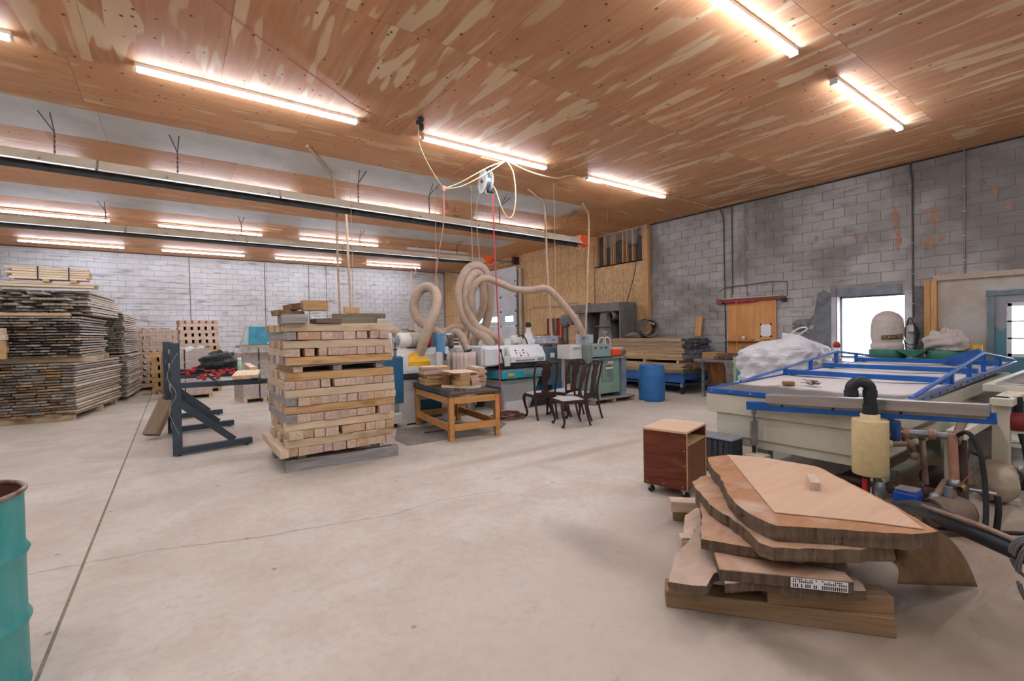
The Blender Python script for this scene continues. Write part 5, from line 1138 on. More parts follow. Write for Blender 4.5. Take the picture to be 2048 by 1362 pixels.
for y, z in ((0, 0), (.23, 0), (0, .28), (.23, .28)): part(ps, 'tape', M_BLK, ((-.003, y-.02, z-.02), (.0, y+.02, z+.02)), bevel=0)
MB().lathe([(.0, 0), (.032, 0), (.042, .1), (.038, .1), (.03, .01)], (XB-.11, 6.02, 1.287), 14).build('paper_cup', paint('cup_white', '#e3e0d8', None, .6), None, label='white paper cup on the narrow shelf of the plywood board', cat='cup')
for k, (y, l) in enumerate(((5.85, .14), (5.72, .1), (5.55, .16))): beam('shelf_scrap', (XB-.12, y, 1.287), (XB-.1, y-l, 1.287), .03, .025, M_CUT[2 if k != 1 else 0], ['dark scrap beside the cup on the narrow shelf', 'pale scrap in the middle of the narrow shelf', 'dark scrap below the notice on the narrow shelf'][k], None, .002, 'scrap')
cord('yellow cord hanging down the front of the plywood board', [(XB-.2, 6.15, 2.25), (XB-.2, 6.14, 1.3), (XB-.2, 6.16, .9)], .009, paint('yellow_cord', '#d9a441', None, .6), sub=3)
ob = thing('outlet_box', 'white electrical box with coiled black cords beside the window', 'outlet', (XB-.05, 2.83, 1.46)); part(ob, 'box', M_LBL, ((-.03, -.05, 0), (.03, .05, .12)), bevel=.006)
for k in range(5): MB().tube([(-.05-.01*k, .02+.12*math.cos(a)*(1-.1*k)-.03, -.05-.02*k+(.2+.05*k)*math.sin(a)) for a in np.linspace(0, 6.1, 20)], .008, 6).build('coiled_cord', M_BLKC, ob)
part(thing('light_switch', 'white switch plate on the drywall beside the door', 'switch', (XB-.06, 2.1, 1.16)), 'plate', M_LBL, ((0, -.035, 0), (.005, .035, .11)))
# ---- lumber on a blue cart, duct coil, dust collector
GR = 'boards on the blue cart'
ct = thing('lumber_cart', 'blue steel lumber cart on casters beside the barrel', 'cart', (9.95, 6.8, 0))
M_CBLUE = paint('cart_blue', '#2c5e9b', '#27507f', .45, scale=4)
part(ct, 'side_rail', M_CBLUE, ((0, 0, .28), (.06, 2.4, .5))); part(ct, 'side_rail', M_CBLUE, ((1.0, 0, .28), (1.06, 2.4, .5))); part(ct, 'end_rail', M_CBLUE, ((0.06, 0, .36), (1.0, .06, .5))); part(ct, 'deck', paint('cart_deck', '#6f6a66', '#5a5552', .7), ((-.03, -.03, .5), (1.12, 2.43, .53)))
part(ct, 'lower_shelf', M_CBLUE, ((.06, .1, .2), (1.0, 2.3, .24)))
for x, y in ((.06, .08), (1.0, .08), (.06, 2.3), (1.0, 2.3)):
    w_ = MB().box((x, y, .22), (.08, .07, .1)).build('caster', M_STL, ct); MB().cyl((x-.02, y, .075), (x+.02, y, .075), .075, n=16).build('wheel', M_BLK, w_)
PEND = wood('painted_end_boards', '#b99f7e', '#94795a', '#5d6b80', '#474d59', rnd=.2); PEND2 = wood('grey_end_boards', '#c9ad84', '#a5875f', '#8d93a5', '#686c7a', rnd=.2); PEND3 = wood('tan_end_boards', '#c2a581', '#9c7e5b', '#bca08c', '#8f7461', rnd=.2)
def cartpile(z0, n, th, x0, x1, y0, mat, label, L=2.3):
    z = z0; sh = {}
    for k in range(n):
        x = x0; kb = 0
        while x < x1-.05:
            w = R3.choice([.14, .18, .22]); w = min(w, x1-x)
            if w < .07: break
            key = (round(w, 2), mat.name)
            if key not in sh: sh[key] = box_mesh('cart_board', (L, w-.006, th-.004), mat, .004, str(key))
            inst('cart_board', sh[key], None, (x+w/2, y0+L/2+R3.uniform(-.05, .05), z+th/2), (0, 0, math.pi/2+R3.uniform(-.01, .01)), label=label % (ORD[kb], ORD[k]), cat='board', group=GR); x += w; kb += 1
        z += th
    return z
z = cartpile(.531, 6, .036, 10.0, 11.0, 6.85, PEND3, '%s tan board from the left, %s layer of the lower cart pile', 2.2)
for i_, y in enumerate((7.0, 8.0, 8.8)): beam('cart_bearer', (10.0, y, z), (11.05, y, z), .08, .07, BEAMM[0], '%s pale bearer from the front between the piles on the blue cart' % ORD[i_], 'bearers on the blue cart')
z = cartpile(z+.071, 7, .036, 9.98, 11.1, 6.83, PEND2, '%s grey-ended board from the left, %s layer of the upper cart pile')
z = cartpile(z, 8, .036, 9.98, 11.15, 6.83, PEND, '%s blue-ended board from the left, %s layer of the topmost cart pile')
ZCART = z
beam('leaning_stud', (11.18, 7.2, ZCART+.01), (11.28, 7.2, ZCART+.52), .18, .04, M_STUD, 'pale stud leaning on the block wall above the cart boards', None, .001, 'stud')
dc = thing('duct_coil', 'coil of grey flexible duct resting on the lumber by the OSB wall', 'duct', (10.7, 8.45, ZCART+.27), -.5)
cpts = []
MB().lathe([(.24, -.2), (.25, -.19), (.25, .18), (.24, .2), (.22, .2), (.225, 0), (.22, -.2), (.24, -.2)], (0, 0, 0), 26, 'Y').build('duct_wall', paint('dusty_duct', '#8d8378', '#776d62', .6, .2, scale=8), dc)
for k in range(5): MB().tube([(.256*math.cos(a), -.17+.085*k, .256*math.sin(a)) for a in np.linspace(0, 6.283, 25)[:-1]], .007, 5, True).build('wire_ring', M_DARK, dc)
MB().tube(smooth_path([(.15, -.15, .1), (-.05, -.1, .16), (-.15, 0, -.02), (.0, .05, -.15), (.12, 0, .0)], 8), .03, 8).build('inner_hose', paint('dusty_duct2', '#a59a8c', None, .7), dc)
lump('dust_sack', (10.6, 8.75, ZCART), (.7, .5, .16), 9, paint('grey_sack', '#8c8073', '#75695d', .9), 'flattened dusty sack under the duct coil', 'sack', 14, .2)
col = thing('dust_collector', 'big dusty grey dust collector cabinet against the OSB wall', 'dust collector', (10.35, 9.15, 0))
M_DUSTG = paint('dusty_grey_steel', '#7f7a73', '#6c665f', .7, .1, scale=3)
part(col, 'top_plenum', M_DUSTG, ((0, 0, 2.14), (.75, 2.05, 2.4)), bevel=.01); part(col, 'side_panel', M_DUSTG, ((.05, .0, 0), (.75, .05, 2.14))); part(col, 'back_panel', M_DUSTG, ((.7, .05, .2), (.75, 2.0, 2.14)))
for y in (.62, 1.55): MB().add([(.05, y-.3, 1.1), (.5, y-.3, 1.1), (.5, y+.3, 1.1), (.05, y+.3, 1.1), (.08, y-.18, 2.14), (.45, y-.18, 2.14), (.45, y+.18, 2.14), (.08, y+.18, 2.14)], [(0, 3, 2, 1), (4, 5, 6, 7), (0, 1, 5, 4), (1, 2, 6, 5), (2, 3, 7, 6), (3, 0, 4, 7)]).build('hopper', M_DUSTG, col)
part(col, 'flange', M_DUSTG, ((0, .3, 1.7), (.1, .95, 1.73))); part(col, 'leg', M_DUSTG, ((.05, .25, 0), (.13, .33, 1.1))); part(col, 'leg', M_DUSTG, ((.05, 1.8, 0), (.13, 1.88, 1.1)))
MB().lathe([(.13, -.1), (.13, .2), (.11, .2), (.11, -.1)], (.0, .27, 2.0), 20, 'X').build('inlet_collar', paint('dusty_collar', '#9a948b', '#7f786f', .6), col)
MB().lathe([(0, -.02), (.1, -.02), (.2, -.01), (.21, .05), (.2, .16), (.0, .16)], (-.05, 2.3, 1.92), 24, 'X').build('fan_housing', M_DUSTG, col)
MB().lathe([(.03, 0), (.06, .03), (.05, .06)], (.3, 1.5, 2.4), 12).build('lift_eye', M_DUSTG, col)
part(col, 'fan_duct', M_DUSTG, ((-.02, 1.98, 1.78), (.14, 2.35, 2.05)), bevel=.01); part(col, 'fan_stand', M_DUSTG, ((0, 2.22, 0), (.08, 2.38, 1.78)))
lump('bark_heap', (9.7, 10.9, 0), (.8, 1.0, 1.3), 15, paint('bark_scraps', '#6f6150', '#4e443a', .9, scale=14, bump=.5), 'heap of bark scraps left of the dust collector', 'heap', 16, .45)
part(thing('cardboard_box', 'small cardboard box on the bark heap beside the red door', 'box', (9.6, 11.6, 1.2)), 'carton', wood('cardboard', '#b98d5f', '#a67b4f', rnd=.02), ((-.2, -.2, 0), (.2, .2, .3))); 
part(thing('box_stand', 'dusty grey stand under the cardboard box', 'stand', (9.6, 11.6, 0)), 'stand', M_DUSTG, ((-.25, -.25, 0), (.25, .25, 1.199)))
sg = thing('warning_sign', 'small red and white warning sheet on the OSB wall beside the red door', 'sign', (XO-.005, 11.9, 1.75)); part(sg, 'sheet', paint('sign_white', '#e6c9b0', '#d98a70', .7, scale=40), ((-.002, 0, 0), (.004, .3, .38)), bevel=0)
for k in range(5): part(sg, 'print_line', M_RED, ((-.004, .03, .05+.06*k), (-.002, .27, .075+.06*k)), bevel=0)
# ---- blue plastic barrel
bb = thing('plastic_barrel', 'blue plastic barrel standing on the floor', 'barrel', (8.68, 6.75, 0))
MB().lathe([(0, 0), (.26, 0), (.275, .02), (.285, .12), (.288, .26), (.292, .28), (.288, .3), (.29, .4), (.288, .55), (.292, .57), (.288, .59), (.28, .7), (.265, .76), (.27, .79), (.255, .8), (.25, .775), (0, .775)], n=36).build('shell', paint('barrel_blue', '#2f6ca8', '#3a77b0', .5, scale=3), bb)
for x in (-.12, .12): MB().cyl((x, 0, .775), (x, 0, .795), .035, n=14).build('bung', paint('bung_blue', '#28598c', None, .5), bb)
# ---- crumpled brown sheet hanging, weathered boards behind
def br(u, v): return (10.25+.05*math.sin(u*6.3*2.2)+.2*v, 6.42-.42*u-.02*math.sin(v*5), .82-.52*v+.02*math.sin(u*9))
MB().grid(br, 24, 10).build('brown_sheet', paint('kraft_brown', '#b07b4c', '#976540', .8, scale=6), None, thick=.006, label='crumpled brown sheet draped over the rail right of the cart', cat='sheet')
rlx = thing('roller_table', 'grey steel rail table beside the pale green cabinet', 'table', (9.6, 5.0, 0)); part(rlx, 'rail', M_STL, ((.3, -.02, .82), (1.0, 1.5, .88))); part(rlx, 'leg', M_STL, ((.4, .1, 0), (.46, .16, .82))); part(rlx, 'leg', M_STL, ((.4, 1.3, 0), (.46, 1.36, .82))); part(rlx, 'wooden_block', wood('rail_block', '#c39a6d', '#ad8356'), ((.5, 1.05, .881), (.9, 1.4, 1.03)))
for k in range(4): beam('back_board', (10.95, 5.35+.18*k, 0.0), (11.1, 5.35+.18*k, .8), .16, .025, BEAMM[3], '%s weathered grey board from the right below the plywood board' % ORD[k], 'grey boards below the plywood board', .002, 'board')
for k in range(3): beam('tray_log', (10.0, 5.75+.12*k, .881), (10.6, 5.8+.12*k, .881), .1, .07, wood('dark_offcut', '#7a6350', '#5f4c3c'), '%s dark offcut from the right on the steel rail table' % ORD[k], 'dark offcuts on the rail table', .008, 'offcut')
gc = thing('green_cabinet', 'pale green cabinet with teal panel left of the white bulk bag', 'cabinet', (9.3, 5.0, 0)); part(gc, 'body', paint('cabinet_green', '#aeb9a3', '#9aa690', .5), ((0, 0, 0), (.6, .2, 1.0)), bevel=.006); part(gc, 'teal_panel', paint('cabinet_teal', '#5fa3a8', '#4f9399', .5), ((-.006, .02, .3), (.0, .13, .9))); part(gc, 'emblem', M_LBL, ((-.01, .04, .74), (-.006, .11, .86)))
# ---- white bulk bag
def bulk(u, v):
    a = 2*math.pi*u; ca, sa = math.cos(a), math.sin(a); sq = (abs(ca)**4+abs(sa)**4)**-.25
    prof_ = [(0, .9), (.15, 1.02), (.35, 1.06), (.5, 1.0), (.55, .97), (.62, 1.05), (.8, 1.06), (.9, .93), (.97, .6), (1.0, .02)]
    for (p0, s0), (p1, s1) in zip(prof_, prof_[1:]):
        if p0 <= v <= p1: s = s0+(s1-s0)*(v-p0)/(p1-p0); break
    w = 1+.035*math.sin(9*a+v*20)+.03*math.sin(17*a-v*31)+.02*math.sin(v*60)
    top = 1.32+.14*math.exp(-((a-4.2)/.9)**2)*1.0
    return (9.55+.62*ca*sq*s*w, 4.35+.66*sa*sq*s*w, .05+v*(top-.05)+.03*math.sin(5*a)*v)
bgm = N('woven_white_bag'); fb = bgm.noise(bgm.coord((1, 1, 3)), 4, 4, .6, 1.0); bgm.base(bgm.mix(bgm.ramp(fb, [(.4, 0.0), (.7, .7)]), '#e3e2e3', '#cfcbc7')); bgm.bump(fb, .8, .05); M_BULK = bgm.done(.6)
bk = thing('bulk_bag', 'big white woven bulk bag with lifting loop behind the press', 'bag'); MB().grid(bulk, 72, 34, True, True).build('bag_body', M_BULK, bk)
MB().tube(smooth_path([(9.4, 4.2, 1.36), (9.38, 4.05, 1.52), (9.4, 3.9, 1.58), (9.42, 3.86, 1.54), (9.42, 4.0, 1.44)], 8), .014, 6).build('lifting_loop', M_BULK, bk); MB().tube(smooth_path([(9.4, 4.12, 1.4), (9.05, 4.1, 1.2), (8.9, 4.08, .95)], 8), .01, 6).build('tie_strap', paint('grey_strap', '#aaa59d', None, .7), bk)
# ---- white saw table under the window
ws = thing('saw_table', 'white machine table standing under the window', 'machine table', (10.25, 3.42, 0))
part(ws, 'top', M_MWHITE, ((0, 0, .86), (.85, 1.25, .93)), bevel=.004)
for y in (.1, 1.0): part(ws, 'leg', M_MWHITE, ((.1, y, 0), (.2, y+.1, .86))); part(ws, 'leg', M_MWHITE, ((.65, y, 0), (.75, y+.1, .86)))
part(ws, 'apron', M_MWHITE, ((.05, .05, .72), (.1, 1.2, .86))); MB().tube(smooth_path([(.3, 1.0, .93), (.3, .98, 1.12), (.3, .92, 1.0), (.3, .8, .98)], 5), .012, 6).build('handle', M_MWHITE, ws)
# ---- red signal lamp on its pole
lp = thing('signal_lamp', 'red-capped signal lamp hanging in front of the window', 'lamp', (9.9, 3.55, 1.0)); MB().cyl((0, 0, .3), (0, 0, 1.3), .008, n=8).build('rod', paint('lamp_rod', '#8c5a4a', None, .5), lp); MB().lathe([(0, 0), (.045, 0), (.05, .2), (0, .2)], n=14).build('lens', film('lamp_glass', '#e6e2ee', .7), lp); MB().lathe([(0, .2), (.055, .2), (.06, .26), (.03, .3), (0, .3)], n=14).build('cap', M_RED, lp); MB().box((0, 0, -.03), (.12, .12, .06)).build('base', paint('lamp_base', '#c9a9a5', None, .5), lp)
part(thing('lamp_bracket', 'slim steel post carrying the signal lamp', 'post', (9.9, 3.55, 0)), 'post', M_STL, ((-.02, -.02, 0), (.02, .02, .939)))
# ---- two-bag dust collector in front of the window
tc = thing('bag_collector', 'green twin dust collector with canvas bags in front of the window', 'dust collector', (0, 0, 0))
M_CGRN = paint('collector_green', '#3f7f68', '#357059', .5, scale=3); M_CANV = N('canvas_bag'); fc = M_CANV.noise(M_CANV.coord((1, 1, .6)), 5, 4, .6, .8); M_CANV.base(M_CANV.mix(M_CANV.ramp(fc, [(.4, 0.0), (.7, .7)]), '#cbbfb3', '#bbaea2')); M_CANV.bump(fc, .6, .04); M_CANV = M_CANV.done(.85)
CX = 10.88; b1, b2 = (CX, 3.07), (CX, 2.24)
for k, (x, y) in enumerate((b1, b2)):
    MB().lathe([(.27, .98), (.28, 1.0), (.28, 1.13), (.27, 1.14), (0, 1.14)], (x, y, 0), 32).build('ring', M_CGRN, tc)
    MB().lathe([(.25, .2), (.27, .98)], (x, y, 0), 24).build('lower_bag', M_CANV, tc)
MB().prism([(b2[1]+.2, 1.14), (b1[1]-.2, 1.14), (b1[1]-.38, 1.02), (b2[1]+.38, 1.02)], .2, 'YZ', CX-.25).build('manifold', M_CGRN, tc)
part(tc, 'frame', M_CGRN, ((CX-.3, 1.95, 0), (CX-.25, 2.0, .98)), ((CX-.3, 3.3, 0), (CX-.25, 3.35, .98)), ((CX-.3, 1.95, .9), (CX+.3, 3.35, .98)))
def bagf(x, y, r0, H, wr, seed):
    r = random.Random(seed); p = [r.uniform(0, 6.28) for _ in range(4)]
    def fn(u, v):
        a = 2*math.pi*u
        pr = [(0, .98), (.06, 1.02), (.13, 1.0), (.17, .9), (.21, .93), (.35, 1.0), (.6, 1.0), (.78, .93), (.9, .7), (.97, .36), (1, .01)]
        for (p0, s0), (p1, s1) in zip(pr, pr[1:]):
            if p0 <= v <= p1: s = s0+(s1-s0)*(v-p0)/(p1-p0); break
        w = 1+wr*(math.sin(3*a+p[0]+v*4)+.6*math.sin(5*a+p[1]-v*5)); rr = r0*s*w
        return (x+rr*math.cos(a), y+rr*math.sin(a), 1.14+H*v+wr*.5*math.sin(2*a+p[2])*v)
    return fn
MB().grid(bagf(b1[0], b1[1], .25, .72, .018, 1), 48, 40, True, True).build('upper_bag', M_CANV, tc)
# printed label band wrapped on the bag, with its lettering
rr = .262; th0, th1 = math.radians(176), math.radians(256); zc = 1.14+.72*.31
def band(u, v): a = th0+(th1-th0)*u; return (b1[0]+rr*math.cos(a), b1[1]+rr*math.sin(a), zc-.04+.08*v+.02*u)
lb = MB().grid(band, 16, 2).build('label_band', paint('label_brown', '#4b4138', None, .7), tc)
M_LET = paint('label_yellow', '#d9b54a', None, .6)
letters = '\u2299CRAFTEX'
for i, ch in enumerate(letters):
    u = (.09+.118*i) if i else .09
    a = th0+(th1-th0)*u; pz = zc+.02*u
    text('label_letter', ch, .075 if i else .085, M_LET, (b1[0]+(rr+.002)*math.cos(a), b1[1]+(rr+.002)*math.sin(a), pz), (math.pi/2, 0, a+math.pi/2), lb, .0006)
lump('collapsed_bag', (b2[0], b2[1], 1.14), (.62, .56, .34), 21, M_CANV, None, None, 22, .42, tc).name = 'collapsed_bag'
MB().cyl((CX-.1, 1.84, 1.14), (CX-.1, 1.84, 1.24), .07, n=14).build('yellow_tin', M_YEL, None, label='yellow tin beside the collapsed canvas bag', cat='tin')
part(thing('tin_stand', 'slim stand holding the yellow tin', 'stand', (CX-.1, 1.84, 0)), 'post', M_CGRN, ((-.08, -.08, 0), (.08, .08, 1.139)))

# ================================================================ NEAR RIGHT: VACUUM PRESS, CABINET, SLAB PILE
R5 = random.Random(55)
M_CREAM = paint('press_cream', '#d8d2bd', '#c6bea8', .5, scale=2.5, lo=.45, hi=.8); M_PBLUE = paint('press_blue', '#1f63b5', '#1c569c', .4, scale=4)
M_SST = paint('brushed_stainless', '#b3aca4', '#a39b92', .32, .55, scale=3, stretch=(1, .2, 6)); M_TANK = wood('tank_cream', '#e2cd9b', '#d6bd87', rnd=0.0, rough=.5)
M_PIPE = paint('rusty_pipe', '#9a7f6c', '#7d6250', .6, .3, scale=9); M_COPP = paint('copper_pink', '#c9977c', '#b3826a', .5, .3, scale=6); M_GALV = M_STEEL; M_DKP = paint('dark_pipe', '#5f4a40', '#4c3b33', .6, .3, scale=9)
pr = thing('vacuum_press', 'long cream vacuum press table with blue arched lid frame', 'press')
PX0, PX1, PY0, PY1 = 5.07, 10.2, 1.38, 3.16
part(pr, 'upper_body', M_CREAM, ((PX0, PY0, .63), (PX1, PY1, .845)), bevel=.006)
part(pr, 'middle_body', M_CREAM, ((PX0+.03, PY0+.1, .38), (PX1-.1, PY1-.11, .628)), bevel=.004)
part(pr, 'lower_body', M_CREAM, ((PX0+.06, PY0+.2, .28), (PX1-.2, PY1-.24, .378)), bevel=.004)
for x in (5.25, 7.6, 9.9):
    for y in (1.5, 2.55): part(pr, 'leg', M_CREAM, ((x, y, 0), (x+.12, y+.12, .278)), bevel=.004)
zl = lambda x: .862+.02*(x-5.05)
def frame_bar(name, a, b, w, h, mat=M_PBLUE, parent=pr): return MB().bar(a, b, w, h).build(name, mat, parent, bevel=.003)
rails = []
r1 = frame_bar('lid_rail', (PX0, 3.14, zl(5.07)+.015), (PX0, 1.38, zl(5.07)+.015), .05, .05)
for y in np.linspace(3.08, 1.5, 8): MB().cyl((PX0-.025, y, zl(5.07)+.015), (PX0-.032, y, zl(5.07)+.015), .012, n=10).build('bolt', M_STL, r1)
r2 = frame_bar('lid_rail', (PX0, 3.13, zl(5.07)+.015), (10.3, 3.1, zl(10.3)+.015), .05, .05)
r3 = MB().bar((PX0, 1.38, zl(5.07)+.015), (10.4, 1.36, zl(10.4)+.015), .07, .055).build('side_rail', paint('pale_blue_steel', '#8f9bc0', '#7f8ab0', .4, .3), pr, bevel=.003)
for x in np.linspace(5.4, 10.2, 18): MB().cyl((x, 1.336, zl(x)+.015), (x, 1.33, zl(x)+.015), .012, n=8).build('rail_hole', M_DARK, r3)
# rubber membrane, sagging between the cross bars
def memb(u, v):
    x = PX0+.02+(10.25-PX0)*u; y = 3.12-1.73*v; s = -.022*math.sin(math.pi*v)*abs(math.sin(u*math.pi*4))+.012*math.sin(u*31+v*9)*math.sin(math.pi*v)
    return (x, y, zl(x)+.032+s)
mn = N('membrane'); fm = mn.noise(mn.coord((1, 1, 1), 'World'), 1.4, 5, .6, .6); g0 = mn.n('ShaderNodeNewGeometry'); sx0 = mn.n('ShaderNodeSeparateXYZ'); mn.l(g0.outputs['Position'], sx0.inputs[0])
m0 = mn.n('ShaderNodeMath', operation='MULTIPLY_ADD'); mn.l(fm, m0.inputs[0]); m0.inputs[1].default_value = 1.1; mn.l(sx0.outputs[0], m0.inputs[2]); mr0 = mn.n('ShaderNodeMapRange'); mn.l(m0.outputs[0], mr0.inputs[0]); mr0.inputs[1].default_value = 6.2; mr0.inputs[2].default_value = 6.4
mn.base(mn.mix(mr0.outputs[0], '#6d6863', '#d6cec6')); MB().grid(memb, 90, 22).build('membrane', mn.done(.6), pr)
for x in (6.9, 8.15, 9.45):
    c = MB().bar((x, 3.1, zl(x)+.075), (x, 1.38, zl(x)+.075), .09, .06).build('cross_bar', M_PBLUE, pr, bevel=.004)
    for y in (3.0, 1.48): MB().box((x, y, zl(x)+.045), (.07, .06, .02)).build('end_pad', M_PBLUE, c)
M_PBLUEL = paint('worn_blue_tube', '#4a6fb5', '#6f86bd', .4, scale=5)
for y, xa, xp, xe, zp in ((3.1, 5.72, 8.62, 10.4, 1.185), (1.38, 5.5, 8.45, 10.45, 1.21)):
    MB().tube([(xa, y, zl(xa)+.05), (xa+.15, y, zl(xa)+.06), (xp, y, zp), (xe-.1, y, zl(xe)+.07), (xe, y, zl(xe)+.05)], .02, 8).build('arch_tube', M_PBLUEL, pr)
    for x in (6.9, 7.7, xp, 9.45):
        top = zl(xa)+.06+(zp-zl(xa)-.06)*(x-xa-.15)/(xp-xa-.15) if x <= xp else zp+(zl(xe)+.07-zp)*(x-xp)/(xe-.1-xp)
        MB().b2((x-.022, y-.022, zl(x)+.03), (x+.022, y+.022, top)).build('arch_post', M_PBLUE, pr)
MB().bar((8.62, 1.45, 1.19), (9.6, 2.0, .99), .03, .14).build('gusset_plate', M_PBLUE, pr)
# tilted blue lifting bar with stainless cover and pneumatic cylinder
MB().bar((4.96, 2.62, .765), (4.96, .74, .885), .05, .085).build('lifting_bar', M_PBLUE, pr, bevel=.004)
cv = MB().prism([(2.4, .815), (2.4, .912), (.77, .995), (.77, .9)], .085, 'YZ', 4.9).build('stainless_cover', M_SST, pr, bevel=.006)
part(pr, 'cover_lip', paint('lip_tan', '#a99a8b', '#96877a', .5), ((4.915, .8, .0), (4.92, .8, .0))) if False else MB().prism([(2.38, .795), (2.38, .818), (.79, .905), (.79, .875)], .07, 'YZ', 4.93).build('cover_lip', paint('lip_tan', '#b3a596', '#9f9183', .5), pr)
for y, z in ((2.25, .805), (1.8, .83), (1.3, .858)): MB().cyl((4.93, y, z), (4.92, y, z), .012, n=8).build('bolt', M_DARK, cv)
cy = MB().cyl((4.98, 2.56, .35), (4.98, 2.56, .6), .038, n=18).build('air_cylinder', M_STL, pr); MB().cyl((4.98, 2.56, .6), (4.98, 2.56, .7), .014, n=10).box((4.98, 2.56, .705), (.035, .035, .05)).build('piston_rod', M_STL, cy); MB().cyl((4.98, 2.56, .27), (4.98, 2.56, .35), .02, n=10).build('clevis', M_DARK, cy)
part(pr, 'cylinder_foot', M_CREAM, ((4.9, 2.42, 0), (5.05, 2.62, .26)), bevel=.006)
part(pr, 'blue_bracket', paint('bracket_blue', '#2c5490', '#3a5c90', .4), ((4.97, 1.32, .6), (5.03, 1.5, .78)), bevel=.02); MB().cyl((4.97, 1.41, .66), (4.95, 1.41, .66), .035, n=12).build('pivot', M_PIPE, pr)
# right-hand feed frame in cream steel
fx = thing('feed_frame', 'cream steel frame standing along the right of the press', 'frame')
part(fx, 'post', M_CREAM, ((6.6, .9, .0), (6.72, 1.02, .86)), bevel=.004); part(fx, 'post', M_CREAM, ((5.45, 1.02, .0), (5.57, 1.14, .6)), bevel=.004); part(fx, 'post', M_CREAM, ((6.2, 1.14, 0), (6.32, 1.26, .62)), bevel=.004); part(fx, 'post', M_CREAM, ((9.3, .9, 0), (9.42, 1.02, .86)), bevel=.004)
part(fx, 'top_rail', M_CREAM, ((6.5, .86, .79), (9.5, 1.02, .86)), bevel=.004); part(fx, 'cross_rail', M_CREAM, ((5.4, 1.0, .6), (6.7, 1.12, .68)), bevel=.004); part(fx, 'low_rail', M_CREAM, ((6.72, .5, .36), (9.3, 1.0, .4)), bevel=.004)
part(fx, 'upper_table', M_CREAM, ((7.3, .2, .84), (9.8, 1.2, .92)), bevel=.004)
for x in np.linspace(7.35, 9.7, 24): MB().cyl((x, .24, .925), (x, 1.1, .925), .018, n=8).build('roller', M_STL, fx)
part(fx, 'blue_cabinet', M_PBLUE, ((7.5, .35, .3), (8.3, .86, .8)), bevel=.01); part(fx, 'foot_cap', paint('grey_cap', '#6f7172', '#5b5d5e', .5), ((6.56, .82, 0), (6.76, 1.04, .08)), bevel=.01)
# ---- cream separator tank with black elbow
tk = thing('separator_tank', 'cream cylindrical tank with black pipe elbow in front of the press', 'tank', (4.78, 1.47, 0))
MB().lathe([(0, .335), (.125, .335), (.13, .345), (.13, .79), (.125, .8), (.07, .805), (.07, .845), (.0, .845)], n=32).build('tank_body', M_TANK, tk)
M_ABS = paint('black_abs_pipe', '#27282a', '#34353a', .4, scale=5)
vdir = Vector((-.32, .95, 0)).normalized()*-1
lf_ = Vector((-.58, .81, 0))
MB().tube(smooth_path([(0, 0, .84), (0, 0, 1.0), (0, 0, 1.05)]+[tuple(lf_*(.068*(1-math.cos(t)))+Vector((0, 0, 1.05+.068*math.sin(t)))) for t in (.4, .8, 1.2, 1.57, 1.95, 2.35, 2.75, 3.14)]+[tuple(lf_*.136+Vector((0, 0, 1.03)))], 4), .046, 18).build('elbow_pipe', M_ABS, tk)
for z0, z1 in ((.845, .93), (.99, 1.05)): MB().cyl((0, 0, z0), (0, 0, z1), .053, n=20).build('coupling', M_ABS, tk)
q_ = lf_*.136; MB().cyl((q_.x, q_.y, .99), (q_.x, q_.y, 1.045), .053, n=20).build('coupling', M_ABS, tk)
rt_ = Vector((.58, -.81, 0))
MB().cyl(rt_*.12+Vector((0, 0, .6)), rt_*.15+Vector((0, 0, .6)), .032, n=14).build('outlet_stub', M_TANK, tk)
for dx, m_ in ((-.03, M_DKP), (.05, M_GALV)):
    c = rt_*dx; MB().cyl((c.x, c.y, .0), (c.x, c.y, .335), .028, n=14).build('drain_pipe', m_, tk)
vv = MB().lathe([(.03, .12), (.045, .14), (.05, .2), (.045, .26), (.03, .28)], tuple(rt_*.06), 16).build('valve_body', M_GALV, tk)
MB().box(tuple(rt_*-.05+Vector((-.06, -.03, .24))), (.03, .03, .13)).build('red_handle', M_RED, tk)
# ---- pipework
def pipe(label, pts, r, mat, cat='pipe', fit=None, name='pipe_run'):
    t = thing(name, label, cat); MB().tube(pts, r, 12).build('pipe', mat, t)
    for p in pts[1:-1]:
        P = Vector(p); MB().lathe([(0, -r*1.4), (r*1.0, -r*1.3), (r*1.35, 0), (r*1.0, r*1.3), (0, r*1.4)], P, 12).build('fitting', fit or mat, t)
    return t
T0 = Vector((4.78, 1.47, 0)); a_ = T0+rt_*.15
pipe('rusty elbow pipe leaving the cream tank', [(a_.x, a_.y, .6), (a_.x+.11, a_.y-.1, .6), (a_.x+.13, a_.y-.12, .5), (a_.x+.3, a_.y-.02, .6), (a_.x+.42, a_.y-.1, .62), (a_.x+.44, a_.y-.12, .2)], .024, M_PIPE)
pipe('horizontal white and dark pipe running right above the valves', [(4.95, 1.5, .68), (5.05, 1.3, .68), (5.1, 1.14, .68), (5.12, 1.04, .68)], .028, M_GALV, fit=M_COPP)
pipe('pinkish vertical copper pipe beside the feed frame', [(5.12, 1.02, .7), (5.1, 1.0, .3), (5.1, 1.0, .06)], .032, M_COPP, fit=M_GALV)
pipe('dark vertical pipe behind the copper pipe', [(5.35, 1.0, .62), (5.3, .98, .1)], .03, M_DKP)
pipe('long tan pipe running back under the feed frame', [(5.12, 1.0, .64), (5.9, 1.1, .7), (6.5, 1.2, .74)], .034, M_PIPE)
pipe('low rusty pipe slanting to the pump', [(4.78, 1.22, .06), (5.0, 1.1, .18), (5.15, 1.06, .3)], .03, M_PIPE, fit=M_GALV)
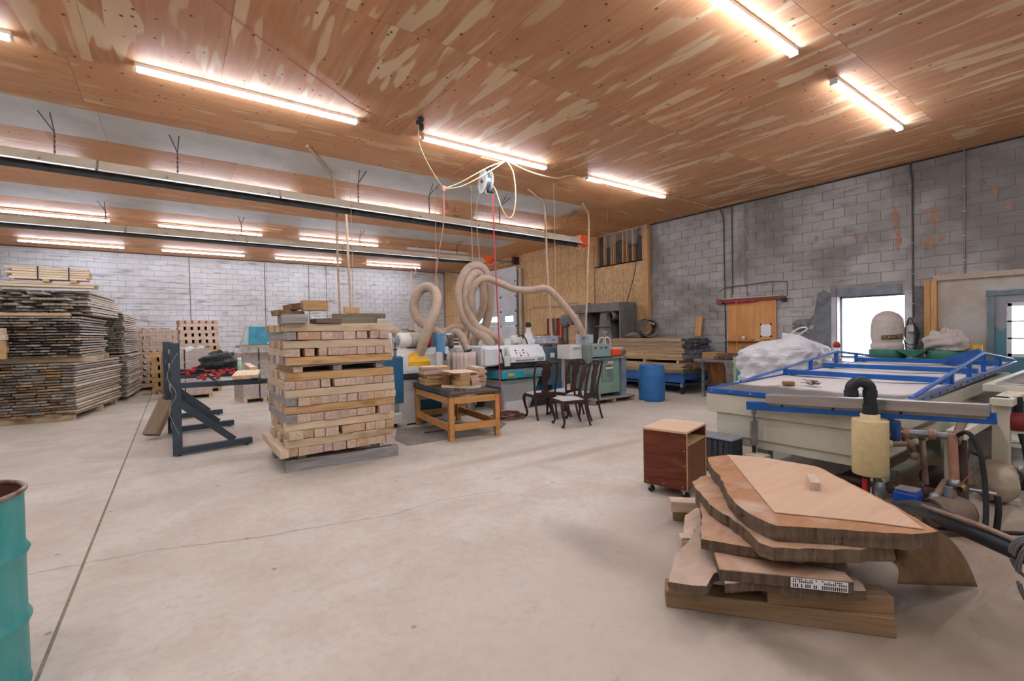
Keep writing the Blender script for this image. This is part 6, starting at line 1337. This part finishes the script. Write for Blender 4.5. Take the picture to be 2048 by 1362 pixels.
bvx = thing('blue_valve', 'blue actuator valve between the tank and the copper pipe', 'valve', (4.72, 1.22, 0)); part(bvx, 'actuator', paint('valve_blue', '#1d4fa3', '#1a4590', .4), ((-.09, -.1, .17), (.07, .06, .28)), bevel=.02); part(bvx, 'actuator_top', paint('dusty_top', '#8b8286', '#777075', .7), ((-.08, -.09, .28), (.06, .05, .3)), bevel=.01); MB().cyl((0, 0, 0), (0, 0, .17), .04, n=14).build('valve_stem', M_GALV, bvx)
bv2 = thing('ball_valve', 'bronze ball valve with pink lever on the copper pipe', 'valve', (5.1, .96, .28)); MB().lathe([(.02, -.05), (.035, -.03), (.04, 0), (.035, .03), (.02, .05)], (0, 0, 0), 14, 'X').build('valve_body', paint('bronze', '#9b7a52', '#7f6344', .4, .6), bv2); MB().bar((0, 0, .03), (0, -.06, .14), .02, .006).build('lever', paint('pink_lever', '#c9756a', None, .5), bv2); MB().cyl((-.0, -.05, 0), (0, -.2, 0), .016, n=10).build('branch', M_STL, bv2)
pm = thing('vacuum_pump', 'dusty round vacuum pump on the floor under the pipes', 'pump', (4.82, .98, 0), -.6); MB().lathe([(0, -.14), (.1, -.13), (.12, -.08), (.12, .1), (.1, .14), (0, .15)], (0, 0, .14), 26, 'X').build('housing', paint('dusty_pump', '#8a7664', '#75624f', .8, .1, scale=8, bump=.2), pm)
MB().tube([(-.13, .1*math.cos(a), .14+.1*math.sin(a)) for a in np.linspace(0, 6.283, 25)[:-1]], .012, 6, True).build('rim', paint('pump_rim', '#4b4038', None, .7), pm); part(pm, 'base', M_DKP, ((-.15, -.11, 0), (.15, .11, .04))); MB().cyl((.0, 0, .25), (0, 0, .34), .026, n=12).build('port', M_GALV, pm)
bt = thing('buried_tank', 'big cream tank end lying on the floor under the feed frame', 'tank', (6.02, .9, 0), .15); MB().lathe([(0, -.26), (.08, -.24), (.13, -.18), (.15, -.1), (.15, .3), (.1, .38), (0, .4)], (0, 0, .15), 28, 'X').build('shell', paint('dusty_cream', '#b3a489', '#8d7c66', .8, scale=4), bt); part(bt, 'cradle', M_CREAM, ((-.1, -.15, 0), (0, .15, .04)))
MB().lathe([(0, -.1), (.09, -.09), (.1, 0), (.09, .09), (0, .1)], (6.75, .86, .62), 20, 'Y').build('red_flange', paint('dark_red_flange', '#8e2f33', '#73262a', .5), fx); MB().cyl((6.75, .86, .62), (6.75, .86, .86), .035, n=12).build('flange_pipe', M_BLK, fx)
fd = thing('filter_cap', 'grey conical filter housing on the feed frame post', 'filter', (6.58, .84, .0)); MB().cyl((-.03, -.03, .2), (.0, -.14, .08), .05, .07, n=14).build('cone', paint('filter_grey', '#8b8d8f', '#75777a', .5), fd); MB().cyl((.02, .03, .18), (-.03, -.03, .2), .03, n=10).build('neck', M_CREAM, fd)
def bhose(label, pts, r=.014): return MB().tube(smooth_path(pts, 8), r, 8).build('rubber_hose', M_BLK, None, label=label, cat='hose')
bhose('black hose arching up from the pipes and down to the floor', [(5.18, 1.02, .66), (5.05, .92, .74), (4.96, .84, .66), (4.92, .8, .45), (4.86, .78, .2), (4.8, .78, .02)], .017)
bhose('black hose snaking right across the floor below the feed frame', [(5.1, .98, .28), (5.0, .9, .12), (5.0, .8, .02), (5.15, .6, .016), (5.3, .35, .016), (5.1, .1, .016), (5.0, -.3, .016)])
bhose('black hose hanging in a bow from the grey filter to the floor', [(6.56, .72, .08), (6.2, .62, .02), (5.9, .5, .016), (6.0, .2, .016), (6.3, -.1, .016)], .015)
bhose('short stiff black hose standing upright beside the bronze valve', [(4.98, .74, .3), (4.96, .73, .2), (4.94, .74, .02)], .02)
bhose('black hose looping behind the copper pipe', [(5.3, 1.0, .3), (5.6, 1.02, .42), (6.0, 1.08, .4), (6.4, 1.08, .3)], .016)
bhose('grey-black hose dropping from the red flange', [(6.75, .84, .5), (6.72, .8, .3), (6.66, .78, .12), (6.5, .8, .02)], .022)
MB().tube(smooth_path([(4.55, 1.35, .1), (4.25, 1.1, .28), (3.9, .9, .4), (3.55, .68, .47), (3.28, .42, .5), (3.08, .1, .48), (2.95, -.3, .3), (2.9, -.8, .06)], 10), .05, 16).build('suction_pipe', M_ABS, None, label='thick black suction pipe sloping past the slab pile to the right', cat='pipe')
MB().tube(smooth_path([(3.75, .88, .47), (3.5, .72, .53), (3.35, .56, .555), (3.22, .4, .56)], 8), .014, 8).build('tan_hose', M_PIPE, None, label='thin tan pipe lying along the black suction pipe', cat='pipe')
for k in range(5):
    MB().tube([(3.22-.02*k+.0*math.cos(a), .36-.01*k+.075*math.cos(a), .5+(.1+.06*(k > 2))*math.sin(a)-(.06*(k > 2))) for a in np.linspace(0, 6.0, 22)], .007, 6).build('wire_loop', paint('grey_wire', '#5e5a58', '#7a7570', .6), None, label=['first grey wire loop hung over the black suction pipe', 'second grey wire loop hung over the black suction pipe', 'third grey wire loop hung over the black suction pipe', 'long dark wire loop dangling below the black suction pipe', 'last wire loop dangling lowest below the black suction pipe'][k], cat='wire')
# ---- folded rubber crate behind the cabinet, loose bits on the membrane
kc = thing('ribbed_crate', 'dark ribbed plastic crate under the corner of the press', 'crate', (4.93, 2.92, 0)); part(kc, 'body', paint('dark_crate', '#4a4d52', '#3c3f44', .6), ((-.12, -.2, 0), (.12, .22, .38)), bevel=.01)
for k in range(6):
    for z in (.02, .2): part(kc, 'rib_panel', MATS['dark_crate'], ((-.135, -.18+.066*k, z), (-.12, -.13+.066*k, z+.16)), bevel=.003)
part(kc, 'lid', paint('crate_lid', '#8f949a', '#7d8288', .5), ((-.14, -.22, .38), (.13, .24, .4)), bevel=.01)
w1 = MB().box((0, 0, .02), (.16, .12, .04), rz=.5).build('wood_scrap', M_CUT[2], None, (5.9, 2.62, zl(5.9)+.03), label='brown wood scrap lying on the grey press membrane', cat='scrap')
mw = MB(); 
for k in range(14): a = R5.uniform(0, 6.28); mw.bar((R5.uniform(-.1, .1), R5.uniform(-.07, .07), .01+.004*k), (R5.uniform(-.12, .12), R5.uniform(-.08, .08), .015+.004*k), .02, .006)
mw.build('metal_clips', paint('clip_grey', '#8c867b', '#6b655c', .5, .5), None, (5.98, 2.4, zl(5.98)+.03), label='tangle of grey metal clips beside the wood scrap on the press', cat='metal clips')
sk_ = thing('skid_tray', 'low dusty steel tray on the floor under the press', 'tray', (5.6, 2.0, 0)); part(sk_, 'pan', paint('dusty_tray', '#7d7572', '#95898a', .7, .2, scale=6), ((-.72, -.35, .0), (-.36, .3, .05)), ((-.2, -.35, 0), (.6, .3, .05)), bevel=.004); part(sk_, 'rim', M_DKP, ((-.75, -.37, 0), (-.72, .32, .09)))
part(thing('white_carton', 'white carton showing in the gap under the press', 'carton', (5.75, 2.1, .051)), 'carton', M_LBL, ((-.2, -.12, 0), (.2, .12, .16)))
# ---- reddish plywood cabinet on casters
cbx = thing('rolling_cabinet', 'reddish plywood cabinet on casters with an open top cubby', 'cabinet', (3.72, 3.0, 0), -1.32)
M_REDPLY = wood('red_stain_ply', '#7e4430', '#5e2c20', rnd=0, stretch=5, dust=None); M_EDGE = wood('ply_edge', '#d9b98a', '#c49e6c', rnd=0); M_CTOP = wood('cabinet_top', '#dcc0a0', '#cfae8a', rnd=0)
cw_, cd_, zb, zt_ = .42, .55, .09, .64
part(cbx, 'side_panel', M_REDPLY, ((0, 0, zb), (cw_, .018, zt_ - .02)), bevel=.001)
part(cbx, 'side_panel', M_REDPLY, ((0, cd_-.018, zb), (cw_, cd_, zt_-.02)), bevel=.001)
part(cbx, 'back_panel', M_EDGE, ((0, .018, zb), (.018, cd_-.018, zt_-.02)), bevel=.001)
part(cbx, 'top_panel', M_CTOP, ((-.006, -.006, zt_-.02), (cw_+.006, cd_+.006, zt_)), bevel=.001)
part(cbx, 'edge_band', M_EDGE, ((cw_, 0, zb), (cw_+.004, .018, zt_-.02)), bevel=0); part(cbx, 'edge_band', M_EDGE, ((cw_, cd_-.018, zb), (cw_+.004, cd_, zt_-.02)), bevel=0); part(cbx, 'edge_band', M_EDGE, ((-.004, 0, zb), (0, .018, zt_-.02)), bevel=0)
part(cbx, 'shelf', M_EDGE, ((.018, .018, .5), (cw_, cd_-.018, .515)), bevel=0)
dv = part(cbx, 'front_drawer', wood('brown_drawer', '#8a5a3e', '#74492f', rnd=0), ((cw_-.02, .02, .3), (cw_-.002, cd_-.02, .498)), bevel=0); part(cbx, 'front_drawer', MATS['brown_drawer'], ((cw_-.02, .02, zb+.015), (cw_-.002, cd_-.02, .296)), bevel=0)
part(cbx, 'bottom', M_REDPLY, ((0, .018, zb), (cw_, cd_-.018, zb+.015)), bevel=0)
for x, z in ((.4, .46), (.4, .32), (.38, .12), (.2, .12), (.04, .12)): MB().cyl((x, 0, z), (x, -.004, z), .006, n=8).build('screw', M_STL, cbx)
for x, y in ((.04, .05), (.38, .05), (.04, .5), (.38, .5)):
    w_ = MB().box((x, y, .078), (.05, .05, .022)).box((x, y, .055), (.02, .045, .03)).build('caster', M_STL, cbx); MB().cyl((x+.014, y-.008, .034), (x+.014, y+.012, .034), .034, n=16).build('wheel', M_BLK, w_)
# ---- live-edge slab pile
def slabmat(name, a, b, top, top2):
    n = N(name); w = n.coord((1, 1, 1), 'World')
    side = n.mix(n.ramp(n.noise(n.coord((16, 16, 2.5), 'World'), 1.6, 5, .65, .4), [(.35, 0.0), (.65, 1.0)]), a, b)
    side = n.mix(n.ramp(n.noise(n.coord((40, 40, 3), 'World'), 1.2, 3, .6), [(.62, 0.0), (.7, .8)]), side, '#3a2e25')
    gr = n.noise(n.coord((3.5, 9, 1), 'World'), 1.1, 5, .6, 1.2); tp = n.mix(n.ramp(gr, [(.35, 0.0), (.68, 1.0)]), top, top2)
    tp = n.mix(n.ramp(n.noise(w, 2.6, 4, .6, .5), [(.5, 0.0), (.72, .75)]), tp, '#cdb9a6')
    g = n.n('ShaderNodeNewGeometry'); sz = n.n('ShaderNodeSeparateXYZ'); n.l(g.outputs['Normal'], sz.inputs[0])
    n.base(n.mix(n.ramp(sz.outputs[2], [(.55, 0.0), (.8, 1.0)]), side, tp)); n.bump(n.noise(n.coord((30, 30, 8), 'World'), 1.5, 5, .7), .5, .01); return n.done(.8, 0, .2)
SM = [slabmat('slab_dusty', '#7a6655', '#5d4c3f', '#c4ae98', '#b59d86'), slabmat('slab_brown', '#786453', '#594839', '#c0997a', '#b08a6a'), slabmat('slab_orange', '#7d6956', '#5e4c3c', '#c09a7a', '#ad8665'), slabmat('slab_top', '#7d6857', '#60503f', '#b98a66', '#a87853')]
GSl = 'live-edge slabs in the near pile'
S1 = [(3.25, 1.85), (2.988, 1.923), (2.627, 1.774), (2.403, 1.717), (2.114, 1.552), (2.18, 1.453), (2.24, 1.405), (2.4, 1.46), (2.46, 1.43), (2.33, 1.36), (2.508, 1.26), (2.579, 1.126), (2.725, .974), (2.833, .891), (2.98, 1.0), (3.2, 1.35)]
rough_slab('live_edge_plank', S1, .195, .05, SM[0], 'lowest dusty live-edge slab with a split in its front edge', group=GSl, seed=1, chip=.006)
S3 = [(3.42, 1.95), (3.148, 2.072), (2.997, 1.934), (2.792, 1.782), (2.571, 1.649), (2.468, 1.577), (2.545, 1.431), (2.637, 1.26), (2.775, 1.083), (2.816, .97), (3.05, 1.1), (3.3, 1.5)]
rough_slab('live_edge_plank', S3, .312, .058, SM[1], 'third slab from the floor with a smooth orange top', group=GSl, seed=2, chip=.005)
S4 = [(3.373, 1.985), (3.359, 2.123), (3.136, 2.087), (3.015, 1.96), (2.826, 1.746), (2.703, 1.518), (2.615, 1.377), (2.52, 1.265), (2.521, 1.195), (2.688, 1.048), (2.843, .927), (3.001, .826), (3.3, 1.1), (3.55, 1.5)]
rough_slab('live_edge_plank', S4, .372, .07, SM[2], 'slab with a crumbly bark edge just below the top slab', group=GSl, seed=3, chip=.009)
S5 = [(3.566, 2.225), (3.336, 2.05), (3.184, 1.888), (2.881, 1.656), (2.755, 1.534), (2.68, 1.434), (2.628, 1.329), (2.611, 1.224), (2.687, 1.141), (2.785, 1.039), (2.869, .935), (3.031, .76), (3.17, .68), (3.422, .921), (3.95, 1.539), (3.774, 2.149)]
top = rough_slab('live_edge_plank', S5, .444, .085, SM[3], 'topmost live-edge slab under the kraft sheet', group=GSl, seed=4, chip=.005)
kn = MB().lathe([(0, 0), (.03, .004), (.05, .012), (.062, .0)], (2.735, 1.475, .5), 14).build('knot_hole', paint('dark_knot', '#4f3a2c', None, .9), top)
pk = beam('short_plank', (2.42, 1.46, .247), (2.82, .98, .247), .2, .062, SM[1], 'straight short plank with a white label on its end', GSl, .003, 'slab')
ld = Vector((.4, -.48, 0)).normalized(); nd_ = Vector((-ld.y, ld.x, 0))*-1
lab = thing('label_sheet', 'white printed barcode label stapled on the short plank', 'label'); c0 = Vector((2.42, 1.46, .278))+ld*.46+nd_*.1025
if nd_.dot(Vector((-1, -1, 0))) < 0: c0 = Vector((2.42, 1.46, .278))+ld*.46-nd_*.1025; nd_ = -nd_
def lq(u, v): return c0+ld*u+Vector((0, 0, v))+nd_*.0015
MB().add([lq(-.12, -.026), lq(.14, -.026), lq(.14, .026), lq(-.12, .026)], [(0, 1, 2, 3)]).build('sheet', M_LBL, lab, thick=.001)
for k in range(26):
    u = -.11+.0095*k
    if 11 < k < 14: continue
    for v0, v1 in ((-.022, -.004), (.002, .012), (.015, .022)):
        if R5.random() < .3: continue
        P = [lq(u, v0), lq(u+.0055, v0), lq(u+.0055, v1), lq(u, v1)]; MB().add([p+nd_*.0012 for p in P], [(0, 1, 2, 3)]).build('print_mark', M_BLK, lab)
# sheet of kraft board on top, curled brown sheet hanging off the right side, small block
KP = [(3.739, 2.149), (3.198, 1.681), (2.774, 1.313), (2.899, 1.13), (3.028, .942), (3.137, .734), (3.367, .906), (3.924, 1.54), (3.924, 1.607), (3.876, 1.939)]
MB().prism(KP, .005, 'XY', .5315).build('kraft_sheet', wood('kraft_board', '#d2b394', '#c8a685', rnd=0, sc=.6), None, label='smooth tan kraft board sheet lying on the topmost slab', cat='sheet')
bo = inst('small_block', box_mesh('small_block', (.2, .055, .05), M_CUT[0]), None, (3.43, 1.37, .563), (0, 0, math.atan2(.1, .2)+.02), label='small square wooden block on the kraft sheet', cat='block')
A_, B_, C_, D_ = Vector((3.02, .86, .36)), Vector((3.9, 1.45, .43)), Vector((3.88, .64, .01)), Vector((2.98, .84, .33))
def curl(u, v):
    a = Vector((3.02, .9, .355)).lerp(Vector((3.55, 1.2, .41)), u); b = Vector((3.05, .82, .24)).lerp(Vector((3.88, .66, .015)), u); t = v
    p = a.lerp(b, t); out = Vector((.12, -.1, .1))*math.sin(math.pi*t)*(.3+.7*u); return p+out
MB().grid(curl, 18, 14).build('curled_sheet', paint('brown_hardboard', '#7b5d3d', '#6b4f33', .8, scale=9), None, thick=.004, label='brown hardboard sheet curling down to the floor behind the slabs', cat='sheet')
# base timbers and blocks under the pile
TB = wood('base_timber', '#a98a68', '#8f7153', '#977a5c', '#705640', rnd=.05, sc=1.5)
beam('base_timber', (2.31, 1.72, 0), (3.0, .84, 0), .14, .1, TB, 'long brown timber on the floor at the front under the slab pile', None, .003)
beam('base_timber', (2.62, 1.3, .101), (3.03, .86, .101), .13, .088, TB, 'shorter timber on the long front timber under the slab pile', None, .003)
beam('base_timber', (3.0, 1.95, 0), (3.5, 1.35, 0), .12, .19, TB, 'hidden timber at the back under the slab pile', None, .003)
beam('sawn_block', (2.95, 2.06, 0), (3.1, 1.9, 0), .09, .1, M_CUT[0], 'short sawn block sticking out left under the slab pile', None, .002, 'block')
beam('sawn_block', (3.38, 2.43, 0), (3.62, 2.13, 0), .1, .1, TB, 'brown block on the floor behind the slab pile', None, .002, 'block')
beam('sawn_block', (3.3, 2.4, .101), (3.58, 2.1, .101), .12, .09, M_CUT[0], 'pale block on the brown block behind the slab pile', None, .002, 'block')
rough_slab('offcut_board', [(3.3, 2.15), (3.1, 2.12), (2.75, 1.9), (2.95, 1.7), (3.4, 1.85)], .155, .035, M_CUT[0], 'pale offcut board poking out left between slab and blocks', group=None, seed=8, chip=.003, cat='board')

# low dark pipes and a black motor lying under the press
pipe('low dark pipe running along the floor under the press', [(5.3, 1.9, .1), (5.25, 1.45, .12), (5.2, 1.2, .16), (5.15, 1.08, .2)], .035, M_DKP)
pipe('rusty pipe lying on the floor beside the copper pipe', [(5.6, 1.35, .05), (5.3, 1.18, .05), (5.0, 1.12, .05)], .03, M_PIPE, fit=M_DKP)
mtr = thing('floor_motor', 'dirty black electric motor on the floor under the feed frame', 'motor', (5.75, 1.25, 0), .4)
MB().lathe([(0, -.18), (.1, -.17), (.11, -.12), (.11, .12), (.08, .18), (0, .18)], (0, 0, .14), 20, 'X').build('motor_body', paint('grimy_black', '#3d3733', '#5a4e44', .7, scale=7), mtr); part(mtr, 'foot_plate', M_DKP, ((-.15, -.1, 0), (.15, .1, .035)))
